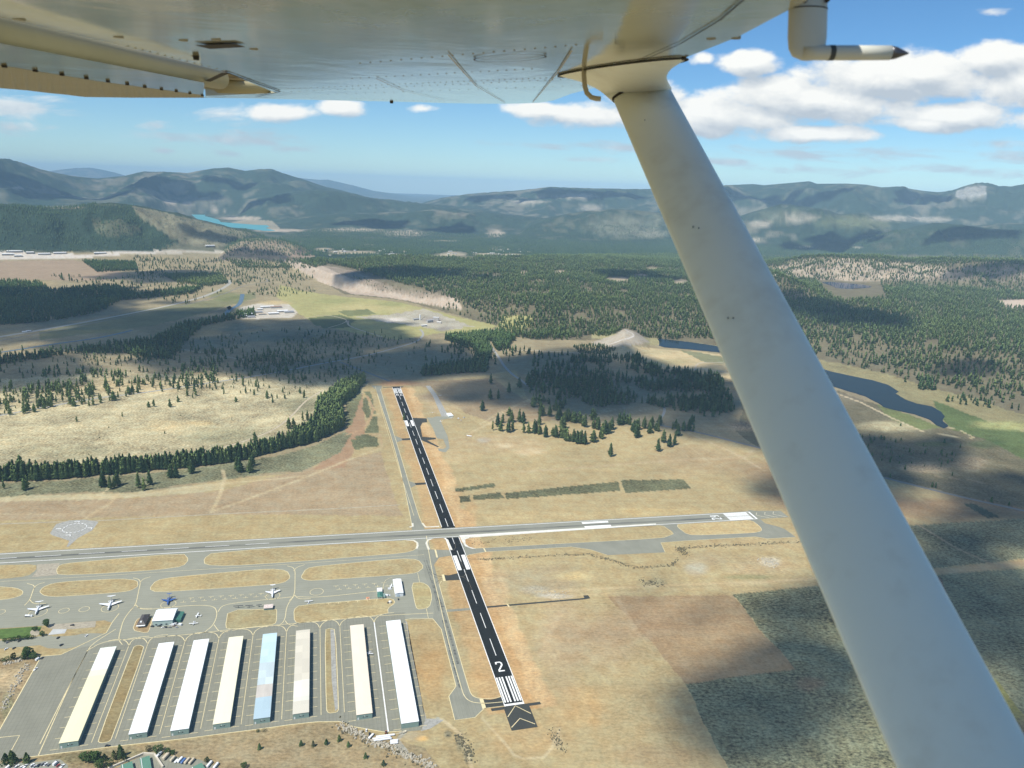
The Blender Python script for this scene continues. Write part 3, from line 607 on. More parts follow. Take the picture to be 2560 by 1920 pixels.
flat('taxiway', [(1045, 1376), (1080, 1374), (1129, 1375.5), (1133, 1388), (1098, 1394), (1085, 1412), (1045, 1400)], M_TAXI, 0.13)
flat('taxiway', [(1140, 1350), (1163, 1362), (1184, 1371.5), (1399, 1359.3), (1600, 1348.5), (1660, 1344), (1684, 1335), (1680, 1328), (1660, 1316), (1632, 1309), (1700, 1302), (1897, 1294), (1912, 1308), (1945, 1316.5), (1961, 1322), (1990, 1343), (1918, 1347), (1888, 1342), (1703, 1353), (1652, 1357), (1663, 1381), (1518, 1388), (1475, 1374), (1428, 1367.5), (1214, 1380), (1173, 1387), (1152, 1397)], M_TAXI, 0.12)
for q in ([(1004, 1096.5), (1029, 1095), (1036, 1094.5), (1038, 1100), (1030, 1100), (1006, 1101)], [(1036.7, 1207.5), (1068, 1206), (1076, 1205), (1078, 1210.5), (1070, 1210.7), (1040, 1213)],
          [(1024, 1042), (1032, 1044.6), (1066.8, 1046), (1068, 1055.6), (1056, 1057), (1051, 1066.7), (1056, 1092), (1089, 1094.6), (1090, 1098), (1068, 1100.6), (1098.4, 1117), (1093.7, 1118), (1056, 1101.5), (1040, 1092)],
          [(1201, 1747.6), (1225, 1749.5), (1240, 1746.5), (1262, 1737), (1274, 1764), (1250, 1767), (1211, 1771)], [(1104.7, 1437), (1122, 1438.5), (1152, 1431), (1160, 1450), (1125, 1451), (1109.6, 1452)]):
    flat('taxiway', q, M_DARK, 0.13)
flat('service_road', [(1113, 1524.5), (1180, 1519.5), (1181, 1525), (1118, 1530)], M_TAXI, 0.13)
flat('service_road', [(1215, 1516), (1461, 1495), (1458, 1489), (1470, 1488), (1476, 1496), (1461, 1498.5), (1216, 1520)], M_DARK, 0.13)
flat('ramp', [(1066.8, 1044), (1081, 1044), (1090, 1041), (1119, 1041), (1135, 1044), (1100, 1050), (1119, 1090), (1121, 1100), (1124, 1120), (1114, 1131), (1098, 1128), (1094, 1121), (1110, 1122), (1116, 1117), (1108, 1098), (1092, 1096), (1082, 1070)], M_APRON, 0.11)
flat('old_taxiway', [(1064, 965), (1075, 964), (1091, 985), (1122, 1041), (1104, 1041), (1082, 990)], M_GRAVEL, 0.10)
flat('gravel_pad', [(124.8, 1333), (141, 1310), (173.6, 1301), (209, 1299), (246.8, 1304.4), (230.5, 1326), (195, 1345), (171, 1367), (166, 1367), (173.6, 1352), (152, 1345), (130, 1338)], M_GRAVEL, 0.06)
flat('gravel_pad', [(93, 1411), (150, 1408), (142, 1424), (142, 1438), (80, 1443), (92, 1428)], plain('tan_gravel', (.36, .32, .24), .95, .3, .25), 0.155)
flat('gravel_shoulder', [(1148, 1338.5), (1520, 1316), (1640, 1308.8), (1640, 1311.5), (1600, 1314.5), (1520, 1320.5), (1260, 1338.5), (1175, 1344.5), (1163, 1349), (1164, 1360), (1172, 1367), (1190, 1372), (1180, 1372), (1163, 1366), (1155, 1354)], M_PALEST, 0.27)
for q_ in ([(1015, 1350), (1034, 1351), (1043, 1357), (1044, 1364), (1041, 1372)], [(1072, 1374), (1066, 1358), (1070, 1350), (1085, 1345), (1108, 1343), (1118, 1350), (1124, 1364), (1129, 1375)], [(1024, 1318), (1032, 1316), (1031, 1308)], [(1056, 1308), (1064, 1318), (1098, 1316)]):
    gw_ = MB(); gw_.ribbon([tuple(p) for p in pxy(q_)], 3.4, .2); tag(gw_.build('gravel_edge', M_PALEST), kind='structure')
flat('gravel_shoulder', [(1012, 1550), (1015, 1560), (1064, 1800), (1052, 1828), (1075, 1822), (1110, 1800), (1066, 1797), (1036, 1690), (1018, 1556)], M_GRAVEL, 0.08)
flat('concrete_pad', [(121.7, 1586), (133, 1572), (168.6, 1570), (162, 1583.5), (118, 1588)], M_PALECON, 0.14)
flat('gravel_yard', [(125, 1562), (240, 1553), (238, 1568), (180, 1573), (134, 1573), (118, 1570)], plain('tan_gravel', (1, 1, 1)), 0.145)
flat('lawn', [(-90, 1585), (0, 1573), (80, 1567), (104, 1567), (100, 1577), (85, 1580), (72, 1594), (-90, 1602)], plain('mown_grass', (.085, .145, .030), .95, .35, .15), 0.13)
flat('paved_circle', [(87 + 12 * math.cos(t * .3927), 1582 + 8 * math.sin(t * .3927)) for t in range(16)], plain('tan_gravel', (1, 1, 1)), 0.15)

# ------------------------------------------------------------------ grass islands with their yellow edge lines
def jig(poly, step=5.0, amp=.35):
    out = []
    n = len(poly)
    for i in range(n):
        a, b = np.array(poly[i][:2]), np.array(poly[(i + 1) % n][:2]); k = max(1, int(np.linalg.norm(b - a) / step))
        for q in range(k):
            p = a + (b - a) * q / k; out.append((p[0] + rnd.uniform(-amp, amp), p[1] + rnd.uniform(-amp, amp)))
    return out
def rounded(poly, it=2):
    p = [np.array(q[:2]) for q in poly]
    for _ in range(it):
        o = []
        for i in range(len(p)):
            a, b = p[i], p[(i + 1) % len(p)]; o += [a * .8 + b * .2, a * .2 + b * .8]
        p = o
    return p
ISLES = [([(-90, 1419), (0, 1413), (92, 1410.5), (91, 1425), (69, 1441), (0, 1448), (-90, 1453)], TAN, 0), ([(141, 1425), (150, 1412), (180, 1407), (458, 1383), (472, 1399), (458, 1415.6), (400, 1424), (253, 1434), (145, 1438)], TAN, 1),
         ([(512, 1412), (510, 1397), (532, 1381), (1015, 1349), (1037, 1351), (1044, 1361), (1038, 1375), (1007, 1383), (901, 1391), (730, 1405), (568, 1415)], TAN, 1), ([(-90, 1466), (0, 1467), (40, 1470), (58, 1478), (55, 1488), (30, 1496), (0, 1500), (-90, 1506)], TAN, 1),
         ([(98, 1480), (108, 1468), (130, 1459), (178, 1453), (300, 1447), (343, 1451), (345, 1466), (330, 1475), (310, 1480), (150, 1492), (112, 1490)], TAN, 1), ([(373, 1472.6), (390.6, 1451), (434, 1443), (600, 1428), (676, 1422), (717, 1426.5), (726.5, 1444), (709, 1457.7), (660, 1463), (500, 1474), (390.6, 1480.7)], TAN, 1),
         ([(752, 1442.7), (766, 1421), (800, 1415), (1001.7, 1396.6), (1045, 1399), (1060, 1418), (1042.5, 1432), (1010, 1436), (782, 1452), (760, 1449.5)], TAN, 1), ([(1027.5, 1457.7), (1056, 1456), (1073.6, 1467), (1080, 1493), (1073.6, 1518.7), (1048, 1524), (1039.7, 1518.7)], (.36, .30, .15), 1),
         ([(570.5, 1525.5), (690, 1522.7), (692, 1526), (691, 1556.6), (679, 1563.4), (578.7, 1573), (563, 1570)], (.31, .26, .14), 1), ([(734.6, 1524), (749.5, 1513), (945, 1497), (983, 1497), (988, 1508), (969, 1521), (970.6, 1536), (757.7, 1558), (736, 1555)], (.35, .28, .145), 1),
         ([(341.5, 1548.6), (355, 1544), (383, 1540.4), (371.6, 1581), (360, 1582), (331, 1575.4)], (.30, .22, .12), 1), ([(244, 1853), (252, 1858), (271, 1855), (279, 1848), (361, 1618.6), (352, 1613.7), (342, 1613.7), (333, 1618.6)], (.24, .19, .095), 1),
         ([(812.5, 1575), (824, 1571), (838.5, 1574), (847, 1773.7), (842, 1781), (822, 1783.5), (815.7, 1774.8)], (.29, .235, .12), 1), ([(1694, 1312), (1699, 1307), (1738, 1304), (1853, 1300), (1881, 1302), (1897, 1314), (1904, 1322), (1903, 1328), (1882, 1332.5), (1758, 1338), (1719, 1337), (1694, 1318)], (.42, .325, .165), 1),
         ([(130, 1588), (165, 1584), (222, 1573), (224, 1580), (180, 1590), (130, 1592)], TAN, 0)]
bl = MB()
for pts, c_, line in ISLES:
    g = rounded([tuple(p) for p in pxy(pts)], 1); b = MB(); b.ngon(jig(g), 0.19)
    o = tag(b.build('grass_island', M_GROUND), kind='structure'); sheet_attr(o, c_, .55)
    if o.data.polygons[0].normal.z < 0: o.data.flip_normals()
    if line: bl.ribbon([tuple(p) for p in g], .75, 0.24, closed=True)
tag(bl.build('taxiway_edge_lines', M_YELLOW), kind='structure')
gs = MB(); gs.ngon([tuple(p) for p in pxy([(826, 1573), (836, 1575), (845, 1772), (838, 1778), (829, 1700)])], 0.21)
tag(gs.build('gravel_strip', M_GRAVEL), kind='structure')

# ------------------------------------------------------------------ yellow and white taxi lines
ln = MB()
def yl(pts, wd=.85, smooth=True, z=.26):
    g = [np.array(p[:2]) for p in pxy(pts)]
    if smooth and len(g) > 2:
        for _ in range(3):
            o = [g[0]]
            for a, b in zip(g[:-1], g[1:]): o += [a * .75 + b * .25, a * .25 + b * .75]
            g = o + [g[-1]]
    ln.ribbon(g, wd, z)
HEADS = [(323, 1612), (370, 1608), (463, 1602), (548, 1594), (633, 1586), (716.6, 1577), (800, 1568), (849.5, 1563), (935.4, 1553)]
TAILS = [(228.8, 1857), (288.4, 1847), (399, 1835.5), (501.5, 1822), (602.8, 1811), (704, 1798.7), (802.7, 1787.8), (861, 1781), None]
yl([(216, 1628), (260, 1603), (330, 1598), (440, 1590), (560, 1576), (700, 1562), (800, 1553), (950, 1539), (1083, 1533)])
for h, t in zip(HEADS, TAILS):
    if t: yl([h, t], .6)
    x, y = h; k = 1.0
    yl([(x - 52, y - 9.5), (x - 30, y - 14), (x - 8, y - 11), (x, y + 3)]); yl([(x, y + 3), (x + 4, y - 8), (x + 22, y - 19), (x + 50, y - 21)])
lnw = MB(); g = pxy([(935.4, 1556), (970.9, 1831)]); lnw.ribbon([g[0], g[1]], 1.3, .26)
tag(lnw.build('white_lane_line', M_WHITE), kind='structure')
yl([(290, 1573), (230, 1610), (217, 1631), (180, 1700), (96, 1889)]); yl([(218.8, 1628), (170, 1720), (100, 1860.5)]); yl([(103, 1641), (152, 1637), (188, 1620), (266, 1582), (280, 1557), (298, 1533.5)], .9, False); yl([(103, 1641), (0, 1823), (-46, 1907)], 1.1, False)
yl([(73, 1893), (200, 1877), (280, 1867), (461, 1847), (640, 1824), (727, 1812), (792, 1805), (846, 1804), (862, 1808), (879, 1816), (935, 1826), (965, 1831), (1004, 1828)], .9, False)
yl([(-20, 1846), (49, 1839), (26, 1881)], .8, False)
yl([(0, 1454), (253, 1440), (400, 1430), (730, 1411), (1060, 1387)], .5); yl([(1066, 1340), (1075, 1400), (1083, 1440), (1100, 1510), (1117, 1590), (1150, 1710), (1164, 1752), (1205, 1760), (1258, 1755)]); yl([(938, 966), (960, 1050), (1000, 1180), (1035, 1290)], .6)
for x0, y0, x1, y1 in ((353, 1444, 340, 1512), (738, 1414, 737, 1488), (88, 1458, 75, 1500)):
    yl([(x0 - 20, y0 + 1), (x0, y0 + 6), ((x0 + x1) / 2, (y0 + y1) / 2), (x1, y1), (x1 - 14, y1 + 14)]); yl([(x1, y1), (x1 + 8, y1 + 10), (x1 + 40, y1 + 9)]); yl([(x0 - 4, y0 + 14), (x0 + 4, y0 + 4), (x0 + 24, y0 - 2)])
yl([(340, 1512), (310, 1545), (300, 1580), (296, 1600), (306, 1612)]); yl([(737, 1488), (716, 1515), (713, 1552), (695, 1566)]); yl([(713, 1552), (720, 1562), (745, 1566)]); yl([(342, 1517), (360, 1526), (440, 1516), (530, 1512), (545, 1530), (535, 1562), (510, 1582)]); yl([(545, 1530), (556, 1512), (620, 1504), (735, 1492)]); yl([(535, 1562), (548, 1580), (570, 1580)]); yl([(742, 1492), (800, 1494), (940, 1478)])
yl([(957, 1474), (960, 1454), (972, 1446), (980, 1444)], .5); yl([(1044, 1432), (1049, 1456)], .5); yl([(1066, 1522), (1071, 1547)], .6); yl([(1012, 1550), (1030, 1546), (1082, 1547), (1103, 1573), (1140, 1716), (1122, 1741), (1136.8, 1800.7), (1187.6, 1794), (1211, 1771)], .8, False)
yl([(1125.5, 1560), (1171.8, 1722.7), (1181, 1741), (1201, 1747.6), (1240, 1746), (1254, 1741)], .8); yl([(1211, 1771), (1262, 1765)], .6); yl([(1125.5, 1560), (1098, 1462), (1104, 1453)], .8, False)
yl([(940, 975), (976.6, 1085.7), (1005, 1190), (1027, 1297.7), (1030, 1318)], .8); yl([(951, 973), (986, 1089), (1008, 1160), (1047.8, 1294.6), (1062, 1319), (1100, 1318)], .8)
yl([(1184, 1371.5), (1399, 1359.3), (1600, 1348.5), (1660, 1344), (1684, 1335), (1660, 1316), (1632, 1311)], .7, False); yl([(1990, 1343), (1918, 1347), (1888, 1342), (1703, 1353), (1652, 1357), (1663, 1381)], .7, False); yl([(1518, 1388), (1475, 1374), (1428, 1367.5), (1214, 1380), (1173, 1387), (1155, 1396)], .7, False)
for a, b, wd in (((1107, 1436.5), (1111.5, 1453), 3.6), ((1203, 1747), (1211, 1772), 4.2), ((1088, 1374), (1093, 1394), 2.6), ((1209.5, 1371), (1214.5, 1380), 2.2), ((1268, 1511), (1273, 1517), 2.2)):
    yl([a, b], wd, False)
def ring(cx, cy, rx, wd=.6):
    g0 = P(cx, cy); r_ = np.linalg.norm(P(cx + rx, cy) - g0)
    ln.ribbon([(g0[0] + r_ * math.cos(t * math.pi / 16), g0[1] + r_ * math.sin(t * math.pi / 16)) for t in range(32)], wd, .26, closed=True)
for q in ((0, 1531, 12), (160, 1527, 12), (210.7, 1523.5, 12), (95, 1532, 21), (275, 1520, 20), (421, 1511, 18), (682, 1490, 17.5), (791.7, 1479.7, 16.5)): ring(*q)
# tie-down marks
def tmark(px, py, flip=1, wd=.6):
    g = P(px, py)[:2]; a = CR_D * 3.6; n = CR_N * (4.2 * flip)
    ln.ribbon([g - a, g + a], wd, .26); ln.ribbon([g, g + n], wd, .26)
for k in range(9): tmark(478 + k * 25, 1495 - k * 1.6, -1); tmark(458 + k * 26, 1506 - k * 1.9, 1)
for k in range(6): tmark(840 + k * 24, 1465 - k * 1.6, -1); tmark(848 + k * 24, 1474 - k * 1.7, 1); tmark(822 + k * 24, 1508 - k * 2, -1)
ln_obj = tag(ln.build('taxi_lines', M_YELLOW), kind='structure')

# ------------------------------------------------------------------ the two runways
def rp(s, t): q = RUN_O + RUN_D * s + RUN_N * t; return (q[0], q[1])
def sq(b, s0, s1, t0, t1, z, f=rp, m=0): b.ngon([f(s0, t0), f(s0, t1), f(s1, t1), f(s1, t0)][::-1] if False else [f(s0, t0), f(s0, t1), f(s1, t1), f(s1, t0)], z, m)
LEN = float(np.linalg.norm(rb[1] - rb[0])); HW = 11.6
b = MB(); sq(b, 0, LEN + 26, -HW, HW, .17); o = tag(b.build('runway', M_BLACK), kind='structure')
if o.data.polygons[0].normal.z < 0: o.data.flip_normals()
b = MB(); b.ngon([rp(0, -13.2), rp(0, 16.2), rp(-39, 16.2), rp(-39, -13.2)], .17); b.ngon([rp(0, -13.2), rp(-4.5, -13.2), rp(-4.5, -27.5), rp(0, -27.5)], .16); b.ngon([rp(0, 16.2), rp(-4.5, 16.2), rp(-4.5, 30), rp(0, 30)], .16)
b.ngon([rp(LEN + 18, -HW), rp(LEN + 24, -HW), rp(LEN + 24, -38), rp(LEN + 18, -38)], .15); b.ngon([rp(LEN + 14, HW), rp(LEN + 24, HW), rp(LEN + 24, 22), rp(LEN + 14, 17)], .15)
tag(b.build('blast_pad', M_DARK), kind='structure')
def s_at(px, py): return float((P(px, py)[:2] - RUN_O) @ RUN_D)
mk = MB()
cr0 = s_at(1118, 1337) - 2; cr1 = s_at(1110, 1318) + 1
for t in (-HW + .5, HW - .5):
    sq(mk, 0, cr0, t - .5, t + .5, .22); sq(mk, cr1, LEN + 20, t - .5, t + .5, .22)
sq(mk, .3, 3.6, -HW, HW, .225)
for side in (-1, 1):
    for k in range(3):
        c_ = side * (2.55 + k * 3.25)
        sq(mk, 6.3, 51.5, c_ - .95, c_ + .95, .22); sq(mk, LEN - 47, LEN - 3, c_ - .95, c_ + .95, .22)
sq(mk, LEN - 1.6, LEN + 1.4, -HW, HW, .225)
sN = s_at(1240.7, 1639.1); k = 0
while True:
    a0 = sN + k * 60.96; a1 = a0 + 36.6
    if a0 > LEN - 85: break
    if a1 < cr0 or a0 > cr1: sq(mk, a0, a1, -.42, .42, .22)
    elif a0 < cr0: sq(mk, a0, cr0, -.42, .42, .22)
    else: sq(mk, cr1, a1, -.42, .42, .22)
    k += 1
sq(mk, sN - 60.96 * 0 - 0, sN, -.01, .01, .22)
for t0, t1 in ((-9.6, -3.6), (3.6, 9.6)):
    sq(mk, s_at(1172, 1423.5), s_at(1150, 1388), t0, t1, .225); sq(mk, s_at(1030, 1065), s_at(1022, 1051), t0, t1, .225)
for k in range(3):                                                  # arrow heads before the far threshold
    c_ = -4.8 + k * 4.8
    mk.ngon([rp(LEN + 3, c_), rp(LEN + 11, c_ - 2.0), rp(LEN + 9, c_ - 2.4), rp(LEN + 3, c_ - .7)], .22); mk.ngon([rp(LEN + 3, c_), rp(LEN + 3, c_ + .7), rp(LEN + 9, c_ + 2.4), rp(LEN + 11, c_ + 2.0)], .22)
# painted numerals, drawn as strokes on a 3 x 5 grid
DIG = {'2': [[(0, 4.0), (0, 5), (1.0, 5)], [(0, 5), (2, 5), (2.6, 4.4), (2.6, 3.4), (.4, .9), (.4, 0)], [(0, 0.35), (3, 0.35)]], '0': [[(0.4, 0.5), (0.4, 4.5), (2.6, 4.5), (2.6, 0.5), (0.4, 0.5)]], '9': [[(2.6, 2.3), (.4, 2.3), (.4, 4.6), (2.6, 4.6), (2.6, .5), (.4, .5)]]}
def numeral(b, ch, f, s0, t0, hgt, wid, stroke, z, flip=1):
    for st in DIG[ch]:
        pts = [f(s0 + flip * hgt * y / 5.0, t0 + flip * wid * (x - 1.5) / 3.0) for x, y in st]
        b.ribbon(pts, stroke, z + .002 * DIG[ch].index(st))
numeral(mk, '2', rp, 61.5, 0, 18.5, 7.6, 2.1, .225)
numeral(mk, '2', rp, LEN - 53, 5.0, 18.5, 5.6, 1.9, .225, -1); numeral(mk, '0', rp, LEN - 53, -4.6, 18.5, 5.6, 1.9, .225, -1)
tag(mk.build('runway_markings', M_WHITE), kind='structure')
yk = MB()
for q in (0, 1):
    ap = rp(-1.0 - q * 21, .6); wl = rp(-17 - q * 17, -12.0); wr = rp(-17 - q * 17, 14.6)
    yk.ribbon([wl, ap, wr], 1.0, .225)
tag(yk.build('chevrons', M_YELLOW), kind='structure')
arcs = MB()
def tan_arc(pts):
    g = [np.array(p[:2]) for p in pxy(pts)]
    for _ in range(3):
        o = [g[0]]
        for a, c_ in zip(g[:-1], g[1:]): o += [a * .75 + c_ * .25, a * .25 + c_ * .75]
        g = o + [g[-1]]
    arcs.ribbon(g, .45, .222)
tan_arc([(1135, 1355), (1139, 1364), (1139, 1371), (1132, 1377)]); tan_arc([(1147, 1396), (1153, 1404), (1156, 1415), (1161, 1422)]); tan_arc([(1148, 1442), (1160, 1442), (1164, 1434), (1163, 1428)]); tan_arc([(1150, 1441), (1165, 1446), (1172, 1456), (1179, 1472)])
tan_arc([(1080, 1211), (1088, 1208), (1093, 1200)]); tan_arc([(1040, 1098), (1046, 1094), (1044, 1082)])
tag(arcs.build('lead_off_lines', plain('worn_ochre_paint', (.16, .13, .09), .8)), kind='structure')
# grey runway
def cp(s, t): q = CR_E - CR_D * s + CR_N * t; return (q[0], q[1])     # s back from the right threshold, t away from the viewer
CW = 15.4
b = MB(); b.ngon([cp(-1, -CW - 2.5), cp(-1, CW + 3), cp(1500, CW + 3), cp(1500, -CW - 2.5)], .25); o = tag(b.build('runway', M_GREYRUN), kind='structure')
if o.data.polygons[0].normal.z < 0: o.data.flip_normals()
b = MB(); b.ngon([cp(-1, -CW), cp(-1, CW + 9), cp(-14, CW + 3), cp(-62, CW - 3), cp(-62, -CW)], .15); o = tag(b.build('blast_pad', M_TAXI), kind='structure')
gk = MB(); A29 = float((CR_E - P(1488, 1306.5)[:2]) @ CR_D)
for t in (-CW + .6, CW - .6): sq(gk, 3, 1480, t - .6, t + .6, .30, cp)
sq(gk, 0, 3.2, -CW, CW, .302, cp)
for side in (-1, 1):
    for k in range(4):
        c_ = side * (2.3 + k * 3.45); sq(gk, 8, 54, c_ - 1.3, c_ + 1.3, .30, cp)
    sq(gk, A29 - 24, A29 + 24, side * 7.9 - 3.2, side * 7.9 + 3.2, .302, cp)
numeral(gk, '2', cp, 66, -4.6, 18, 6.2, 2.2, .302); numeral(gk, '9', cp, 66, 5.2, 18, 6.2, 2.2, .302)
k = 0
while 120 + k * 60.96 < 1450:
    a0 = 120 + k * 60.96
    if a0 > 820: sq(gk, a0, a0 + 36.6, -.42, .42, .30, cp)
    k += 1
tag(gk.build('runway_markings', M_WHITE), kind='structure')
yk = MB()
for q in range(3): yk.ribbon([cp(-12 - q * 17, CW - 5), cp(-5 - q * 17, 0), cp(-24 - q * 17, -CW + 2)], .8, .22)
tag(yk.build('chevrons', plain('pale_cream_paint', (.72, .66, .46), .7)), kind='structure')
rs = MB(); sq(rs, 60, 1480, -5.0, 1.5, .285, cp)
# tyre rubber worn into the middle of the grey runway
m_rub, nt, bs = material('tyre_rubber'); ps = nt.new('ShaderNodeNewGeometry').outputs['Position']
nn = nt.noise(nt.mapping(nt.mapping(ps, (1, 1, 1), -a_cr), (.01, .25, 1)), 1.0, 4, .6)
tr = nt.new('ShaderNodeBsdfTransparent'); mx = nt.new('ShaderNodeMixShader'); nt.put(mx.inputs[0], nt.ramp(nn, .35, .8, .1, .75)); nt.l.new(tr.outputs[0], mx.inputs[1]); nt.l.new(bs.outputs[0], mx.inputs[2])
bs.inputs['Base Color'].default_value = (.10, .105, .10, 1); bs.inputs['Roughness'].default_value = .9
nt.l.new(mx.outputs[0], m_rub.node_tree.nodes['Material Output'].inputs[0])
for pts_, wd_ in (([(1066, 1400), (1074, 1425), (1084, 1436), (1104, 1443), (1140, 1443)], 2.2), ([(1072, 1428), (1080, 1440), (1096, 1446), (1108, 1446)], 1.4), ([(1104, 1447), (1092, 1454), (1087, 1462), (1088, 1474)], 1.8), ([(1080, 1450), (1092, 1490), (1104, 1520), (1112, 1545), (1126, 1590), (1145, 1660)], 3.0), ([(1096, 1495), (1103, 1512), (1108, 1518)], 4.0), ([(1060, 1400), (1078, 1450), (1098, 1530)], 1.4), ([(1107, 1550), (1118, 1600), (1136, 1670), (1150, 1720)], 2.4)):
    g_ = [np.array(p[:2]) for p in pxy(pts_)]
    for _ in range(2):
        o_ = [g_[0]]
        for a_, c_ in zip(g_[:-1], g_[1:]): o_ += [a_ * .75 + c_ * .25, a_ * .25 + c_ * .75]
        g_ = o_ + [g_[-1]]
    rs.ribbon(g_, wd_, .235)
tag(rs.build('rubber_marks', m_rub), kind='structure')

# ------------------------------------------------------------------ roads and tracks beyond the field
def road(name, pts, wd, mat, z=.10, it=3):
    g = [np.array(p[:2]) for p in on_land([p[0] for p in pts], [p[1] for p in pts])]
    for _ in range(it):
        o = [g[0]]
        for a, c_ in zip(g[:-1], g[1:]): o += [a * .75 + c_ * .25, a * .25 + c_ * .75]
        g = o + [g[-1]]
    g2 = []
    for a, c_ in zip(g[:-1], g[1:]):
        k = max(1, int(np.linalg.norm(c_ - a) / 40)); g2 += [a + (c_ - a) * q / k for q in range(k)]
    g = g2 + [g[-1]]
    b = MB(); b.ribbon(g, wd, 0)
    b.v = [(x, y, height1(x, y) + z) for x, y, _ in b.v]
    o = tag(b.build(name, mat), kind='structure')
    if o.data.polygons[0].normal.z < 0: o.data.flip_normals()
    return o
road('road', [(-60, 850), (0, 842), (102, 825), (203, 807), (325, 784), (443, 760), (529, 735.6), (578, 709), (572, 700)], 19, plain('pale_highway', (.36, .345, .29), .85, .1, .05))
road('railway', [(-60, 862), (0, 851.6), (183, 818), (366, 780), (488, 758), (569.6, 731.5), (610, 713), (671, 705), (668, 697), (635, 692)], 8, plain('track_ballast', (.19, .175, .15), .95, .3, .1))
road('road', [(1051, 823.5), (1058, 832), (1057.6, 839.4), (1041.8, 855), (984.8, 871), (921.5, 888), (858, 899.5), (795, 910.6), (700, 929.6), (600, 946), (508.5, 959), (346, 984), (244, 994), (100, 1020), (-60, 1050)], 9, M_GRAVEL)
road('road', [(850, 905), (902.5, 925), (966, 950), (975, 953)], 9, M_ROAD)
road('road', [(1222, 855), (1225, 862), (1247.5, 894), (1258.5, 913), (1279, 935), (1304, 951), (1320, 965)], 9, M_GRAVEL)
road('road', [(1640, 1062), (1735, 1077.5), (1893, 1118.6), (2177.5, 1185.6), (2390, 1239.7), (2560, 1277), (2900, 1352)], 9, M_ROAD)
road('dirt_track', [(480, 1135), (560, 1118), (640, 1094), (690, 1072), (730, 1040), (760, 1005), (790, 985), (808, 975)], 5, M_TRACK)
road('dirt_track', [(1830, 910), (1801, 906.6), (1760, 905.5), (1742, 910), (1738, 918), (1742, 932)], 7, M_TRACK); road('dirt_track', [(1738, 917), (1807.6, 928.7), (1850, 940)], 5, M_TRACK)
road('dirt_track', [(866, 806), (872, 800), (868, 812), (890, 822), (930, 834), (955, 842)], 8, M_TRACK); road('dirt_track', [(760, 796), (810, 786), (866, 797), (866, 806), (820, 820)], 5, M_TRACK)
road('dirt_track', [(0, 1310), (130, 1305), (250, 1302), (560, 1284), (800, 1274), (1000, 1262)], 4, plain('faint_track', (.37, .32, .22), .95, .3, .12), .05)
road('dirt_track', [(1480, 862), (1560, 851), (1583, 843), (1585, 836), (1568, 828), (1560, 824)], 7, plain('pale_gravel_track', (.52, .48, .42), .95, .2, .1), .4)
road('dirt_track', [(1210, 878), (1290, 875), (1380, 878), (1470, 884)], 7, M_TRACK); road('dirt_track', [(640, 905), (500, 880), (380, 862), (250, 872)], 6, plain('faint_track', (1, 1, 1)), .05)
road('dirt_track', [(1640, 1062), (1660, 1035), (1662, 1020), (1650, 1008)], 7, M_GRAVEL)

# ------------------------------------------------------------------ water
def water(name, px, z, colr, rough=.12, ripple=.15, lab=None):
    m, nt, bs = material(name + '_surface'); pos = nt.new('ShaderNodeNewGeometry').outputs['Position']
    bs.inputs['Base Color'].default_value = tuple(colr) + (1,); bs.inputs['Roughness'].default_value = rough; bs.inputs['IOR'].default_value = 1.2; bs.inputs['Specular IOR Level'].default_value = .05
    bp = nt.new('ShaderNodeBump'); bp.inputs['Strength'].default_value = ripple; bp.inputs['Distance'].default_value = .5
    nt.put(bp.inputs['Height'], nt.noise(pos, .25, 4, .6)); nt.put(bs.inputs['Normal'], bp.outputs[0])
    g = [tuple(q) for q in pxy(px, z)]; b = MB(); b.ngon(jig(g, 14, 1.6), z); o = tag(b.build(name, m), kind='structure')
    if o.data.polygons[0].normal.z < 0: o.data.flip_normals()
    return o
water('reservoir', [(478, 536), (500, 533), (515, 534), (512, 540), (528, 544), (546, 549), (552, 555), (600, 559), (640, 562), (668, 563), (674, 567), (664, 570), (690, 577), (660, 577), (620, 572), (560, 567), (520, 558), (490, 546)], 1.5, (.085, .30, .33), .3, .05)
water('pond', [(1612, 847), (1640, 846), (1700, 852), (1760, 860), (1810, 868), (1850, 880), (1850, 890), (1790, 880), (1720, 873), (1660, 868), (1634, 860), (1625, 852)], 1.0, (.014, .028, .038), .12, .12)
water('pond', [(1990, 908), (2030, 914), (2075, 928), (2120, 938), (2180, 950), (2220, 962), (2247, 979), (2240, 984), (2262, 998), (2290, 1008), (2330, 1016), (2350, 1028), (2362, 1040), (2356, 1050), (2372, 1066), (2360, 1071), (2342, 1064), (2322, 1048), (2286, 1036), (2240, 1026), (2208, 1018), (2196, 1008), (2160, 990), (2110, 975), (2070, 962), (2035, 952), (1990, 935)], .6, (.018, .030, .036), .12, .10)
water('pond', [(2055, 706), (2075, 704.5), (2110, 707), (2160, 712), (2180, 716), (2172, 719), (2140, 721), (2115, 724), (2095, 724), (2085, 717)], 40.0, (.03, .05, .09), .1, .1)
def stream(pts, wd):
    return road('river', pts, wd, MATS.setdefault('river_water', water('river', [(566, 768), (575, 764), (580, 770), (572, 777)], .5, (.10, .14, .17), .15).data.materials[0]), .3)
stream([(606, 735), (604, 750), (596, 764), (580, 770), (570, 778), (560, 790)], 20); stream([(330, 826), (250, 845), (120, 862), (60, 872), (-60, 890)], 14)
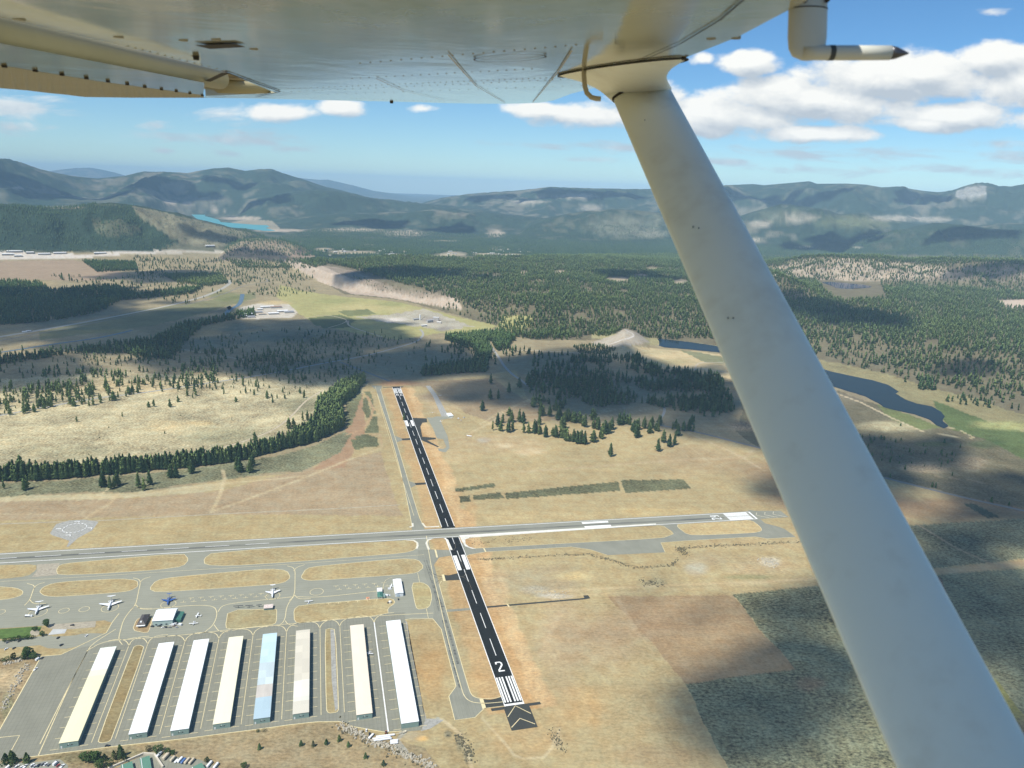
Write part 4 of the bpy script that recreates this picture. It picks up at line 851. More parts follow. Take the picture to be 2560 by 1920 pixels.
# ------------------------------------------------------------------ hangars
def sheet_metal(name, colr, dirv_, period=1.0, var=.10, patches=0.0, rough=.55):
    """ribbed roof or wall sheeting, a little uneven from bay to bay"""
    m, nt, bs = material(name)
    pos = nt.new('ShaderNodeTexCoord').outputs['Object']
    s = nt.new('ShaderNodeSeparateXYZ'); nt.put(s.inputs[0], pos)
    ch = s.outputs[dirv_]
    t = nt.math('FRACT', nt.math('DIVIDE', ch, period)); rib = nt.ramp(nt.math('ABSOLUTE', nt.math('SUBTRACT', t, .5)), .32, .5, 0, 1)
    n = nt.noise(nt.mapping(pos, (.25, .06, .25)), 1.0, 5, .65)
    f = nt.math('ADD', nt.math('SUBTRACT', 1.0, nt.math('MULTIPLY', rib, .10)), nt.math('MULTIPLY', nt.math('SUBTRACT', n, .5), var * 2))
    if patches:
        cell = nt.new('ShaderNodeCombineXYZ'); nt.put(cell.inputs[0], nt.math('FLOOR', nt.math('DIVIDE', s.outputs[0], 9.0))); nt.put(cell.inputs[1], nt.math('FLOOR', nt.math('DIVIDE', s.outputs[1], 14.0)))
        wn = nt.new('ShaderNodeTexWhiteNoise', noise_dimensions='2D'); nt.put(wn.inputs['Vector'], cell.outputs[0])
        f = nt.math('ADD', f, nt.math('MULTIPLY', nt.math('SUBTRACT', wn.outputs['Value'], .5), patches))
    nt.put(bs.inputs['Base Color'], nt.scale(tuple(colr), f)); bs.inputs['Roughness'].default_value = rough
    return m
M_TEAL = sheet_metal('teal_siding', (.235, .33, .285), 0, .8, .05); M_TEALD = plain('teal_door', (.19, .27, .24), .6, .08, .3)
M_TRIM = plain('white_trim', (.74, .75, .72), .5); M_FIX = plain('dark_fixture', (.05, .055, .06), .5)
def hangar(bl_, br, tr, tl, roofs, label, wall=None, h=6.8, fix=True):
    g = pxy([bl_, br, tr, tl], h)[:, :2]
    ax = (g[2] + g[3]) / 2 - (g[0] + g[1]) / 2; L = float(np.linalg.norm(ax)); wd = float((np.linalg.norm(g[1] - g[0]) + np.linalg.norm(g[2] - g[3])) / 2)
    c0 = (g[0] + g[1]) / 2; rz = math.atan2(ax[1], ax[0]) - math.pi / 2
    t = empty('hangar', (c0[0], c0[1], .14), rz, label, 'hangar', 'rows of aircraft hangars')
    b = MB(); hw = wd / 2 - .35
    b.add([(-hw, .3, 0), (hw, .3, 0), (hw, L - .3, 0), (-hw, L - .3, 0), (-hw, .3, h - .25), (hw, .3, h - .25), (hw, L - .3, h - .25), (-hw, L - .3, h - .25), (0, .3, h - .14), (0, L - .3, h - .14)],
          [(0, 1, 5, 8, 4), (2, 3, 7, 9, 6), (1, 2, 6, 5), (3, 0, 4, 7), (4, 8, 9, 7), (8, 5, 6, 9)])
    b.build('wall', wall or M_TEAL, t)
    for (f0, f1, mt) in roofs:
        b = MB(); y0, y1 = L * f0, L * f1; e = wd / 2
        b.add([(-e, y0, h - .12), (0, y0, h + .08), (e, y0, h - .12), (e, y1, h - .12), (0, y1, h + .08), (-e, y1, h - .12), (-e, y0, h - .3), (e, y0, h - .3), (e, y1, h - .3), (-e, y1, h - .3)],
              [(0, 1, 4, 5), (1, 2, 3, 4), (6, 7, 2, 1, 0), (8, 9, 5, 4, 3), (7, 8, 3, 2), (9, 6, 0, 5)])
        r_ = b.build('roof', mt, t); r_['label'] = mt.name.replace('_', ' ') + ' section'
    n = max(4, int(L / 15.5))
    for k in range(n):
        for sx_ in (-1, 1):
            b = MB(); b.box((sx_ * hw, (k + .5) * L / n, 2.75), (.16, L / n - 1.4, 5.3)); b.build('hangar_door', M_TEALD, t)
    if fix:
        b = MB(); b.box((-hw + 1.6, .24, 1.4), (1.5, .14, 2.6)); b.build('door', M_TRIM, t)
        for x_ in (-1.0, 2.6):
            b = MB(); b.box((x_, .24, 2.9), (1.3, .14, 1.0)); b.build('window', M_FIX, t)
        b = MB(); b.box((0, -.1, 4.2), (.5, .9, .35)); b.build('wall_lamp', M_TRIM, t)
    # stall lines painted on the lanes at both sides
    lm = MB(); dx = np.array((math.cos(rz), math.sin(rz))); dy = np.array((-math.sin(rz), math.cos(rz)))
    for k in range(n + 1):
        for s_ in (-1, 1):
            q = c0 + dy * (k * L / n) + dx * s_ * (wd / 2 + .6); lm.ribbon([q, q + dx * s_ * 8.0], .55, .27)
    return t, lm
STALLS = MB()
def hg(*a, **k):
    t, lm = hangar(*a, **k); STALLS.add(lm.v, lm.f); return t
RW = lambda n, c, p=0.0, v=.04: sheet_metal(n, c, 1, 1.2, v, p, .5)
RW_WHITE = RW('bright_white_roof', (.82, .84, .83))
hg((147.8, 1857), (194.2, 1853.4), (291.3, 1616.6), (251, 1619.4), [(0, .66, RW('pale_yellow_roof', (.78, .73, .48), .02)), (.66, .73, RW('cream_roof', (.74, .68, .54))), (.73, 1, RW('pale_green_white_roof', (.80, .84, .75)))], 'long hangar with pale yellow roof ending in a greenish white section, by the empty ramp')
hg((321.2, 1834.6), (367.3, 1831.5), (435, 1605.5), (397.7, 1607.5), [(0, 1, RW_WHITE)], 'white roofed long hangar beside the narrow brown grass median nearest the yellow hangar')
hg((425.2, 1827.4), (472, 1821), (522.7, 1597.7), (484.7, 1600), [(0, 1, RW_WHITE)], 'white roofed long hangar between another white one and a cream yellow one')
hg((531.9, 1810.2), (575.1, 1806.2), (608.4, 1590.4), (572.1, 1592.5), [(0, 1, RW('cream_yellow_roof', (.82, .77, .56), .02))], 'cream yellow roofed long hangar between a white one and the patchy blue one')
hg((633.5, 1796.6), (675, 1794.3), (692.7, 1582.8), (657.4, 1584.5), [(0, .22, RW('steel_blue_roof', (.40, .52, .57), .05)), (.22, .36, RW('rust_stained_roof', (.52, .48, .42), .12, .2)), (.36, .62, RW('grey_blue_patched_roof', (.54, .63, .64), .20, .12)), (.62, 1, RW('light_blue_roof', (.50, .65, .70), .09, .08))], 'patchy light blue roofed long hangar with a rusty patch')
hg((731.6, 1784.6), (772.4, 1781.7), (775, 1573.7), (740.2, 1576.3), [(0, .13, RW('beige_roof', (.62, .58, .47), .05)), (.13, .36, RW('pale_grey_patched_roof', (.70, .69, .58), .14)), (.36, 1, RW('sand_beige_roof', (.62, .575, .46), .11))], 'sand beige roofed hangar with pale patches beside the grass strip median')
hg((891, 1786.7), (931.4, 1783.5), (909, 1561), (874.8, 1563.3), [(0, 1, RW('peach_roof', (.78, .68, .54), .03))], 'peach coloured roof hangar between the grass median and the big white hangar')
hg((1003.4, 1808.4), (1047.5, 1804.1), (1001, 1549.8), (964.5, 1552.5), [(0, 1, RW_WHITE)], 'longest white roofed hangar, the one nearest the runway', fix=False)
tag(STALLS.build('stall_lines', M_YELLOW), kind='structure')

# ------------------------------------------------------------------ other airfield buildings
def frame2(p0, p1, z=0):
    """ground frame with its x axis from pixel p0 to p1"""
    a, b = P(*p0, z), P(*p1, z); d = (b - a)[:2]; return a, float(np.linalg.norm(d)), math.atan2(d[1], d[0])
M_GRN = sheet_metal('dark_green_roof', (.055, .17, .125), 0, .7, .08); M_BRN = sheet_metal('dark_brown_roof', (.075, .062, .055), 0, .6, .12)
a, L, rz = frame2((382.8, 1566), (432, 1563))
t = empty('terminal_hangar', (a[0], a[1], .1), rz, 'white roofed hangar with teal walls and a green lean-to, cars in front', 'hangar')
D_, h = 27.0, 8.0
b = MB(); b.add([(0, 0, 0), (L, 0, 0), (L, D_, 0), (0, D_, 0), (0, 0, h), (L, 0, h), (L, D_, h), (0, D_, h), (0, D_ * .74, h + 2.4), (L, D_ * .74, h + 2.4)], [(0, 1, 5, 4), (2, 3, 7, 6), (1, 2, 6, 9, 5), (3, 0, 4, 8, 7), (4, 5, 9, 8), (8, 9, 6, 7)]); b.build('wall', sheet_metal('pale_teal_siding', (.42, .52, .47), 0, .8, .05), t)
b = MB(); e = .7; b.add([(-e, -e, h - .1), (L + e, -e, h - .1), (L + e, D_ * .74, h + 2.7), (-e, D_ * .74, h + 2.7), (L + e, D_ + e, h - .1), (-e, D_ + e, h - .1), (-e, -e, h + .2), (L + e, -e, h + .2), (L + e, D_ * .74, h + 3), (-e, D_ * .74, h + 3), (L + e, D_ + e, h + .2), (-e, D_ + e, h + .2)],
                        [(6, 7, 8, 9), (9, 8, 10, 11), (1, 0, 3, 2), (2, 3, 5, 4), (0, 1, 7, 6), (4, 5, 11, 10), (1, 2, 8, 7), (2, 4, 10, 8), (3, 0, 6, 9), (5, 3, 9, 11)]); b.build('roof', RW_WHITE, t)
b = MB(); b.add([(L + .8, 5, 5.4), (L + 8.5, 5, 3.8), (L + 8.5, D_ - 2, 3.8), (L + .8, D_ - 2, 5.4), (L + .8, 5, 0), (L + 8.5, 5, 0), (L + 8.5, D_ - 2, 0), (L + .8, D_ - 2, 0)], [(0, 1, 2, 3), (4, 5, 1, 0), (5, 6, 2, 1), (6, 7, 3, 2)]); b.build('lean_to', M_GRN, t)
for k in range(5):
    b = MB(); b.box((4 + k * 6.2, -.12, 2.2), (2.2, .2, 1.6)); b.build('window', M_FIX, t)
a, L, rz = frame2((342, 1569), (364, 1567.5))
t = empty('administration_building', (a[0], a[1], .15), rz, 'dark brown roofed building with a white porch awning in a grass island', 'building')
D_ = 24; b = MB(); b.box((L / 2, D_ / 2, 2), (L - 1.6, D_ - 1.6, 4)); b.build('wall', plain('brown_siding', (.16, .13, .11), .8, .1, .3), t)
b = MB(); b.add([(0, 0, 4), (L, 0, 4), (L, D_, 4), (0, D_, 4), (L / 2, 6, 7.4), (L / 2, D_ - 6, 7.4)], [(0, 1, 4), (1, 2, 5, 4), (2, 3, 5), (3, 0, 4, 5), (3, 2, 1, 0)]); b.build('roof', M_BRN, t)
b = MB(); b.box((L / 2, -1.4, 3.2), (L, 2.6, .25)); b.build('awning', M_TRIM, t); b = MB(); b.box((L * .45, 3.2, 5.9), (2.2, 2.2, 1.4)); b.build('roof_vent', M_TRIM, t)
a, L, rz = frame2((987.5, 1493), (1009, 1491))
t = empty('hangar', (a[0], a[1], .1), rz, 'small plain white hangar standing alone by the taxiway', 'hangar')
D_ = 40; b = MB(); b.box((L / 2, D_ / 2, 2.8), (L - .8, D_ - .8, 5.6)); b.build('wall', plain('white_siding', (.72, .74, .74), .6, .05, .3), t)
b = MB(); b.add([(0, 0, 5.5), (L / 2, 0, 6.3), (L, 0, 5.5), (L, D_, 5.5), (L / 2, D_, 6.3), (0, D_, 5.5)], [(0, 1, 4, 5), (1, 2, 3, 4)]); b.add([(0, 0, 5.3), (L, 0, 5.3), (L, D_, 5.3), (0, D_, 5.3), (0, 0, 5.5), (L, 0, 5.5), (L, D_, 5.5), (0, D_, 5.5)], [(0, 1, 5, 4), (1, 2, 6, 5), (2, 3, 7, 6), (3, 0, 4, 7), (3, 2, 1, 0)]); b.build('roof', RW_WHITE, t)
b = MB(); b.box((L * .35, -.05, 2), (3.5, .2, 3.6)); b.build('door', plain('pale_blue_door', (.45, .55, .62), .6), t)
a, L, rz = frame2((943.5, 1499), (957.5, 1498))
t = empty('office_building', (a[0], a[1], .1), rz, 'small dark green roofed office with a white annex beside the glider strip', 'building')
b = MB(); b.box((L / 2, 7, 1.7), (L - 1, 13, 3.4)); b.build('wall', plain('cream_siding', (.5, .48, .38), .8, .1, .3), t)
b = MB(); b.add([(0, 0, 3.3), (L, 0, 3.3), (L, 14, 3.3), (0, 14, 3.3), (L / 2, 2, 5.4), (L / 2, 12, 5.4)], [(0, 1, 4), (1, 2, 5, 4), (2, 3, 5), (3, 0, 4, 5), (3, 2, 1, 0)]); b.build('roof', M_GRN, t)
b = MB(); b.box((L * .45, 20, 1.9), (L * .95, 10, 3.8)); b.build('annex', M_TRIM, t); b = MB(); b.box((L + 2, 6, 1.4), (3.0, 9, 2.8)); b.build('side_shed', plain('grey_green', (.20, .28, .25), .7), t)
a, L, rz = frame2((659, 1528.5), (682, 1526.5))
t = empty('fuel_shed', (a[0], a[1], .19), rz, 'small white and pale red roofed shed at the end of a grass island', 'shed')
b = MB(); b.box((L / 2, 6, 1.6), (L - .6, 8, 3.2)); b.build('wall', plain('grey_green', (1, 1, 1)), t); b = MB(); b.box((L / 2, 6, 3.4), (L, 9.6, .4)); b.build('roof', plain('faded_red_white_roof', (.66, .56, .50), .6, .25, .5), t)
for q, (px_, py_) in enumerate(((596, 1520), (623, 1519), (648, 1517.6))):  # dark T shapes of unknown use, built as a post with a crossbar
    g = P(px_, py_); t = empty('t_frame', (g[0], g[1], .1), a_cr, ['dark T-shaped frame at the far left end of its row', 'dark T-shaped frame in the middle of its row', 'dark T-shaped frame beside the small red and white shed'][q], 't_shape', 'dark T-shaped frames beside the grass island')
    b = MB(); b.box((0, 0, 1.6), (.5, .5, 3.2)); b.build('post', M_FIX, t); b = MB(); b.box((0, 0, 3.3), (13 - q * 3, 1.3, .3)); b.build('crossbar', M_FIX, t)

# self storage yard at the bottom edge
M_STORE = plain('sage_green_roof', (.10, .22, .155), .6, .06, .2)
def store(p0, p1, depth, hgt, label):
    a, L, rz = frame2(p0, p1, hgt); t = empty('storage_building', (a[0], a[1], 0), rz, label, 'storage building', 'green roofed storage buildings')
    b = MB(); b.box((L / 2, -depth / 2, hgt / 2), (L - .5, depth - .5, hgt)); b.build('wall', plain('tan_block', (.42, .38, .30), .9, .1, .3), t)
    b = MB(); b.box((L / 2, -depth / 2, hgt + .1), (L, depth, .3)); b.build('roof', M_STORE, t)
    b = MB(); b.box((1.2, -depth / 2, hgt + .4), (.5, depth, .3)); b.build('roof_edge', M_TRIM, t)
store((349, 1897), (374, 1889), 30, 3.4, 'green roofed storage building behind the parked trailers'); store((302, 1913), (330, 1903), 24, 3.4, 'green roofed storage building at the left end of the yard'); store((477, 1920), (504, 1907), 20, 3.4, 'green roofed storage building at the right, with a pale parapet')
def wallrun(pts, label, hgt=2.2):
    g = pxy(pts); b = MB()
    for p, q in zip(g[:-1], g[1:]):
        d = q - p; b.box(((p[0] + q[0]) / 2, (p[1] + q[1]) / 2, hgt / 2), (float(np.hypot(d[0], d[1])), 1.4, hgt), math.atan2(d[1], d[0]))
    tag(b.build('perimeter_wall', plain('pale_block_wall', (.58, .53, .43), .9, .1, .3)), label, 'wall')
wallrun([(270, 1924), (359, 1886), (386, 1887.5), (408, 1920)], 'pale block wall around the green roofed storage yard')
flat('storage_yard', [(270, 1930), (359, 1888), (388, 1886), (500, 1899), (560, 1925), (560, 1960), (270, 1960)], M_TAXI, .09)
flat('parking_lot', [(-60, 1912), (20, 1909), (100, 1904), (150, 1898), (170, 1913), (168, 1960), (-60, 1960)], M_APRON, .09)

# ------------------------------------------------------------------ vehicles
M_GLASS = plain('tinted_glass', (.03, .04, .05), .12, 0, 1, 0, .6); M_TYRE = plain('tyre', (.02, .02, .02), .9)
CARCOL = {'white': (.75, .76, .76), 'black': (.018, .018, .02), 'silver': (.45, .46, .47), 'red': (.30, .03, .03), 'blue': (.08, .16, .36), 'brown': (.16, .10, .07), 'grey': (.16, .165, .17), 'tan': (.55, .47, .34)}
PROTO = {}
def car_parts(kind, c):
    key = (kind, c)
    if key in PROTO: return PROTO[key]
    mp = plain('car_paint_' + c, CARCOL[c], .3, 0, 1, 0, .5, .5); L, W_, H_ = {'car': (4.5, 1.85, 1.45), 'suv': (4.9, 2.0, 1.8), 'pickup': (5.6, 2.0, 1.85), 'van': (6.0, 2.2, 2.6)}[kind]
    b = MB(); hb = .52 * H_
    prof = [(-L / 2, .35), (L / 2, .35), (L / 2, hb * .92), (L * .2, hb), (-L / 2 + .1, hb)] if kind != 'van' else [(-L / 2, .35), (L / 2, .35), (L / 2, H_ * .5), (L * .34, H_ * .62), (L * .22, H_), (-L / 2, H_)]
    b.loft([[(x, s * W_ / 2 * .98, z) for x, z in prof] for s in (-1, 1)]); parts = [('body', b, mp)]
    g = MB()
    if kind == 'van': g.box((L * .30, 0, H_ * .78), (.5, W_ * .9, H_ * .3))
    else:
        x0, x1 = {'car': (-L * .36, L * .22), 'suv': (-L * .46, L * .22), 'pickup': (-L * .08, L * .24)}[kind]
        g.loft([[(x0, s * W_ * .46, hb), (x1, s * W_ * .46, hb), (x1 - .7, s * W_ * .38, H_ - .12), (x0 + .45, s * W_ * .38, H_ - .12)] for s in (-1, 1)])
        r_ = MB(); r_.box(((x0 + x1) / 2 - .1, 0, H_ - .06), (x1 - x0 - 1.2, W_ * .76, .12)); parts.append(('roof', r_, mp))
    parts.append(('windows', g, M_GLASS))
    for sx_ in (-1, 1):
        for sy in (-1, 1):
            k = MB(); k.tube([(sx_ * L * .31, sy * (W_ / 2 - .22), .34), (sx_ * L * .31, sy * (W_ / 2 + .02), .34)], .34, 10); parts.append(('wheel', k, M_TYRE))
    meshes = []
    for n, b_, m_ in parts:
        o = b_.build(n, m_); meshes.append((n, o.data)); bpy.data.objects.remove(o)
    PROTO[key] = meshes
    return meshes
def car(px_, py_, ang, kind, c, label, group=None, z=.1):
    g = P(px_, py_); t = empty('pickup_truck' if kind == 'pickup' else kind if kind in ('van', 'suv') else 'car', (g[0], g[1], z), ang, label, 'pickup truck' if kind == 'pickup' else 'car' if kind == 'suv' else kind, group)
    for n, me in car_parts(kind, c): obj(n, me, t)
    return t
ah = a_run - .12
car(180.7, 1564, ah + 1.5, 'suv', 'black', 'black suv parked on the gravel strip below the yellow circles'); car(145.7, 1595.5, ah - .2, 'suv', 'black', 'black car parked at the dry grass edge below the concrete pad'); car(153.8, 1613.5, ah - .5, 'suv', 'black', 'black car at the lower edge of the small parking lot')
car(19.5, 1607, ah - .6, 'car', 'grey', 'dark grey car under the trees by the lawn'); car(48.8, 1603.5, ah - .5, 'car', 'black', 'black car between the lawn hedge and the parking lot'); car(15.5, 1623.5, ah - .4, 'car', 'white', 'white car in the parking lot beside a black one'); car(35, 1621.5, ah - .4, 'car', 'black', 'black and white car in the parking lot beside a white one')
car(216.5, 1590, ah - .3, 'car', 'white', 'small white car alone by the shrub row near the ramp'); car(95, 1649.5, ah - .4, 'van', 'white', 'white van at the corner of the empty ramp'); car(105.8, 1646, ah - .2, 'car', 'black', 'black car at the corner of the empty ramp'); car(89, 1674, ah - .3, 'pickup', 'white', 'white pickup truck on the yellow line of the empty ramp'); car(269, 1866, a_cr, 'suv', 'black', 'black car at the foot of the grass median by the yellow line')
for q, (x_, y_, k_, c_, l_) in enumerate([(380.6, 1567, 'suv', 'black', 'black car at the teal hangar corner nearest the brown building'), (398, 1566, 'suv', 'black', 'black car close against the teal hangar front'), (407, 1570, 'car', 'white', 'white car in front of the teal hangar, beside a black one'), (413.7, 1569, 'suv', 'black', 'black car in the middle of the row before the teal hangar'), (424.8, 1569.5, 'car', 'grey', 'grey car in the row before the teal hangar'), (436, 1566, 'suv', 'brown', 'brown car beside the white vans at the teal hangar corner'), (441.4, 1569, 'car', 'silver', 'silver car at the right end of the row before the teal hangar'), (430.5, 1563.5, 'van', 'white', 'white van tight against the teal hangar corner'), (436, 1562, 'van', 'white', 'white van second from the teal hangar corner'), (449.5, 1563, 'van', 'white', 'white van parked apart to the right of the teal hangar')]):
    car(x_, y_, ah + 1.2 + .2 * (q % 3), k_, c_, l_, 'cars before the white roofed terminal hangar')
LOT = [(21.7, 1919.5, 'van', 'white', 'white van at the left end of the lot under the trees'), (42.5, 1917.5, 'suv', 'white', 'large white car beside the dark trees in the lot'), (54, 1919, 'car', 'white', 'white car low in the lot between two white ones'), (64, 1916.5, 'pickup', 'white', 'white pickup in the lot left of the gap'), (80.5, 1914.5, 'suv', 'white', 'tall white car at the left of the closely parked row'), (87, 1917, 'car', 'silver', 'silver car in the closely parked row'), (97.6, 1914.5, 'suv', 'black', 'black car in the closely parked row'), (106.7, 1911.5, 'suv', 'grey', 'dark grey car in the closely parked row'),
       (114, 1912, 'car', 'white', 'white car between dark ones in the closely parked row'), (122, 1913.5, 'car', 'grey', 'grey car at the right end of the closely parked row'), (139, 1910.5, 'van', 'white', 'white van beside the red car'), (145.5, 1915, 'car', 'red', 'red car between white vehicles at the end of the lot'), (155.5, 1917, 'pickup', 'white', 'white truck parked askew right of the red car')]
for x_, y_, k_, c_, l_ in LOT: car(x_, y_, ah - .35, k_, c_, l_, 'cars in the lot at the lower left')
car(965.3, 1490, ah + 1.2, 'van', 'white', 'white van beside the green roofed office'); car(971.2, 1489, ah + 1.3, 'pickup', 'white', 'white pickup between the green office and the white hangar'); car(975, 1474, a_cr, 'van', 'white', 'white van by the white hangar door'); car(996, 1499, ah, 'car', 'black', 'dark car in front of the small white hangar')
def trailer(px_, py_, ang, dims, c, label, kind='trailer', cat='trailer', group=None):
    g = P(px_, py_); t = empty(kind, (g[0], g[1], .1), ang, label, cat, group); L, W_, H_ = dims
    b = MB(); n = 10; rings = []
    for x, s in ((-L / 2, .80), (-L / 2 + .25, 1.0), (L / 2 - .9, 1.0), (L / 2, .62)):
        rings.append([(x, W_ / 2 * s * math.copysign(abs(math.cos(a_)) ** .5, math.cos(a_)), .55 + (H_ - .55) / 2 * (1 + s * math.copysign(abs(math.sin(a_)) ** .5, math.sin(a_)))) for a_ in [2 * math.pi * k / n + .31 for k in range(n)]])
    b.loft(rings); b.build('body', plain('trailer_' + c, CARCOL[c], .4), t)
    for sy in (-1, 1):
        k = MB(); k.tube([(-L * .1, sy * (W_ / 2 - .2), .4), (-L * .1, sy * W_ / 2, .4)], .4, 8); k.build('wheel', M_TYRE, t)
    b = MB(); b.box((L / 2 + .6, 0, .5), (1.4, .2, .15)); b.build('drawbar', M_FIX, t)
    return t
GT = 'white trailers at the end of the hangar lane'
trailer(964, 1841.5, a_cr + .02, (20, 1.9, 2.0), 'white', 'long white glider trailer, the uppermost of the stack of white tubes', 'glider_trailer', 'trailer', GT); trailer(954, 1847, a_cr + .02, (19, 1.8, 2.0), 'white', 'long white glider trailer in the middle of the stack of white tubes', 'glider_trailer', 'trailer', GT); trailer(957, 1851, a_cr + .03, (19, 1.8, 2.0), 'white', 'long white glider trailer, lowest of the three long tubes', 'glider_trailer', 'trailer', GT)
for k, l_ in enumerate(('upper', 'middle', 'lower')): trailer(985.5, 1853 + k * 3.6, a_cr, (8.2, 1.7, 1.9), 'white', 'short white trailer, %s of three beside the long glider trailers' % l_, 'trailer', 'trailer', 'short white trailers')
trailer(928, 1842.5, a_cr + .9, (8, 2.3, 2.1), 'white', 'white boat-shaped trailer at the left of the glider trailers')
car(916, 1827, ah, 'car', 'white', 'small white car by the yellow line near the boulders'); car(924, 1836, ah, 'car', 'black', 'small black car above the white boat-shaped trailer')
YARD = [(398, 1889, (7.5, 2.5, 2.9), 'white', 'white motor home by the corner of the storage wall'), (415, 1894, (9, 3.4, 3.4), 'tan', 'tan motor home, largest in the storage yard'), (432, 1900, (7, 2.5, 3.0), 'tan', 'narrow tan trailer beside the largest motor home'), (441, 1904.5, (5, 2, 1.7), 'white', 'low white trailer between tan and blue ones'), (450.5, 1902, (7.5, 2.4, 2.6), 'white', 'white trailer beside the blue one in the yard'), (458.5, 1904.5, (7, 2.4, 2.4), 'blue', 'blue covered trailer in the storage yard'), (468, 1905, (8, 2.5, 3.0), 'tan', 'tan caravan, left one of a close pair'), (479.5, 1906, (8, 2.6, 3.0), 'tan', 'tan caravan, right one of a close pair'), (524, 1913, (8, 2.4, 2.8), 'white', 'white trailer at the right edge of the yard, left of two'), (540, 1917, (8, 2.4, 2.8), 'white', 'white trailer at the far right of the yard')]
for x_, y_, dm, c_, l_ in YARD: trailer(x_, y_, ah - .35, dm, c_, l_, 'motor_home' if 'home' in l_ else 'trailer', 'motor home' if 'home' in l_ else 'trailer', 'vehicles in the storage yard')
# fuel truck at the jet
g = P(72.5, 1542); t = empty('fuel_truck', (g[0], g[1], .1), a_cr - .15, 'white fuel truck parked at the nose of the leftmost jet', 'truck')
b = MB(); b.tube([(-4.4, 0, 1.9), (1.6, 0, 1.9)], 1.15, 12); b.build('tank', plain('car_paint_white', CARCOL['white'], .3), t); b = MB(); b.box((3.4, 0, 1.5), (2.3, 2.3, 2.2), 0, 0, .88); b.build('cab', MATS['car_paint_white'], t); b = MB(); b.box((-.6, 0, .75), (9, 2.1, .35)); b.build('chassis', M_FIX, t)
for x_ in (-3.6, -2.4, 3.2):
    for sy in (-1, 1): k = MB(); k.tube([(x_, sy * .8, .5), (x_, sy * 1.15, .5)], .5, 10); k.build('wheel', M_TYRE, t)
g = P(965, 1833); t = empty('tractor', (g[0], g[1], .1), ah, 'orange red tractor at the foot of the white lane line', 'tractor'); b = MB(); b.box((1.1, 0, 1.1), (2.4, 1.1, 1.0)); b.box((-.7, 0, 1.4), (1.8, 1.6, .8)); b.build('body', plain('orange_paint', (.50, .15, .07), .5), t); b = MB(); b.box((-.8, 0, 2.3), (1.5, 1.4, 1.1), 0, 0, .85); b.build('cab', M_GLASS, t)
for x_, r_ in ((-1.1, .85), (1.6, .55)):
    for sy in (-1, 1): k = MB(); k.tube([(x_, sy * .75, r_), (x_, sy * 1.2, r_)], r_, 12); k.build('wheel', M_TYRE, t)
g = P(1006, 1833.5); t = empty('lift_crane', (g[0], g[1], .1), .65, 'pale boom lift slanting near the end of the longest hangar', 'crane'); b = MB(); b.box((2.5, 0, .9), (4.5, 2.2, .9)); b.build('body', plain('cream_paint', (.62, .56, .42), .5), t); b = MB(); b.tube([(2.5, 0, 1.6), (-7, 0, 2.6)], .35, 6); b.build('boom', MATS['cream_paint'], t)
for x_ in (1.0, 4.0):
    for sy in (-1, 1): k = MB(); k.tube([(x_, sy * .9, .5), (x_, sy * 1.25, .5)], .5, 10); k.build('wheel', M_TYRE, t)
g = P(919.7, 1497); t = empty('wind_indicator', (g[0], g[1], .1), 0, 'orange and white wind tee on legs beside the glider strip', 'wind indicator'); b = MB(); b.tube([(0, 0, 0), (0, 0, 2.2)], .15, 6); b.build('mast', M_TRIM, t); b = MB(); b.box((0, 0, 2.3), (4.6, .9, .25), .3); b.box((-.4, -1.6, 2.3), (.9, 3.6, .22), .3); b.build('tee', plain('orange_fabric', (.66, .22, .08), .7), t); b = MB(); b.box((0, 0, .25), (5, 5, .1), .3); b.build('base', plain('pale_orange_base', (.66, .42, .28), .8, .3, .6), t)
g = P(975.3, 1507); t = empty('water_tank', (g[0], g[1], .1), .2, 'pale round-topped tank on a dirt patch by the small white hangar', 'tank'); b = MB(); b.tube([(0, 0, 0), (0, 0, 2.6), (0, 0, 3.1)], [2.2, 2.2, 1.0], 14); b.build('shell', plain('cream_tank', (.62, .60, .52), .6), t); b = MB(); b.box((-2.8, -1, .9), (2.0, 1.6, 1.8)); b.build('pump_box', M_FIX, t)

# ------------------------------------------------------------------ parked aircraft
def lathe_y(prof, n=14, z=0.0, sq_=1.0):
    return [[(r_ * math.cos(2 * math.pi * k / n), y, z + r_ * sq_ * math.sin(2 * math.pi * k / n)) for k in range(n)] for y, r_ in prof]
def plate(b, root, tip, th, axis='x'):
    """tapered thin panel from root chord to tip chord (each: leading point, trailing point)"""
    v = []
    for (p, q), h_ in ((root, th), (tip, th * .5)):
        for s in (-1, 1):
            for e in (p, ((p[0] + q[0]) / 2, (p[1] + q[1]) / 2, (p[2] + q[2]) / 2), q):
                k = h_ / 2 * s * (1.0 if e not in (p, q) else .25)
                v.append((e[0], e[1], e[2] + k) if axis == 'x' else (e[0] + k, e[1], e[2]))
    b.add(v, [(0, 1, 4, 3), (1, 2, 5, 4), (6, 9, 10, 7), (7, 10, 11, 8), (0, 6, 7, 1), (1, 7, 8, 2), (3, 4, 10, 9), (4, 5, 11, 10), (0, 3, 9, 6), (2, 8, 11, 5)])
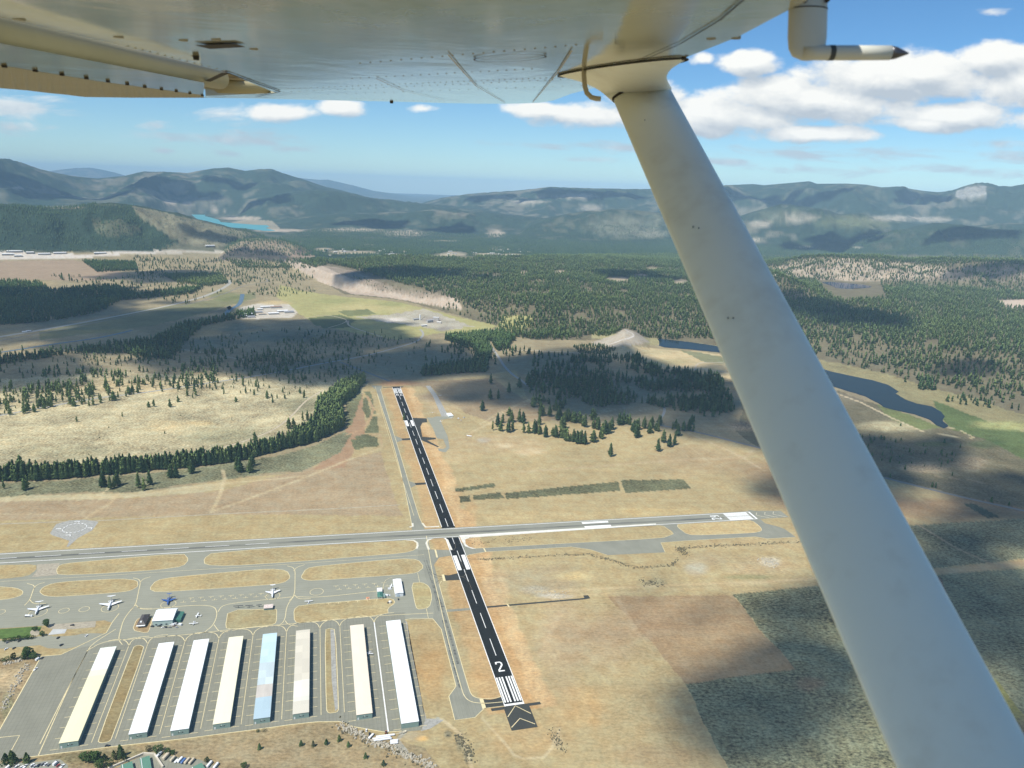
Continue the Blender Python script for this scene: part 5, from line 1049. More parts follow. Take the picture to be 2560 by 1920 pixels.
def jet(nose, tail, span, mat, label, dark=None):
    a, c = P(*nose), P(*tail); d = (a - c)[:2]; L = float(np.hypot(d[0], d[1])); rz = math.atan2(d[1], d[0]) - math.pi / 2; mid = (a + c) / 2
    t = empty('business_jet', (mid[0], mid[1], .1), rz, label, 'jet'); r0 = L * .047; z = r0 + 1.0
    b = MB(); b.loft(lathe_y([(L * .5, .06), (L * .47, r0 * .45), (L * .41, r0 * .85), (L * .32, r0), (-L * .15, r0), (-L * .36, r0 * .6), (-L * .46, r0 * .2)], 16, z)); b.build('fuselage', mat, t, True)
    for s in (-1, 1):
        b = MB(); plate(b, ((s * r0 * .5, L * .10, z - r0 * .6), (s * r0 * .5, -L * .16, z - r0 * .6)), ((s * span / 2, -L * .13, z + span * .02), (s * span / 2, -L * .21, z + span * .02)), .35); plate(b, ((s * span / 2, -L * .13, z + span * .02), (s * span / 2, -L * .21, z + span * .02)), ((s * (span / 2 + .25), -L * .19, z + span * .02 + 1.2), (s * (span / 2 + .25), -L * .23, z + span * .02 + 1.2)), .12, 'y'); b.build('wing', mat, t)
        b = MB(); b.loft(lathe_y([(-L * .18, r0 * .40), (-L * .20, r0 * .52), (-L * .31, r0 * .46), (-L * .345, r0 * .3)], 12, z + r0 * .5)); b.v = [(x + s * r0 * 1.62, y, zz) for x, y, zz in b.v]; b.build('engine', dark or plain('bare_metal', (.42, .42, .42), .35, 0, 1, .6), t, True)
    b = MB(); hT = L * .19; plate(b, ((0, -L * .28, z + r0 * .7), (0, -L * .455, z + r0 * .5)), ((0, -L * .43, z + hT), (0, -L * .51, z + hT)), .3, 'y'); b.build('tail_fin', mat, t)
    b = MB()
    for s in (-1, 1): plate(b, ((0, -L * .42, z + hT), (0, -L * .51, z + hT)), ((s * span * .19, -L * .475, z + hT + .1), (s * span * .19, -L * .52, z + hT + .1)), .22)
    b.build('tailplane', mat, t)
    b = MB(); b.loft([[(x, L * y_, z + zz) for x, zz in ((-r0 * w_, .25 * r0), (r0 * w_, .25 * r0), (r0 * w_ * .6, r0 * .82 * w_ + .02), (-r0 * w_ * .6, r0 * .82 * w_ + .02))] for y_, w_ in ((.44, .72), (.395, .96))]); b.build('windshield', M_GLASS, t)
    for x_, y_ in ((0, .38), (-1.6, -.05), (1.6, -.05)):
        k = MB(); k.tube([(x_, L * y_, 0), (x_, L * y_, z - r0 * .6)], .18, 6); k.tube([(x_ - .2, L * y_, .35), (x_ + .2, L * y_, .35)], .35, 10); k.build('landing_gear', M_TYRE, t)
M_JET = plain('aircraft_white', (.80, .81, .81), .25, 0, 1, 0, .5, .4); M_BLUE = plain('aircraft_blue', (.035, .10, .33), .22, 0, 1, 0, .5, .6)
jet((88.6, 1539.5), (100, 1514.5), 25, M_JET, 'white jet with a fuel truck at its nose', plain('engine_white', (.7, .7, .7), .4))
jet((270.3, 1528.5), (280, 1501.5), 27.5, M_JET, 'largest white jet, alone between the yellow circles and the ramp lines', MATS['engine_white'])
jet((418.6, 1515.5), (424.5, 1494), 18, M_BLUE, 'dark blue jet standing on a yellow circle', M_BLUE)
jet((680.8, 1497.5), (682.5, 1473), 19.8, M_JET, 'small white jet on the ramp behind the grass island', MATS['engine_white'])
def prop(px_, py_, head, label, group=None, scale_=1.0):
    g = P(px_, py_); t = empty('light_plane', (g[0], g[1], .1), head, label, 'airplane', group); z = 1.2
    b = MB(); b.loft(lathe_y([(2.7, .25), (2.5, .5), (1.2, .62), (-.4, .62), (-3.6, .22), (-4.8, .10)], 10, z)); b.build('fuselage', M_JET, t, True)
    b = MB()
    for s in (-1, 1): plate(b, ((0, 1.2, z + .75), (0, -.45, z + .75)), ((s * 5.5, 1.0, z + .9), (s * 5.5, -.25, z + .9)), .22)
    b.build('wing', M_JET, t)
    b = MB()
    for s in (-1, 1): plate(b, ((0, -3.9, z + .1), (0, -4.9, z + .1)), ((s * 1.75, -4.1, z + .1), (s * 1.75, -4.8, z + .1)), .12)
    b.build('tailplane', M_JET, t)
    b = MB(); plate(b, ((0, -3.5, z + .1), (0, -4.8, z + .1)), ((0, -4.5, z + 1.5), (0, -5.1, z + 1.5)), .12, 'y'); b.build('tail_fin', M_JET, t)
    b = MB(); b.box((0, 2.78, z), (1.9, .06, .16), .5); b.build('propeller', M_FIX, t); b = MB(); b.box((0, .9, z + .5), (1.0, 1.0, .4), 0, 0, .8); b.build('windshield', M_GLASS, t)
    for x_, y_ in ((0, 2.2), (-1.2, .0), (1.2, .0)):
        k = MB(); k.tube([(x_ - .1, y_, .25), (x_ + .1, y_, .25)], .25, 8); k.tube([(x_, y_, .25), (x_ * .4, y_, z - .3)], .07, 5); k.build('landing_gear', M_TYRE, t)
PG = 'light planes on the tie-downs'
prop(494, 1541, math.pi / 2 + .1, 'white light plane seen from above, its tail to the right', PG); prop(484, 1561, a_cr - math.pi, 'white high-wing light plane nose down beside the terminal hangar', PG); prop(771.8, 1506, a_cr, 'white light plane on the ramp above the long grass island', PG); prop(922.3, 1636, math.pi - .1, 'white light plane half out of the peach roofed hangar', PG); prop(978.5, 1467.5, a_cr + 1.3, 'small white plane beside the lone white hangar', PG)
for x_, y_, l_ in ((1102, 1054, 'white glider on the ramp by the small white glider building'), (1127, 1046, 'white glider beside the clutter at the glider ramp'), (1081, 1032, 'white glider in the grass beside the old taxiway'), (1100, 989, 'white glider on the old taxiway near the far end')):
    g = P(x_, y_); t = empty('glider', (g[0], g[1], .1), rnd.uniform(0, 3), l_, 'glider', 'gliders by the far end of the runway'); b = MB(); b.loft(lathe_y([(2.6, .1), (1.8, .4), (.2, .4), (-1.2, .15), (-4.2, .1)], 8, .8)); b.build('fuselage', M_JET, t, True); b = MB()
    for s in (-1, 1): plate(b, ((0, .6, 1), (0, -.4, 1)), ((s * 8, .3, 1.3), (s * 8, -.1, 1.3)), .15)
    b.build('wing', M_JET, t); b = MB(); plate(b, ((0, -3.6, .9), (0, -4.4, .9)), ((0, -3.9, 2.0), (0, -4.5, 2.0)), .12, 'y'); b.box((0, -4.2, 2.0), (2.6, .5, .08)); b.build('tail', M_JET, t)
a, L, rz = frame2((1122, 1043), (1134, 1042)); t = empty('glider_shed', (a[0], a[1], .1), rz, 'small bright white roofed building at the glider ramp', 'building'); b = MB(); b.box((L / 2, 12, 1.6), (L - .6, 23, 3.2)); b.build('wall', M_TRIM, t); b = MB(); b.box((L / 2, 12, 3.35), (L, 24, .3)); b.build('roof', RW_WHITE, t)
trailer(1173, 1091, a_cr - .5, (12, 2.2, 2.4), 'white', 'lone white trailer in the dry field right of the runway')
for x_, y_, c_, l_ in ((1146, 1047, 'white', 'white car among the clutter beside the glider ramp'), (1160, 1045, 'silver', 'silver car among the clutter beside the glider ramp'), (1152, 1052, 'tan', 'tan car at the near edge of the clutter beside the glider ramp')): car(x_, y_, rnd.uniform(0, 3), 'van', c_, l_, 'vehicles beside the glider ramp')

# segmented circle of white panels on the gravel pad
def panel(x, y, ang, L, label):
    b = MB(); b.box((0, 0, .35), (L, 1.3, .5)); o = b.build('marker_panel', M_WHITE); o.location = (x, y, .07); o.rotation_euler = (0, 0, ang); return tag(o, label, 'marker panel', 'white panels of the wind circle')
c0 = P(187, 1320.7); r_ = float(np.linalg.norm(P(215, 1320) - c0))
for k in range(18):
    a_ = k * 2 * math.pi / 18; panel(c0[0] + r_ * math.cos(a_), c0[1] + r_ * math.sin(a_), a_ + math.pi / 2, 3.4, 'white panel in the ring on the gravel pad')
for (x_, y_, l_) in ((146.5, 1322.4, 'left'), (193, 1304, 'far'), (225, 1320, 'right'), (171, 1338, 'near')):
    g = P(x_, y_); ah_ = a_cr if l_ in ('left', 'right') else a_cr + .1; o = panel(g[0], g[1], ah_, 8, 'long white marker bar outside the ring, on its %s side' % l_)
    if l_ != 'left': b = MB(); b.box((3.4, -2.2, .35), (1.3, 5, .5)); b.build('panel_leg', M_WHITE, o)

# far works and town
def shed(px_, py_, dims, ang, c, label, cat='building', group=None, name='shed'):
    g = on_land(px_, py_)[0]; t = empty(name, (g[0], g[1], g[2]), ang, label, cat, group); L, W_, H_ = dims
    b = MB(); b.box((0, 0, H_ / 2), (L - 1, W_ - 1, H_)); b.build('wall', plain('far_wall', (.42, .40, .36), .8, .1, .2), t)
    b = MB(); b.add([(-L / 2, -W_ / 2, H_), (L / 2, -W_ / 2, H_), (L / 2, W_ / 2, H_), (-L / 2, W_ / 2, H_), (-L / 2, 0, H_ + W_ * .14), (L / 2, 0, H_ + W_ * .14)], [(0, 1, 5, 4), (2, 3, 4, 5), (1, 2, 5), (3, 0, 4), (3, 2, 1, 0)]); b.build('roof', plain('far_roof_' + c, {'white': (.74, .74, .72), 'grey': (.33, .34, .36), 'tan': (.50, .42, .31), 'rust': (.30, .20, .14)}[c], .6, .08, .1), t)
    return t
MG = 'sheds of the works beside the river'
for x_, y_, dm, c_, l_ in [(606, 793, (40, 18, 7), 'white', 'white shed at the left end of the works'), (619, 789, (46, 24, 8), 'white', 'large white shed of the works, behind the leftmost'), (628, 794, (30, 16, 6), 'grey', 'grey shed in front of the works'), (641, 783, (50, 16, 7), 'grey', 'grey shed in the middle of the works'), (655, 787, (30, 16, 6), 'tan', 'tan shed in the middle of the works'), (668, 770, (60, 18, 8), 'white', 'long white shed at the back of the works'), (690, 770, (50, 18, 7), 'rust', 'rusty roofed shed at the back of the works'), (684, 786, (44, 18, 7), 'white', 'white shed at the front of the works'), (706, 780, (46, 20, 7), 'white', 'white shed near the right end of the works'), (722, 782, (40, 20, 7), 'grey', 'grey shed at the right end of the works'), (650, 775, (24, 14, 6), 'white', 'small white shed behind the works')]:
    shed(x_, y_, dm, a_cr + .3, c_, l_, 'shed', MG)
for x_, y_, dm, c_, l_ in [(1074, 806, (30, 14, 10), 'grey', 'grey plant building in the quarry'), (1090, 801, (26, 10, 14), 'white', 'white plant tower block in the quarry'), (1060, 816, (26, 10, 6), 'white', 'white low shed at the quarry front'), (1098, 808, (20, 10, 6), 'white', 'small white shed at the right of the quarry'), (1040, 800, (30, 10, 6), 'grey', 'grey shed at the left of the quarry')]: shed(x_, y_, dm, a_cr + rnd.uniform(-.5, .8), c_, l_, 'building', 'plant buildings in the quarry')
g = P(1050, 800); t = empty('quarry_silo', (g[0], g[1], 0), 0, 'tall thin silo standing in the pale quarry', 'silo'); b = MB(); b.tube([(0, 0, 0), (0, 0, 22), (0, 0, 24)], [3, 3, 1], 12); b.build('shell', M_TRIM, t); b = MB(); b.tube([(3, 0, 2), (22, 6, 14)], .8, 6); b.build('conveyor', M_FIX, t)
for k in range(46):
    x_ = rnd.choice([rnd.gauss(845, 20), rnd.gauss(900, 30), rnd.gauss(1130, 30), rnd.gauss(1200, 45), rnd.gauss(1270, 30), rnd.gauss(985, 24)]); y_ = 633 + rnd.uniform(-9, 7)
    shed(x_, y_, (rnd.uniform(16, 40), rnd.uniform(12, 20), 6), rnd.uniform(0, 3), rnd.choice(['white', 'white', 'tan', 'grey']), 'far house roof among the trees of the valley town', 'house', 'houses of the far valley town', 'house')
for k, (x_, y_) in enumerate([(20, 637), (45, 641), (75, 633), (110, 636), (150, 634), (250, 634), (525, 617), (36, 629)]): shed(x_, y_, (rnd.uniform(40, 90), 22, 8), a_cr + .4, 'white', 'pale industrial shed in the far yard below the wooded hill', 'shed', 'sheds in the far yard')
for k, (x_, y_, l_) in enumerate([(62, 831, 'white trailer parked beside the valley highway, left one'), (72, 829, 'white trailer parked beside the valley highway, right one'), (40, 712, 'white roof in the dark wood at far left'), (248, 740, 'pale roof at the edge of the dark wood')]): shed(x_, y_, (16, 8, 4), .3, 'white', l_)
# ------------------------------------------------------------------ trees
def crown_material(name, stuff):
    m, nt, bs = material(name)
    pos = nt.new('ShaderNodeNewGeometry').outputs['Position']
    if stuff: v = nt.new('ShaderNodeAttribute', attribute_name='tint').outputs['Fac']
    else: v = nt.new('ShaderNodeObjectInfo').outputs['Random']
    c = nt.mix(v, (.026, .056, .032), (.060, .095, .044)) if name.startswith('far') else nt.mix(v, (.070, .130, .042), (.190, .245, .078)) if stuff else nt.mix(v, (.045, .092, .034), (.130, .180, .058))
    n = nt.noise(pos, .45, 3, .7)
    c = nt.scale(c, nt.ramp(n, .25, .75, .62, 1.35))
    nt.put(bs.inputs['Base Color'], c); bs.inputs['Roughness'].default_value = .85; bs.inputs['Specular IOR Level'].default_value = .12
    return m
M_CROWN = crown_material('conifer_needles', False); M_WOOD = crown_material('forest_needles', True)
M_FARWOOD = crown_material('far_forest_needles', True); M_LEAF = plain('broadleaf_foliage', (.060, .105, .030), .85, .5, .6, 0, .1); M_BARK = plain('bark', (.13, .085, .055), .95, .3, 2)
def conifer_template(tiers, n, seed, slim=.20, broad=.10):
    """crown of ragged drooping whorls, 1 m tall, trunk left out; returns vertices and triangles"""
    r = np.random.default_rng(seed); V = []; F = []
    for t in range(tiers):
        f = t / tiers; z0 = .10 + .86 * f; hh = .86 / tiers * (1.9 if t < tiers - 1 else 1.15)
        rad = slim * ((1 - f) ** .75) * (1 + r.uniform(-.16, .16)) + .012
        if f < .15: rad *= .82 + f
        ox, oy = r.normal(0, .012, 2); k = len(V)
        top = min(z0 + hh, 1.0); V.append((ox * .4, oy * .4, top))
        for q in range(n):
            a = 2 * math.pi * (q + r.uniform(-.3, .3)) / n + t
            rr = rad * (1.0 if q % 2 else .62) * (1 + r.uniform(-.22, .22))
            V.append((ox + rr * math.cos(a), oy + rr * math.sin(a), z0 + r.uniform(-.03, .03) + (0 if q % 2 else .03)))
        V.append((ox, oy, z0 + hh * .35))
        for q in range(n):
            a, b = k + 1 + q, k + 1 + (q + 1) % n
            F += [(k, a, b), (k + n + 1, b, a)]
    return np.array(V), np.array(F)
T_NEAR = [conifer_template(13, 12, 100 + s, sl) for s, sl in enumerate((.225, .255, .205, .24))]
T_MID = [conifer_template(6, 7, 200 + s, sl) for s, sl in enumerate((.215, .245, .20))]
T_MID.append(conifer_template(5, 8, 244, .30, .2)); T_NEAR.append(conifer_template(10, 12, 155, .30))
T_FAR = [conifer_template(3, 5, 300 + s, sl) for s, sl in enumerate((.22, .25))]
T_TINY = [(np.array([(.2, 0, .08), (-.1, .18, .1), (-.1, -.18, .06), (0, 0, 1.0)]), np.array([(0, 1, 3), (1, 2, 3), (2, 0, 3)]))]

# candidate trees: x, y, height, tint, region label index
TX, TY, TH, TT, TG = [], [], [], [], []
GROUPS = []
def grove(label, group): GROUPS.append((label, group)); return len(GROUPS) - 1
def scatter(poly, space, hgt, dens=1.0, gi=0, clump=0.0, tint=(.2, .8), clump_scale=90):
    """stand of trees over the land seen inside an outline of the photo"""
    pts = on_land([p[0] for p in poly], [p[1] for p in poly]); lo = pts[:, :2].min(0) - 60; hi = pts[:, :2].max(0) + 60
    nx = int((hi[0] - lo[0]) / space) + 1; ny = int((hi[1] - lo[1]) / space) + 1
    if nx * ny > 3_000_000: space *= math.sqrt(nx * ny / 3e6); nx = int((hi[0] - lo[0]) / space) + 1; ny = int((hi[1] - lo[1]) / space) + 1
    X, Y = np.meshgrid(lo[0] + np.arange(nx) * space, lo[1] + np.arange(ny) * space)
    X = (X + rng.uniform(-.48, .48, X.shape) * space).ravel(); Y = (Y + rng.uniform(-.48, .48, Y.shape) * space).ravel()
    Z = height(X, Y); qx, qy = proj(X, Y, Z)
    ok = inside(qx, qy, poly)
    p = np.full(X.shape, dens)
    if clump: p = np.clip(p * (1 + clump * 5 * (fbm(X / clump_scale, Y / clump_scale, 71, 3) - .5)), 0, 1)
    ok &= rng.uniform(0, 1, X.shape) < p
    n = int(ok.sum())
    TX.append(X[ok]); TY.append(Y[ok]); TH.append(rng.uniform(hgt[0], hgt[1], n) * np.where(rng.uniform(0, 1, n) < .25, rng.uniform(.45, .85, n), 1)); TT.append(np.clip(rng.uniform(*tint, n) + .5 * (fbm(X[ok] / 200, Y[ok] / 200, 73) - .5), 0, 1)); TG.append(np.full(n, gi))
def trees_at(pts, hgt, gi, tint=(.3, .8)):
    g = on_land([p[0] for p in pts], [p[1] for p in pts]); n = len(pts)
    TX.append(g[:, 0]); TY.append(g[:, 1]); TH.append(rng.uniform(hgt[0], hgt[1], n)); TT.append(rng.uniform(*tint, n)); TG.append(np.full(n, gi))

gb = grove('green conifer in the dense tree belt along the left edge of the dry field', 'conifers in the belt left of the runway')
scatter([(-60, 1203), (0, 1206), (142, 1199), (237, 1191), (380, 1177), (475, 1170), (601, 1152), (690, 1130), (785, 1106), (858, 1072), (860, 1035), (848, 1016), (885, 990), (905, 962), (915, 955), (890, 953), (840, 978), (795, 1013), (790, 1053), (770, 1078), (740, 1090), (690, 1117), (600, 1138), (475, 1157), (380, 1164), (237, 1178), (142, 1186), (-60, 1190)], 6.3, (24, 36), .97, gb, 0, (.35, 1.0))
gs_ = grove('conifer standing loose in the sage strip below the tree belt', 'single conifers below the belt')
trees_at([(61, 1226), (68, 1222), (258, 1216), (276, 1223), (286, 1219), (294, 1214), (347, 1219), (360, 1226), (375, 1212), (428, 1193), (441, 1194), (480, 1183), (593, 1175), (600, 1180), (626, 1180), (632, 1164), (697, 1113), (850, 1074), (10, 1222), (52, 1172)], (24, 34), gs_, (.3, .7))
trees_at([(757, 1052), (769, 1051), (638, 1108), (722, 1072), (734, 1070)], (24, 30), gs_)
gc = grove('conifer in the sunlit open row in front of the shaded wood, right of the runway', 'conifers along the front of the right hand wood')
FRONT = [(100, 935), (140, 905), (165, 940), (180, 875), (225, 950), (258, 935), (250, 870), (230, 820), (310, 870), (340, 880), (345, 955), (382, 958), (430, 960), (465, 968), (470, 890), (525, 985), (575, 985), (600, 990), (640, 990), (660, 1000), (690, 1020), (740, 1025), (765, 1040), (800, 1040), (825, 1045), (895, 1030), (895, 920), (905, 850), (930, 930), (960, 1000), (985, 960), (1005, 960), (1040, 930), (1100, 890), (1135, 880), (1180, 890), (1230, 995), (1215, 950), (1250, 930), (1295, 920), (1330, 960), (1345, 920), (1405, 945), (1415, 900), (620, 850), (640, 920), (670, 870), (700, 860), (735, 870), (790, 880), (830, 910), (480, 820), (500, 820), (550, 825), (420, 750)]
trees_at([(1200 + x / 3.16, 780 + y / 3.16) for x, y in FRONT], (26, 38), gc, (.3, .9))
trees_at([(1200 + x / 3.16 + rnd.uniform(-5, 5), 780 + y / 3.16 + rnd.uniform(-3, 1.5)) for x, y in FRONT if y > 840 and x > 400], (22, 34), gc, (.2, .7)); trees_at([(1200 + x / 3.16 + rnd.uniform(-7, 7), 780 + y / 3.16 + rnd.uniform(-5, 1)) for x, y in FRONT if x > 560], (20, 34), gc, (.2, .7))
gl = grove('', 'single conifers on the open field')
SOLO = [((1030, 1140), 'lone conifer standing on open tan ground, nearest of all the field trees'), ((1405, 1100), 'dark double-topped conifer at the cloud shadow edge, left of a small group'), ((1450, 1030), 'small conifer between two dark groups in the shaded field'), ((1495, 1065), 'dark conifer at the left of a close trio in the shaded field'), ((1535, 1050), 'dark conifer at the right of a close trio in the shaded field'), ((1562, 978), 'small dark conifer above the close trio'), ((85, 570), 'dark conifer alone in the shaded field beside the bending gravel road'), ((145, 690), 'tall dark conifer in the group of three in the shaded field'), ((80, 690), 'dark conifer at the left of the group of three in the shaded field'), ((228, 640), 'dark conifer by itself right of the group of three'), ((312, 600), 'slim dark conifer at the bend of the gravel road'), ((20, 780), 'dark round clump of conifers near the glider ramp')]
SOLO_LABEL = {}
for (x, y), l_ in SOLO:
    g = on_land(1200 + x / 3.16, 780 + y / 3.16)[0]; SOLO_LABEL[(round(g[0], 2), round(g[1], 2))] = l_
    trees_at([(1200 + x / 3.16, 780 + y / 3.16)], (30, 36), gl, (.2, .5))
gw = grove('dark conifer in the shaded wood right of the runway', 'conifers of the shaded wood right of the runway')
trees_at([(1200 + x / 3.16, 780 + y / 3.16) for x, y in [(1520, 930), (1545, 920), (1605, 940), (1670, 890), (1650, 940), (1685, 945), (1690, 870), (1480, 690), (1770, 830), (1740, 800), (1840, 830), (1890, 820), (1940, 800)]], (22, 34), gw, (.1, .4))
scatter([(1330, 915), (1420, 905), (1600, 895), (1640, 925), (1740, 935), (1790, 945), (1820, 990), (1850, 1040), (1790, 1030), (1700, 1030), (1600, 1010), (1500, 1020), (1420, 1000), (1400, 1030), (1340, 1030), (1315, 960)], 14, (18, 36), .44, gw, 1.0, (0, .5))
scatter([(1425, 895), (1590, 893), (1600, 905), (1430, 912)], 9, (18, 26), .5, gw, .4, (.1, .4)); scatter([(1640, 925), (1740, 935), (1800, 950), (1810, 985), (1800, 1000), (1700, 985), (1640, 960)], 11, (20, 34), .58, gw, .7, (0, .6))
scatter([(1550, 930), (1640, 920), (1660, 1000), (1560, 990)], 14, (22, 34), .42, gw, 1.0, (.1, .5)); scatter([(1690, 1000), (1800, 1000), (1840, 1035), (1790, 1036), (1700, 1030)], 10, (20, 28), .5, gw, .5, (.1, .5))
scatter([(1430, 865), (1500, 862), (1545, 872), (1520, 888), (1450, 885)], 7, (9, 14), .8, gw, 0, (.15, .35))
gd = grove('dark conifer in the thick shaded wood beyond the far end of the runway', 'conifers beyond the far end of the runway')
scatter([(1055, 942), (1130, 936), (1216, 931), (1222, 905), (1192, 892), (1185, 872), (1112, 852), (1116, 844), (1250, 832), (1290, 846), (1268, 872), (1228, 882), (1222, 902), (1110, 916), (1056, 930)], 8, (22, 30), .92, gd, 0, (.05, .35))
scatter([(1060, 860), (1200, 850), (1260, 870), (1320, 880), (1420, 890), (1300, 920), (1250, 900), (1230, 935), (1200, 900), (1060, 915)], 22, (20, 30), .45, gd, .8, (.1, .4))
gf = grove('scattered conifer on the sage flats left of the far runway end', 'scattered conifers on the flats')
scatter([(-60, 965), (120, 935), (330, 930), (380, 950), (340, 990), (200, 1022), (80, 1035), (-60, 1045)], 12, (18, 30), .34, gf, .8, (.3, .8)); scatter([(200, 900), (460, 880), (760, 880), (720, 940), (560, 975), (420, 985), (340, 960), (200, 950)], 17, (8, 28), .46, gf, .9, (.05, .6)); scatter([(-60, 880), (480, 850), (720, 820), (900, 840), (960, 880), (900, 960), (700, 1010), (400, 960), (-60, 960)], 23, (7, 24), .46, gf, .8, (.05, .6)); scatter([(560, 870), (960, 830), (1060, 850), (1040, 935), (860, 945), (640, 960)], 22, (6, 20), .36, gf, .8, (.05, .5))
scatter([(-60, 1060), (300, 1040), (700, 1010), (640, 1080), (300, 1140), (-60, 1160)], 50, (4, 9), .10, gf, 0, (.2, .5)); trees_at([(425, 1018), (490, 990), (482, 996), (468, 990), (560, 985), (445, 1005), (372, 1018), (385, 1017), (306, 1042), (192, 1055), (590, 1005), (760, 995), (1010, 1050)], (14, 26), gf, (.4, .8))
gr = grove('conifer in the dark river belt across the valley floor', 'conifers along the river')
scatter([(-60, 905), (0, 898), (122, 884), (285, 862), (390, 852), (447, 815), (529, 803), (635, 777), (640, 790), (510, 815), (476, 843), (431, 900), (398, 900), (301, 884), (203, 884), (-60, 920)], 10.5, (20, 30), .85, gr, .35, (.05, .5))
gh = grove('dark conifer in the wide shaded wood at the far left of the valley', 'conifers of the far left wood')
scatter([(-60, 701), (98, 709), (130, 726), (285, 717), (346, 738), (508, 718), (480, 735), (300, 752), (250, 782), (130, 803), (-60, 820)], 11.5, (20, 30), .85, gh, .35, (.05, .4)); scatter([(203, 652), (338, 656), (346, 677), (244, 681)], 12, (18, 26), .85, gh, .2, (0, .3)); scatter([(407, 689), (549, 685), (574, 709), (520, 717), (447, 709)], 11, (18, 26), .85, gh, .2, (.5, 1)); scatter([(330, 640), (560, 645), (800, 655), (780, 700), (640, 720), (440, 700), (340, 690)], 26, (16, 26), .45, gh, .9, (.1, .6)); scatter([(120, 690), (340, 690), (560, 730), (480, 765), (300, 745)], 30, (16, 26), .45, gh, .8, (.1, .5)); scatter([(600, 735), (740, 705), (800, 730), (700, 745)], 18, (14, 20), .25, gh, .7, (.3, .7)); scatter([(560, 650), (800, 648), (860, 655), (770, 672), (600, 670)], 13, (18, 26), .8, gh, .4, (.3, .8))
gp = grove('conifer on the wooded plateau behind the quarry meadow', 'conifers of the plateau forest')
scatter([(800, 655), (1000, 640), (1300, 642), (1700, 636), (1700, 850), (1560, 845), (1480, 838), (1400, 846), (1330, 850), (1270, 830), (1246, 800), (1190, 775), (1150, 752), (1060, 728), (940, 690), (880, 672)], 12.5, (15, 29), .78, gp, .44, (.2, 1.0), 120)
scatter([(1240, 815), (1330, 800), (1480, 830), (1600, 842), (1560, 850), (1480, 846), (1330, 856), (1260, 836)], 16, (18, 28), .5, gp, .7, (.4, .9)); scatter([(1090, 768), (1160, 745), (1250, 800), (1240, 815), (1170, 795)], 14, (16, 24), .5, gp, .6, (.4, .9)); scatter([(880, 690), (1100, 740), (1060, 748), (940, 728)], 12, (8, 14), .4, gp, .6, (.1, .4))
gq = grove('conifer in the great forest beyond the ponds at right', 'conifers of the forest beyond the ponds')
scatter([(1700, 640), (2700, 640), (2700, 1020), (2560, 985), (2420, 965), (2300, 930), (2200, 915), (2080, 895), (1960, 880), (1830, 850), (1700, 845)], 13.5, (15, 29), .80, gq, .40, (.2, 1.0), 120)
scatter([(2080, 900), (2300, 935), (2560, 990), (2700, 1020), (2700, 1050), (2560, 1010), (2300, 955), (2120, 915)], 17, (16, 26), .4, gq, .8, (.3, .7)); scatter([(2390, 988), (2480, 1005), (2490, 1022), (2400, 1012)], 13, (18, 24), .5, gq, .3, (.05, .3)); scatter([(2290, 945), (2340, 950), (2335, 980), (2295, 975)], 11, (20, 26), .55, gq, .3, (.05, .3)); trees_at([(2262, 955), (2336, 975), (2380, 1003), (2368, 1004), (2478, 1000), (2506, 1006), (2528, 1022), (2545, 1026), (2498, 990), (2440, 970), (2520, 985)], (18, 26), gq, (.1, .4))
gm_ = grove('small conifer on the shaded scrub flat below the pond', 'small conifers below the pond')
scatter([(2120, 1090), (2200, 1085), (2330, 1110), (2430, 1160), (2380, 1180), (2280, 1175), (2160, 1140)], 17, (8, 14), .32, gm_, .6, (.05, .35)); trees_at([(2251, 1065), (2360, 1108), (2400, 1120), (2338, 1220), (2330, 1218), (2225, 1194), (2478, 1256), (2522, 1264), (2380, 1190), (2262, 1175)], (10, 15), gm_, (.05, .3))
# hills beyond
gk_ = grove('', 'far hill forest')
FARSETS = [([(-60, 515), (240, 510), (330, 516), (350, 545), (400, 580), (450, 610), (400, 628), (-60, 632)], 17, (16, 24), .8, .35), ([(330, 512), (640, 585), (560, 620), (450, 606), (350, 545)], 30, (10, 18), .3, .5), ([(560, 600), (760, 598), (1700, 600), (1700, 640), (900, 640), (560, 640)], 18, (16, 24), .75, .4), ([(1650, 600), (2650, 600), (2650, 650), (1650, 655)], 18, (16, 24), .85, .3), ([(560, 575), (1650, 560), (1650, 600), (560, 602)], 26, (16, 24), .75, .4), ([(1650, 575), (2650, 575), (2650, 602), (1650, 604)], 26, (16, 24), .7, .5), ([(1880, 650), (2380, 650), (2400, 700), (1960, 705)], 34, (10, 16), .16, .6)]
for q in FARSETS: scatter(q[0], q[1], q[2], q[3], gk_, q[4], (.2, .8), 260)

TX = np.concatenate(TX); TY = np.concatenate(TY); TH = np.concatenate(TH); TT = np.concatenate(TT); TG = np.concatenate(TG).astype(int)
TZ = height(TX, TY)
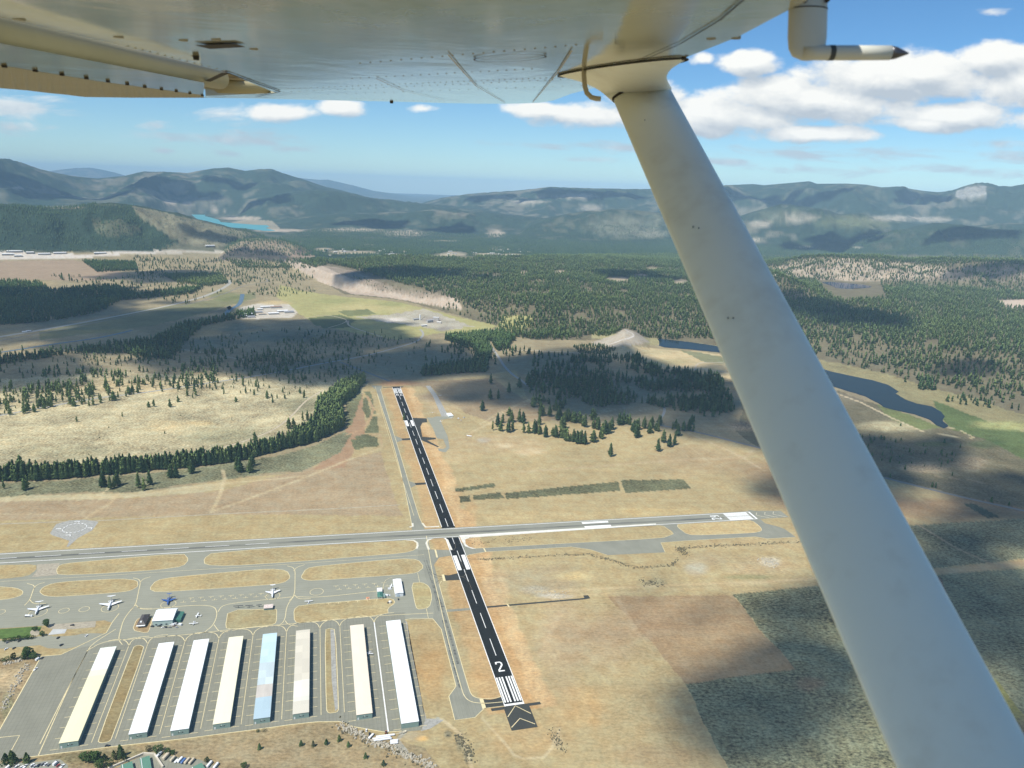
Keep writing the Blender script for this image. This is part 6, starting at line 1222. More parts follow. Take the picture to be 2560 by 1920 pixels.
# trees keep off the roads, pavements and water
def near_line(pts, dist):
    g = on_land([p[0] for p in pts], [p[1] for p in pts]); m = np.zeros(TX.shape, bool)
    for a, b in zip(g[:-1, :2], g[1:, :2]):
        d = b - a; t = np.clip(((TX - a[0]) * d[0] + (TY - a[1]) * d[1]) / (d @ d), 0, 1); m |= np.hypot(TX - a[0] - t * d[0], TY - a[1] - t * d[1]) < dist
    return m
bad = near_line([(0, 842), (203, 807), (325, 784), (443, 760), (529, 735.6), (578, 709)], 16) | near_line([(1222, 855), (1247, 894), (1258, 913), (1279, 935), (1304, 951)], 9) | near_line([(0, 851), (183, 818), (366, 780), (488, 758), (570, 731)], 9)
px_, py_ = proj(TX, TY, TZ)
for w_ in ([(1985, 900), (2075, 920), (2180, 944), (2250, 975), (2300, 1005), (2375, 1030), (2380, 1075), (2340, 1068), (2200, 1020), (1985, 940)], [(1600, 845), (1700, 850), (1860, 880), (1860, 892), (1700, 874), (1615, 860)], [(2050, 703), (2190, 712), (2180, 722), (2085, 727), (2060, 712)], [(1480, 856), (1535, 836), (1561, 820), (1590, 828), (1630, 858), (1560, 868)], [(2040, 700), (2200, 704), (2215, 745), (2110, 752), (2070, 735)], [(2480, 750), (2700, 748), (2700, 772), (2520, 768)]): bad |= inside(px_, py_, w_)
for q in [(1545, 700, 30, 8), (1600, 690, 18, 5), (1630, 672, 16, 5), (1700, 706, 20, 8), (1310, 682, 10, 4), (1400, 680, 16, 4), (1560, 730, 12, 5), (1360, 735, 14, 4), (1245, 690, 16, 3), (2060, 870, 10, 18), (1450, 790, 18, 8), (1330, 775, 10, 10), (2140, 850, 14, 10), (2330, 860, 20, 10), (2480, 850, 10, 6), (2040, 600, 50, 3), (2145, 618, 16, 3), (810, 623, 26, 4), (845, 630, 26, 5), (900, 631, 55, 4), (985, 636, 24, 3), (1110, 640, 34, 5), (1135, 636, 36, 7), (1165, 644, 28, 4), (1215, 636, 44, 3), (1280, 637, 38, 3)]: bad |= np.hypot((px_ - q[0]) / q[2], (py_ - q[1]) / q[3]) < 1
keep = ~bad & (px_ > -260) & (px_ < 2820)
TX, TY, TZ, TH, TT, TG, px_, py_ = [a_[keep] for a_ in (TX, TY, TZ, TH, TT, TG, px_, py_)]
DIST = np.sqrt(TX ** 2 + TY ** 2 + (TZ - EYE) ** 2)
strut_hide = inside(px_, py_, [(1560, 250), (1690, 200), (2580, 1860), (2230, 1930)])
order = np.argsort(-TH / DIST); seen = order[(px_[order] > 5) & (px_[order] < 2555) & ~strut_hide[order]]
# the scattered front trees first, then the largest of the rest
ONE = set(seen[np.isin(TG[seen], (gl,))].tolist())
for q in seen:
    if len(ONE) >= 292: break
    ONE.add(int(q))
def template_mesh(name, VF, mats):
    me = fast_mesh(name, VF[0], VF[1]); me.materials.append(mats); return me
NEAR_ME = [template_mesh('crown', q, M_CROWN) for q in T_NEAR]
tb = MB(); tb.tube([(0, 0, 0), (0, 0, .5), (0, 0, .9)], [.017, .012, .004], 7); TRUNK_ME = tb.build('trunk', M_BARK); tm_ = TRUNK_ME.data; bpy.data.objects.remove(TRUNK_ME)
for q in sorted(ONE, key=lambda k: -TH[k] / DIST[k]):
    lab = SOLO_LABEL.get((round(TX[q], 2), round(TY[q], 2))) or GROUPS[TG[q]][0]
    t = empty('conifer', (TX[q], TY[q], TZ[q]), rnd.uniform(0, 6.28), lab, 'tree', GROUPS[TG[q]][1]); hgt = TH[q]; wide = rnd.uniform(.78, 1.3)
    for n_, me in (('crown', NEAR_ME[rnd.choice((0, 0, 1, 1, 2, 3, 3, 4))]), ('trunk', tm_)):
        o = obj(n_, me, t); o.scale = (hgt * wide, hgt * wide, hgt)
rest = np.ones(len(TX), bool); rest[list(ONE)] = False
def stand(name, mask, temps, label, cat='forest', mat=None):
    idx = np.nonzero(mask)[0]
    if len(idx) == 0: return
    Vs, Fs, Ts = [], [], []; base = 0
    sel = rng.integers(0, len(temps), len(idx))
    for k, (tv, tf) in enumerate(temps):
        ii = idx[sel == k]
        if len(ii) == 0: continue
        a = rng.uniform(0, 6.283, len(ii)); c_, s_ = np.cos(a)[:, None], np.sin(a)[:, None]; hh = TH[ii][:, None]; wv = rng.uniform(.68, 1.45, len(ii))[:, None]
        X = (tv[None, :, 0] * c_ - tv[None, :, 1] * s_) * hh * wv + TX[ii][:, None]; Y = (tv[None, :, 0] * s_ + tv[None, :, 1] * c_) * hh * wv + TY[ii][:, None]; Z = tv[None, :, 2] * hh + TZ[ii][:, None] - .3
        Vs.append(np.stack([X, Y, Z], -1).reshape(-1, 3)); n = len(tv)
        Fs.append((tf[None] + (base + np.arange(len(ii)) * n)[:, None, None]).reshape(-1, 3)); base += n * len(ii); Ts.append(np.repeat(TT[ii], n))
    me = fast_mesh(name, np.concatenate(Vs), np.concatenate(Fs)); at = me.attributes.new('tint', 'FLOAT', 'POINT'); at.data.foreach_set('value', np.concatenate(Ts).astype(np.float32)); me.materials.append(mat or M_WOOD)
    tag(obj(name, me), label, cat, None, 'stuff')
STANDS = [(gb, 'tree_belt', 'rest of the dense green conifer belt left of the runway'), (gs_, 'sage_trees', 'loose conifers on the sage strip'), (gc, 'field_trees', 'rest of the sunlit conifers before the shaded wood'), (gw, 'shaded_wood', 'shaded open conifer wood right of the runway'), (gd, 'runway_end_wood', 'thick dark wood beyond the far runway end'), (gf, 'scattered_trees', 'conifers dotted over the sage flats at left'), (gr, 'river_trees', 'dark belt of conifers along the river'), (gh, 'valley_wood', 'dark shaded conifer wood at the far left of the valley'),
          (gp, 'plateau_forest', 'green conifer forest on the plateau behind the meadow'), (gq, 'pond_forest', 'wide green conifer forest beyond the ponds'), (gm_, 'scrub_trees', 'small dark conifers on the flat below the pond'), (gk_, 'hill_forest', 'dark far forest on the hills and valley beyond')]
for gi, n_, l_ in STANDS:
    m = rest & (TG == gi)
    if gi == gk_: stand(n_, m, T_TINY, l_, 'forest', M_FARWOOD); continue
    if (m & (DIST < 2300)).any() and (m & (DIST >= 2300)).any():
        stand(n_, m & (DIST < 2300), T_MID, l_ + ', nearer part'); stand(n_, m & (DIST >= 2300), T_FAR, l_ + ', farther part')
    else: stand(n_, m, T_MID if (DIST[m].size and DIST[m].min() < 2300) else T_FAR, l_)
print('trees', len(TX), 'individual', len(ONE))

# small conifers and broadleaf trees close to the camera
def leafy(x, y, hgt, wid, label, group=None, kind='broadleaf_tree', cat='tree', mat=None, round_=True):
    t = empty(kind, (x, y, 0), rnd.uniform(0, 6), label, cat, group)
    b = MB(); b.tube([(0, 0, 0), (0, 0, hgt * .35), (0.04 * hgt, 0, hgt * .75)], [hgt * .03, hgt * .022, hgt * .008], 7)
    for k in range(4): a = k * 1.6; b.tube([(0, 0, hgt * .3), (wid * .5 * math.cos(a), wid * .5 * math.sin(a), hgt * .62)], [hgt * .014, hgt * .005], 5)
    b.build('trunk', M_BARK, t)
    V, F = [], []; n = 420
    for k in range(n):
        u = rnd.random() ** .5; a = rnd.uniform(0, 6.283); ph = rnd.uniform(-1, 1)
        lob = 1 + .25 * math.sin(3 * a + hgt) + .18 * math.sin(5 * a + 2 * ph)
        rr = wid / 2 * lob * math.sqrt(max(0, 1 - ph * ph)) * (.45 + .55 * u) if round_ else wid / 2 * (1 - (ph + 1) / 2) ** .8 * (.5 + .5 * u) * lob + .1
        p = Vector((rr * math.cos(a), rr * math.sin(a), hgt * (.58 + .40 * ph) if round_ else hgt * (.08 + .46 * (ph + 1))))
        s_ = hgt * .055 * rnd.uniform(.6, 1.5); d1 = Vector((rnd.gauss(0, 1), rnd.gauss(0, 1), rnd.gauss(0, 1))).normalized() * s_; d2 = d1.orthogonal().normalized() * s_
        q = len(V); V += [tuple(p - d1), tuple(p + d2), tuple(p + d1), tuple(p - d2)]; F.append((q, q + 1, q + 2, q + 3))
    me = bpy.data.meshes.new('crown'); me.from_pydata(V, [], F); me.materials.append(mat or M_LEAF); obj('crown', me, t)
    return t
SG = 'small conifers on the dry slope below the hangars'
for x, y in [(649, 1873), (753, 1864), (783, 1866), (816, 1861), (848, 1853), (871, 1867), (914, 1895), (959, 1914)]:
    g = P(x, y); leafy(g[0], g[1], rnd.uniform(6.5, 8), 4.2, 'small round conifer dotted on the dry slope below the hangars', SG, 'young_conifer', 'tree', M_CROWN, False)
BT = [((117, 1567), 11, 7, 'leafy tree at the right end of the lawn, casting a shadow on the gravel'), ((106, 1590), 7, 6, 'bushy tree between the lawn circle and the concrete pad'), ((88, 1577), 6, 7, 'blue green tree beside the pale paved circle'), ((70, 1645), 15, 10, 'tallest leafy tree beside the parking lot'), ((84, 1646), 8, 9, 'dark low tree at the foot of the tallest leafy tree'), ((60, 1648), 7, 7, 'dark low tree left of the tallest leafy tree'), ((35, 1649), 9, 6, 'slim tree above the pale rocks'), ((18, 1652), 5, 8, 'wide dark shrub above the pale rocks'), ((7, 1653), 4, 6, 'low dark shrub at the picture edge above the rocks')]
for (x, y), h_, w_, l_ in BT: g = P(x, y); leafy(g[0], g[1], h_, w_, l_)
HEDGE = [(12, 1604), (24, 1603), (35, 1602), (48, 1600), (58, 1599), (70, 1598), (82, 1596)]
for x, y in HEDGE: g = P(x, y); leafy(g[0], g[1], rnd.uniform(4, 6.5), 5.5, 'bushy dark tree in the hedge between lawn and parking lot', 'hedge trees below the lawn')
LOWT = [((16, 1911), 13, 8, 'dark pine at the lower left corner, left of a pair'), ((32, 1909), 15, 9, 'dark pine at the lower left corner, the larger of a pair'), ((68, 1907), 12, 6, 'slim cone-shaped pine beside the parked cars'), ((212, 1902), 10, 8, 'leafy tree at the left of the clump above the storage yard'), ((228, 1905), 11, 9, 'leafy tree in the middle of the clump above the storage yard'), ((242, 1902), 11, 8, 'leafy tree at the right of the clump above the storage yard'), ((262, 1901), 8, 6, 'thin leafy tree between the clump and the pointed pine'), ((286, 1897), 10, 7, 'dark tree beside the pointed pine'), ((302, 1892), 14, 7, 'pointed pine above the green roofed storage'), ((309, 1902), 9, 9, 'round tree at the foot of the pointed pine'), ((250, 1919), 9, 8, 'shadowy tree low beside the yard wall'), ((275, 1915), 7, 8, 'grey green shrub tree beside the yard wall'), ((372, 1877), 6, 7, 'grey green bush at the upper corner of the storage yard'), ((396, 1881), 8, 10, 'wide dark tree behind the motor home'), ((420, 1884), 6, 6, 'olive bush right of the motor home'), ((432, 1886), 5, 5, 'small olive bush along the yard fence'), ((518, 1906), 6, 5, 'dark bush by the right hand trailers'), ((610, 1920), 6, 6, 'dark bush at the bottom edge of the dry slope'), ((645, 1830), 3, 4, 'low dark shrub left of a wider one below the yellow line'), ((661, 1828), 3, 6, 'low wide shrub below the yellow line')]
for (x, y), h_, w_, l_ in LOWT: g = P(x, y); leafy(g[0], g[1], h_, w_, l_, None, 'pine_tree' if 'pine' in l_ else ('shrub' if 'bush' in l_ or 'shrub' in l_ else 'broadleaf_tree'), 'shrub' if 'bush' in l_ or 'shrub' in l_ else 'tree', M_CROWN if 'pine' in l_ else None, 'pine' not in l_)
# boulders and brush heaps
def rocks(name, line, width, n, size, mat, label):
    g = pxy(line)[:, :2]; b = MB()
    for k in range(n):
        s = rnd.random() * (len(g) - 1); q = int(s); p = g[q] + (g[q + 1] - g[q]) * (s - q); x, y = p[0] + rnd.gauss(0, width), p[1] + rnd.gauss(0, width); r_ = size * rnd.uniform(.4, 1.3)
        b.box((x, y, r_ * .35), (r_ * 1.4, r_, r_ * .9), rnd.uniform(0, 3), 0, rnd.uniform(.4, .8))
    tag(b.build(name, mat), label, name.replace('_', ' '), None, 'stuff')
M_ROCK = plain('pale_rock', (.44, .40, .31), .9, .3, .5); M_BRUSH = plain('dry_brush', (.13, .115, .065), .95, .4, .4)
rocks('boulders', [(850, 1812), (880, 1828), (930, 1852), (965, 1862), (1000, 1880), (1060, 1905), (1090, 1925)], 2.6, 420, 1.6, M_ROCK, 'bank of pale boulders running below the white trailers'); rocks('brush', [(840, 1812), (890, 1838), (950, 1862), (1010, 1888), (1080, 1925)], 4, 160, 1.5, M_BRUSH, 'dry brush growing among the boulders')
rocks('rubble', [(66, 1640), (40, 1656), (10, 1660)], 1.5, 60, 1.6, M_ROCK, 'pale rubble below the shrubs by the empty ramp'); rocks('rubble', [(72, 1660), (50, 1690), (25, 1730), (10, 1775)], 2.5, 120, 1.5, M_ROCK, 'line of rocks beside the empty ramp')
rocks('low_shrubs', [(1195, 1399), (1260, 1396), (1400, 1388), (1470, 1386), (1530, 1402), (1580, 1420), (1680, 1414), (1695, 1396)], 2.2, 260, 1.3, M_BRUSH, 'dark low shrubs along the ditch right of the runway'); rocks('low_shrubs', [(1690, 1372), (1760, 1366), (1860, 1362), (2000, 1354)], 2.5, 200, 1.3, M_BRUSH, 'dark low shrubs below the right taxiway end'); rocks('low_shrubs', [(1700, 1370), (1712, 1384)], 5, 90, 1.3, M_BRUSH, 'dark shrub heap at the taxiway corner')
rocks('low_shrubs', [(1150, 1840), (1165, 1865), (1180, 1900)], 3.2, 120, 1.3, M_BRUSH, 'dark shrubs along the two-track path'); rocks('low_shrubs', [(1380, 1825), (1395, 1850), (1412, 1880)], 3, 70, 1.1, M_BRUSH, 'sparse shrubs right of the runway end'); rocks('low_shrubs', [(1605, 1455), (1650, 1462)], 6, 80, 1.2, M_BRUSH, 'sparse dark shrubs in the dry field'); rocks('stones', [(1905, 1400), (1930, 1405), (1928, 1412)], 5, 90, 1.6, M_ROCK, 'heap of pale stones in the disturbed ground'); rocks('stones', [(1330, 1480), (1410, 1485), (1390, 1492)], 5, 60, 1.2, M_ROCK, 'pale stones above the short service road')
rocks('low_shrubs', [(1160, 1352), (1260, 1350), (1330, 1345)], 7, 90, 1.0, M_BRUSH, 'dark tufts in the strip below the grey runway')
# ------------------------------------------------------------------ air: haze, and the clouds overhead that shade the land
hz = MB(); hz.box((0, 19000, 500 - 25), (96000, 62000, 1030)); hz.v = [(x, y, z) for x, y, z in hz.v]
m_h = bpy.data.materials.new('haze_air'); m_h.use_nodes = True; t_h = m_h.node_tree; t_h.nodes.remove(t_h.nodes['Principled BSDF'])
pv = t_h.nodes.new('ShaderNodeVolumePrincipled'); pv.inputs['Color'].default_value = (.50, .76, 1.0, 1); pv.inputs['Density'].default_value = 3.3e-5; pv.inputs['Anisotropy'].default_value = -0.38
t_h.links.new(pv.outputs[0], t_h.nodes['Material Output'].inputs['Volume'])
tag(hz.build('haze', m_h), 'thin blue haze filling the air over the valley', 'haze', None, 'stuff')

m_c, nt, bs = material('cloud_vapour'); t_c = m_c.node_tree        # thin at the ragged rim, thick in the middle
bs.inputs['Base Color'].default_value = (.9, .9, .9, 1); bs.inputs['Roughness'].default_value = 1.0; bs.inputs['Specular IOR Level'].default_value = 0.0
dn = nt.new('ShaderNodeAttribute', attribute_name='vapour').outputs['Fac']; tr = nt.new('ShaderNodeBsdfTransparent'); mx = nt.new('ShaderNodeMixShader')
nt.put(mx.inputs[0], nt.math('SUBTRACT', 1.0, nt.math('EXPONENT', nt.math('MULTIPLY', dn, -1.25)))); t_c.links.new(tr.outputs[0], mx.inputs[1]); t_c.links.new(bs.outputs[0], mx.inputs[2]); t_c.links.new(mx.outputs[0], t_c.nodes['Material Output'].inputs[0])
CLOUD_Z = 5200.0
def cloud(px, py, rx, ry, thick=260, seed=0, n=40, rag=1.0, lab='cumulus cloud drifting high over the valley'):
    """flat-based heap of vapour; placed so that its shade falls on the land around this point of the photo"""
    g = on_land(px, py)[0]; ex = on_land(px + rx, py)[0]; ey = on_land(px, py + ry)[0]; ey2 = on_land(px, py - ry)[0]
    a = float(np.hypot(*(ex - g)[:2])); b_ = float(np.hypot(*(ey2 - ey)[:2]) / 2); off = SUN[:2] / SUN[2] * (CLOUD_Z - g[2])
    cx, cy = (ey[:2] + ey2[:2]) / 2 + off + (0, 0); cx = g[0] + off[0]
    u = np.linspace(-1.5, 1.5, n); Ux, Uy = np.meshgrid(u, u); X = cx + Ux * a; Y = cy + Uy * b_
    f = 1.0 - np.hypot(Ux, Uy) + rag * 2.1 * (fbm(X / 260, Y / 260, 80 + seed, 5) - .5)
    tk = thick * np.clip(f * 2.4, 0, 1) ** .9 * (.75 + .5 * fbm(X / 120, Y / 120, 90 + seed))
    ok = f > 0; idx = -np.ones(X.shape, int); k = np.nonzero(ok); m = len(k[0])
    if m < 8: return
    idx[k] = np.arange(m); V = np.concatenate([np.stack([X[k], Y[k], CLOUD_Z - .15 * tk[k]], -1), np.stack([X[k], Y[k], CLOUD_Z + tk[k] + 1.5], -1)]); F = []; edges = {}
    for i in range(n - 1):
        for j in range(n - 1):
            q = (idx[i, j], idx[i, j + 1], idx[i + 1, j + 1], idx[i + 1, j])
            if min(q) < 0: continue
            F.append(q[::-1]); F.append(tuple(p + m for p in q))
            for e in zip(q, q[1:] + q[:1]):
                if (e[1], e[0]) in edges: del edges[(e[1], e[0])]
                else: edges[e] = 1
    for (p, q) in edges: F.append((p, q, q + m, p + m))
    me = bpy.data.meshes.new('cloud'); me.from_pydata([tuple(v) for v in V], [], F); me.materials.append(m_c); va = me.attributes.new('vapour', 'FLOAT', 'POINT'); va.data.foreach_set('value', np.tile(np.clip(tk[k] / 200, 0, 1.15), 2).astype(np.float32))
    o = obj('cloud', me); tag(o, lab, 'cloud', 'clouds overhead', 'stuff')
SHADE = [(300, 840, 420, 62, 330), (640, 870, 330, 62, 300), (880, 925, 230, 50, 270), (60, 925, 150, 40, 200), (120, 760, 240, 40, 280), (350, 690, 170, 14, 220), (1060, 900, 160, 40, 220), (1480, 945, 320, 70, 340), (1290, 925, 200, 50, 300), (1620, 1000, 230, 40, 280), (1180, 985, 110, 26, 160), (1750, 1040, 160, 46, 260), (2250, 1150, 330, 60, 330), (2480, 1250, 260, 60, 280), (2050, 1240, 200, 40, 220), (1990, 1540, 190, 60, 260), (1900, 1790, 190, 90, 230), (2430, 1560, 240, 110, 250), (2460, 1340, 200, 22, 200), (1590, 1500, 80, 40, 150), (1720, 1560, 80, 34, 150), (2600, 1850, 200, 90, 260),
         (1040, 690, 150, 16, 320), (880, 690, 60, 14, 220), (1560, 690, 80, 8, 260), (2140, 800, 150, 20, 260), (1980, 760, 90, 22, 240), (2400, 930, 160, 20, 200), (2480, 690, 180, 12, 260), (600, 640, 120, 8, 240), (500, 590, 60, 12, 260)]
for k, q in enumerate(SHADE): cloud(*q, seed=k)
FARSHADE = [(120, 485, 200, 16), (420, 490, 140, 8), (560, 455, 60, 10), (330, 470, 90, 8), (640, 510, 60, 10), (930, 560, 90, 10), (1120, 575, 60, 8), (1450, 487, 130, 10), (1230, 495, 70, 6), (2150, 600, 120, 6), (2080, 490, 140, 9), (2420, 585, 120, 7), (2330, 500, 80, 6), (1860, 500, 60, 8)]
for k, q in enumerate(FARSHADE): cloud(*q, 420, seed=40 + k, n=26)

# ------------------------------------------------------------------ the aircraft the photo is taken from
WZ, WF, WX = .145, .069, .035                                     # its wing's lower skin is the plane z = WZ + WF*y + WX*x above the eye
def wing_pt(px, py, dz=0.0):
    d = rays(px, py); t = (WZ + dz) / (d[2] - WF * d[1] - WX * d[0]); p = d * t
    return np.array((p[0], p[1], EYE + p[2]))
def wz(x, y, dz=0.0): return EYE + WZ + dz + WF * y + WX * x
air = empty('light_aircraft', (0, 0, EYE), 0, 'white light aircraft whose wing and strut fill the top and right of the view', 'airplane')
def A(b, name, mat, parent=air, smooth=False):
    """vertices are given in the world; parts hang on the aircraft"""
    b.v = [(x, y, z - EYE) for x, y, z in b.v]
    return b.build(name, mat, parent, smooth)
m_w, nt, bs = material('aircraft_paint_reflection_tint'); ps = nt.new('ShaderNodeTexCoord').outputs['Object']
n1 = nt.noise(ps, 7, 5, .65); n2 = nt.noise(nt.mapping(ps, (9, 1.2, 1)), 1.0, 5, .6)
nt.put(bs.inputs['Base Color'], nt.mix(nt.ramp(nt.math('MULTIPLY', n1, n2), .12, .42), (.40, .385, .26), (.54, .53, .40)))  # olive tone and streaks put the ground's reflection into the white skin's colour
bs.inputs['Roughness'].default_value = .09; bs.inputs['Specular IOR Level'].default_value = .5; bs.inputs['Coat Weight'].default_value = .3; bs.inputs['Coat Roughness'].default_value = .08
bp = nt.new('ShaderNodeBump'); bp.inputs['Strength'].default_value = .08; bp.inputs['Distance'].default_value = .03; nt.put(bp.inputs['Height'], nt.noise(nt.mapping(ps, (4.0, 2.6, 1)), 1.0, 4, .55, .4)); nt.put(bs.inputs['Normal'], bp.outputs[0])
m_s, nt, bs = material('strut_paint'); ps = nt.new('ShaderNodeTexCoord').outputs['Object']   # satin white, grimy in streaks
g1 = nt.noise(ps, 3, 4, .6); g2 = nt.noise(nt.mapping(ps, (16, 16, 3)), 1.0, 4, .6); g3 = nt.noise(ps, 60, 3, .7)
nt.put(bs.inputs['Base Color'], nt.mix(nt.ramp(nt.math('MULTIPLY', g1, g2), .10, .26), (.86, .85, .72), (.95, .96, .83)))
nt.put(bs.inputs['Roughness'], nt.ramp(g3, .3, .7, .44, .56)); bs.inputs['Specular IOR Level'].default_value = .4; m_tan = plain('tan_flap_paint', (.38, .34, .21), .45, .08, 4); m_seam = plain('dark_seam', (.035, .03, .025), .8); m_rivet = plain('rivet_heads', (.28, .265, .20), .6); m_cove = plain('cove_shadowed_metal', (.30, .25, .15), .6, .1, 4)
LEP = [(1985, 18), (1843, 93), (1708, 146), (1600, 186), (1502, 216), (1429, 234), (1384, 251)]; TIPP = [(1347, 257), (1266, 259.5), (1180, 259), (1103, 257.5), (981, 254), (900, 252.5), (768, 249.3), (700, 247.6), (640, 246.4), (511, 244.6)]
le = [wing_pt(*p) for p in LEP]; tip = [wing_pt(*p) for p in TIPP]; cove = [wing_pt(*p) for p in ((514, 239.5), (690, 232.5), (565, 181), (300, 113), (0, 45))]
d_le = le[0] - le[1]; d_le = d_le / np.linalg.norm(d_le); d_co = cove[-1] - cove[-2]; d_co = d_co / np.linalg.norm(d_co)
le = [le[0] + d_le * (4.5 / abs(d_le[1]))] + le; cove = cove + [cove[-1] + d_co * (4.2 / max(abs(d_co[1]), .2))]
outline = le + tip + cove
def fill(b, pts, z_off=0.0, m=0):
    b.add([(p[0], p[1], wz(p[0], p[1], z_off)) for p in pts], [tuple(range(len(pts)))[::-1]], m)
b = MB(); fill(b, outline)
up = [(p[0], p[1], wz(p[0], p[1], .13)) for p in outline]; lo_ = [(p[0], p[1], wz(p[0], p[1])) for p in outline]; n = len(outline)
b.add(up, [tuple(range(n))])
# rounded leading edge and tip
k0 = len(le) + len(tip)
rings = []
for q in range(7):
    a = math.pi * q / 6
    ring_ = []
    for i_, p in enumerate(outline[:k0]):
        a_, c_ = outline[max(i_ - 1, 0)], outline[min(i_ + 1, k0 - 1)]; tdir = np.array((c_[0] - a_[0], c_[1] - a_[1])); tdir = tdir / np.linalg.norm(tdir); nrm = np.array((-tdir[1], tdir[0])) if True else 0
        if np.dot(nrm, np.array((p[0], p[1])) - np.array((-.3, 2.0))) < 0: nrm = -nrm
        w_ = .030 if i_ < len(le) else .012
        ring_.append((p[0] + nrm[0] * w_ * math.sin(a), p[1] + nrm[1] * w_ * math.sin(a), wz(p[0], p[1], .065 - .065 * math.cos(a))))
    rings.append(ring_)
vs = [v for r_ in rings for v in r_]; fs = []
for q in range(6):
    for i_ in range(k0 - 1): a_ = q * k0 + i_; fs.append((a_, a_ + 1, a_ + k0 + 1, a_ + k0))
b.add(vs, fs)
b.add([lo_[i_] for i_ in range(k0 - 1, n)] + [up[i_] for i_ in range(k0 - 1, n)], [(i_, i_ + 1, i_ + 1 + n - k0 + 1, i_ + n - k0 + 1) for i_ in range(n - k0)])
WB = b
# trailing edge: flap with rounded nose and corrugated skin, cove behind it
def quadstrip(b, top, bot, dz0, dz1, m=0):
    V_ = [wing_pt(*p, dz0) for p in top] + [wing_pt(*p, dz1) for p in bot]; k = len(top)
    b.add(V_, [(i_, i_ + 1, k + i_ + 1, k + i_) for i_ in range(k - 1)], m)
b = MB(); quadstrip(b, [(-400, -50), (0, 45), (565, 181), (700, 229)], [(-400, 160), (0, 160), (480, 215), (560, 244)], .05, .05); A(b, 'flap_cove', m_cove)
flap = None
b = MB(); N0, N1 = [(-420, -40), (0, 78), (300, 143), (565, 193)], None
cl = [wing_pt(-500, -20, .016), wing_pt(0, 82, .016), wing_pt(300, 146, .016), wing_pt(548, 197, .016)]; b.tube([tuple(p) for p in cl], [.034, .034, .033, .031], 18); flap = A(b, 'flap', m_tan, air, True)
b = MB(); quadstrip(b, [(-420, 0), (0, 108), (250, 156), (511, 207)], [(-420, 60), (0, 163), (250, 204), (508, 238)], -.03, -.035); A(b, 'flap_skin', m_w, flap)
b = MB(); cor = []
steps = 90
for q in range(steps + 1):
    f = q / steps; a_, c_ = np.array((-420, 60.)), np.array((0, 163.)); 
    top = np.array((-420 + f * 928, np.interp(-420 + f * 928, [-420, 0, 250, 508], [60, 163, 204, 238]))); bot = np.array((-420 + f * 931, np.interp(-420 + f * 931, [-420, -200, 0, 68, 120, 167, 210, 325, 511], [150, 190, 220.5, 226, 232.5, 237, 242.5, 244.3, 244.5])))
    cor.append((top, bot, -.036 + .0035 * math.sin(q * 2.1)))  # ribs die out at the hinge line
V_ = []; 
for t_, b2, dz in cor: V_ += [wing_pt(t_[0], t_[1], -.0352), wing_pt(b2[0], b2[1], dz)]
b.add(V_, [(2 * i_, 2 * i_ + 2, 2 * i_ + 3, 2 * i_ + 1) for i_ in range(steps)]); SK = b
b = MB()
for x_, y_ in [(11, 165), (88, 176), (155, 186), (216, 195), (270, 203), (318, 210), (362, 217), (404, 223), (441, 228), (475, 233), (506, 238)]:
    p = wing_pt(x_, y_, -.036); b.tube([tuple(p + np.array((0, 0, .002))), tuple(p + np.array((0, 0, -.0025)))], .0045, 8)
SK.add(b.v, b.f, 1); A(SK, 'corrugated_skin', [plain('tan_corrugated', (.34, .31, .21), .5, .06, 4), m_seam], flap)
b = MB(); cl = [wing_pt(545, 214, .018), wing_pt(620, 219, .018), wing_pt(690, 222, .018)]; b.tube([tuple(p) for p in cl], [.026, .022, .016], 14); A(b, 'aileron', m_tan, air, True)
b = MB()
def seam(pts, wd, dz=-.0025, m=0):
    g = [wing_pt(*p, dz) for p in pts]; L_, R_ = [], []
    for i_ in range(len(g)):
        t_ = g[min(i_ + 1, len(g) - 1)] - g[max(i_ - 1, 0)]; t_ = t_ / np.linalg.norm(t_); nn_ = np.array((-t_[1], t_[0], 0)); nn_ /= np.linalg.norm(nn_); L_.append(g[i_] + nn_ * wd / 2); R_.append(g[i_] - nn_ * wd / 2)
    k = len(g); b.add([(p[0], p[1], wz(p[0], p[1], dz)) for p in L_ + R_], [(i_, i_ + 1, k + i_ + 1, k + i_) for i_ in range(k - 1)], m)
seam([(1590, 158), (1700, 110), (1800, 50), (1870, -10)], .003); seam([(565, 181), (700, 229), (640, 243)], .007); seam([(511, 207), (565, 182)], .02); seam([(940, 196), (1010, 228), (1110, 250), (1170, 256)], .003, -.003, 1); seam([(1120, 136), (1150, 170), (1190, 215), (1262, 257)], .003, -.003, 1); seam([(1430, 126), (1395, 180), (1332, 256)], .003, -.003, 1)
ell = [(1275 + 90 * math.cos(t * .2618), 145 + 9 * math.sin(t * .2618) - 4 * math.cos(t * .2618)) for t in range(25)]; seam(ell, .004)
WB.add(b.v, b.f); WB.m[-len(b.f):] = [q + 1 for q in b.m]
b = MB()
def rivets(p0, p1, n_, r_=.0028):
    for q in range(n_):
        f = q / (n_ - 1); p = wing_pt(p0[0] + (p1[0] - p0[0]) * f, p0[1] + (p1[1] - p0[1]) * f, 0); b.tube([tuple(p + np.array((0, 0, .002))), tuple(p - np.array((0, 0, .0009)))], min(r_, .0021), 6)
for f in np.linspace(0, 1, 2): pass
rivets((720, 222), (1380, 194), 46); rivets((690, 231), (1440, 197), 40, .003); rivets((820, 236), (1500, 212), 30, .003); rivets((880, 246), (1110, 254), 22, .0035); rivets((900, 158), (1440, 112), 22, .004); rivets((880, 196), (1330, 172), 22, .0035); rivets((560, 176), (320, 115), 14, .004)
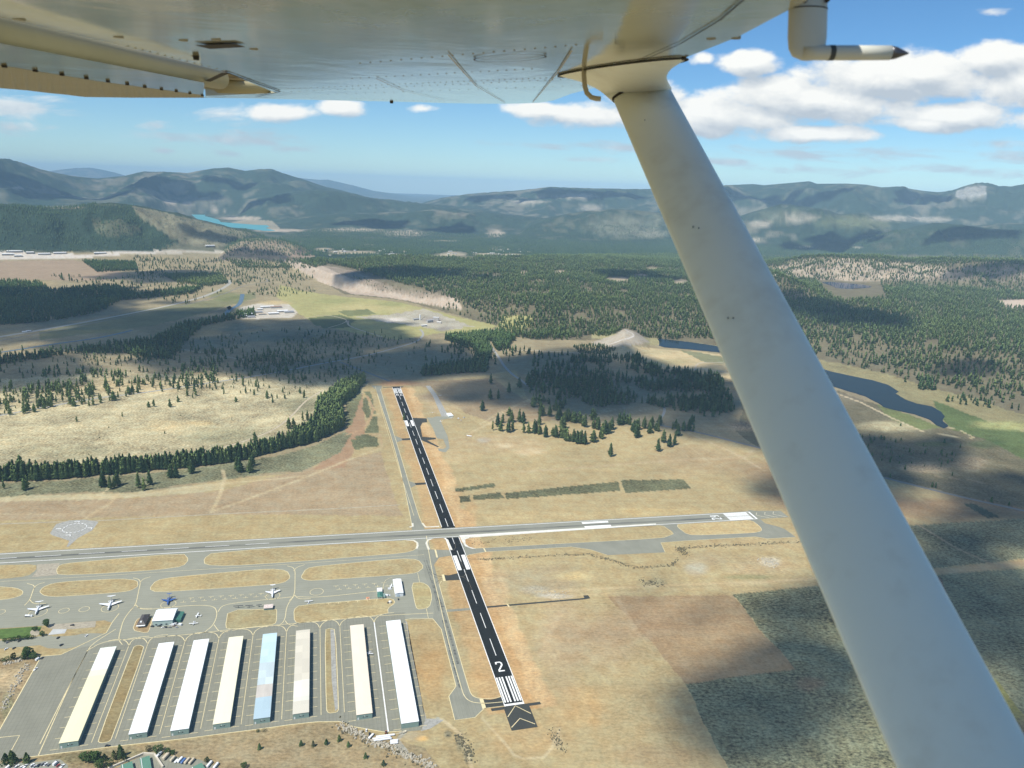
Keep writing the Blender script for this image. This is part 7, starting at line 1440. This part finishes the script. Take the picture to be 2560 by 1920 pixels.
for q in [(458, 100), (48, 48), (540, 98), (634, 122), (296, 92), (488, 140), (1440, 186), (1840, 95), (1778, 96)]:
    p = wing_pt(*q, 0); b.tube([tuple(p + np.array((0, 0, .003))), tuple(p - np.array((0, 0, .0012)))], .008, 8)
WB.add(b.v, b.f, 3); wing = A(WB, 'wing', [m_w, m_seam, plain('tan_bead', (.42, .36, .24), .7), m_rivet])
b = MB(); fill(b, [wing_pt(485, 108), wing_pt(525, 118), wing_pt(615, 113), wing_pt(590, 105)], -.003); A(b, 'inspection_slot', m_seam, wing)
for nm, (x_, y_, s_) in (('fuel_drain', (386, 250, .011)), ('tie_down_ring', (979, 254, .016))):
    p = wing_pt(x_ if nm != 'fuel_drain' else 490, y_ if nm != 'fuel_drain' else 139, 0); c = MB(); c.tube([tuple(p + np.array((0, 0, .004))), tuple(p - np.array((0, 0, .008)))], [s_ * .6, s_ * .5], 10); A(c, nm, m_seam, wing)

# strut: streamlined tube from the wing down to the (unseen) fuselage
def ray_pt(px, py, depth): d = rays(px, py) * depth; return np.array((d[0], d[1], EYE + d[2]))
top = ray_pt(1600, 228, 1.86); bot = ray_pt(2403, 1886, .803); ax = (bot - top); ax /= np.linalg.norm(ax)
view = (top + bot) / 2 - np.array((0, 0, EYE)); view /= np.linalg.norm(view)
ch = np.cross(ax, view); ch /= np.linalg.norm(ch); ch = ch if ch[0] > 0 else -ch; th = np.cross(ax, ch); th /= np.linalg.norm(th)
th = th if th @ view < 0 else -th
rot = R(22); ch, th = ch * math.cos(rot) - th * math.sin(rot), ch * math.sin(rot) + th * math.cos(rot)
def section(c, a_, b_, n_=40):
    out = []
    for k in range(n_):
        q = 2 * math.pi * k / n_; x_ = math.cos(q); y_ = math.sin(q) * (1.0 + .18 * x_)
        out.append(tuple(c + ch * a_ * x_ + th * b_ * y_))
    return out
HALF, THK = .0715, .022
b = MB(); L_ = float(np.linalg.norm(bot - top)); b.loft([section(top + ax * s, HALF, THK) for s in np.linspace(-.02, L_ + .75, 14)]); strut = A(b, 'wing_strut', m_s, air, True)
# flared fairing where the strut meets the wing
wp = wing_pt(1566, 168); b = MB(); rings = []
e_l, e_r = wing_pt(1405, 190), wing_pt(1712, 143); wdir = (e_r - e_l); wl = float(np.linalg.norm(wdir)); wdir /= wl; wdep = np.cross(np.array((0, 0, 1.0)), wdir); wdep[2] = 0; wdep /= np.linalg.norm(wdep)
mid_ = (e_l + e_r) / 2
for f in np.linspace(0, 1, 9):
    g_ = (1 - f) ** 2.3; sec = section(top + ax * (.02 - .02 * (1 - f)), HALF * 1.04, THK * 1.12); r2 = []
    for k, p in enumerate(sec):
        q = 2 * math.pi * k / 40; w_ = mid_ + wdir * wl / 2 * math.cos(q) + wdep * .06 * math.sin(q); w_ = np.array((w_[0], w_[1], wz(w_[0], w_[1], -.001)))
        p = np.array(p); r2.append(tuple(p * (1 - g_) + w_ * g_ if True else p))
    # the flare hugs the wing first, then follows the strut
    zc = np.array([v[2] for v in r2]); rings.append(r2)
for i_, f in enumerate(np.linspace(0, 1, 9)):
    rings[i_] = [tuple(np.array(rings[0][k]) * (1 - f) * 1.0 + np.array(rings[8][k]) * f + (np.array(top) * 0 + 0)) for k in range(40)]
    c0_ = np.mean(np.array(rings[i_]), 0); sh = 1 - .22 * math.sin(math.pi * f); rings[i_] = [tuple(c0_ + (np.array(p) - c0_) * sh) for p in rings[i_]]
b.loft(rings, 0, False); A(b, 'strut_fairing', m_s, strut, True)
b = MB(); b.loft([section(top + ax * s, HALF * 1.045, THK * 1.13) for s in (.012, .020)]); A(b, 'strut_seam', m_seam, strut)
b = MB(); rg = rings[0]; b.tube([tuple(np.array(p) - np.array((0, 0, .002))) for p in rg] + [rg[0]], .0016, 6); c_ = MB(); p = wing_pt(1710, 145); c_.tube([tuple(p + np.array((0, 0, .003))), tuple(p - np.array((0, 0, .004)))], .005, 8); b.add(c_.v, c_.f); A(b, 'fairing_edge', m_seam, strut)
b = MB()
for x_, y_, r_ in ((1733, 567, .006), (1747, 570, .005), (1820, 795, .0055), (1833, 795, .0055), (1764, 800, .006), (1612, 300, .004)):
    for dep in np.arange(.6, 2.2, .002):
        p = ray_pt(x_, y_, dep); d_ = p - top; s_ = d_ @ ax; q = d_ - ax * s_
        if abs((q @ ch) / HALF) < 1 and (q @ ch / HALF) ** 2 + (q @ th / (THK * 1.1)) ** 2 < 1: break
    b.tube([tuple(p - th * .001), tuple(p + th * .0012)], r_ * .3, 8)
A(b, 'scuffs', plain('scuff_mark', (.33, .34, .31), .7), strut)
# pitot tube and fuel vent
DP = .93
b = MB(); mast = [(2020, -60), (2020, 20), (2019, 70)]
pts = [ray_pt(2020, -70, DP), ray_pt(2020, 22, DP), ray_pt(2019, 80, DP)]
px_m = DP / F_PX
rg = []
for c, a_ in ((ray_pt(2020, -90, DP), 49 * px_m), (ray_pt(2020, 24, DP), 49 * px_m), (ray_pt(2019, 60, DP), 49 * px_m), (ray_pt(2018, 95, DP), 49 * px_m), (ray_pt(2017, 122, DP), 46 * px_m), (ray_pt(2016, 140, DP), 36 * px_m), (ray_pt(2018, 150, DP), 16 * px_m)):
    rg.append([tuple(c + AX * a_ * math.cos(2 * math.pi * k / 24) - AF * a_ * .32 * math.sin(2 * math.pi * k / 24)) for k in range(24)])
b.loft(rg); pit = A(b, 'pitot_tube', plain('pitot_paint', (.60, .60, .52), .4, .05, 8), air, True)
b = MB(); b.tube([tuple(ray_pt(x_, 132, DP)) for x_ in (2005, 2040, 2070, 2150, 2225)], [17.5 * px_m] * 4 + [17 * px_m], 18); A(b, 'probe', MATS['pitot_paint'], pit, True)
b = MB(); b.tube([tuple(ray_pt(x_, y_, DP)) for x_, y_ in ((2222, 132), (2240, 132.3), (2258, 133), (2271, 133.5))], [17 * px_m, 14 * px_m, 7 * px_m, 2 * px_m], 16); A(b, 'probe_tip', plain('dark_metal_tip', (.10, .10, .11), .3, 0, 1, .7), pit, True)
b = MB(); b.tube([tuple(ray_pt(x_, 132, DP)) for x_ in (2071, 2084)], 18.2 * px_m, 18); A(b, 'band', plain('dark_band', (.06, .065, .06), .5), pit)
b = MB(); c = ray_pt(2020, 23.5, DP); b.loft([[tuple(c + AY * q_ * px_m + AX * 50 * px_m * math.cos(2 * math.pi * k / 24) - AF * 50 * .34 * px_m * math.sin(2 * math.pi * k / 24)) for k in range(24)] for q_ in (-1.2, 1.2)])
for x_ in (2005, 2060): p = ray_pt(x_, 9, DP) - AF * 16 * px_m; b.tube([tuple(p), tuple(p - AF * .004)], 6.5 * px_m, 10)
A(b, 'collar_screws', m_seam, pit)
b = MB(); w0 = wing_pt(1460, 172); dv = float((w0 - np.array((0, 0, EYE))) @ AF); b.tube([tuple(w0 + np.array((0, 0, .01))), tuple(ray_pt(1460, 190, dv)), tuple(ray_pt(1462, 215, dv)), tuple(ray_pt(1467, 232, dv)), tuple(ray_pt(1478, 243, dv)), tuple(ray_pt(1490, 246.5, dv)), tuple(ray_pt(1502, 247, dv))], 6.2 * dv / F_PX, 12); A(b, 'fuel_vent', plain('vent_tube', (.48, .43, .30), .5), air, True)
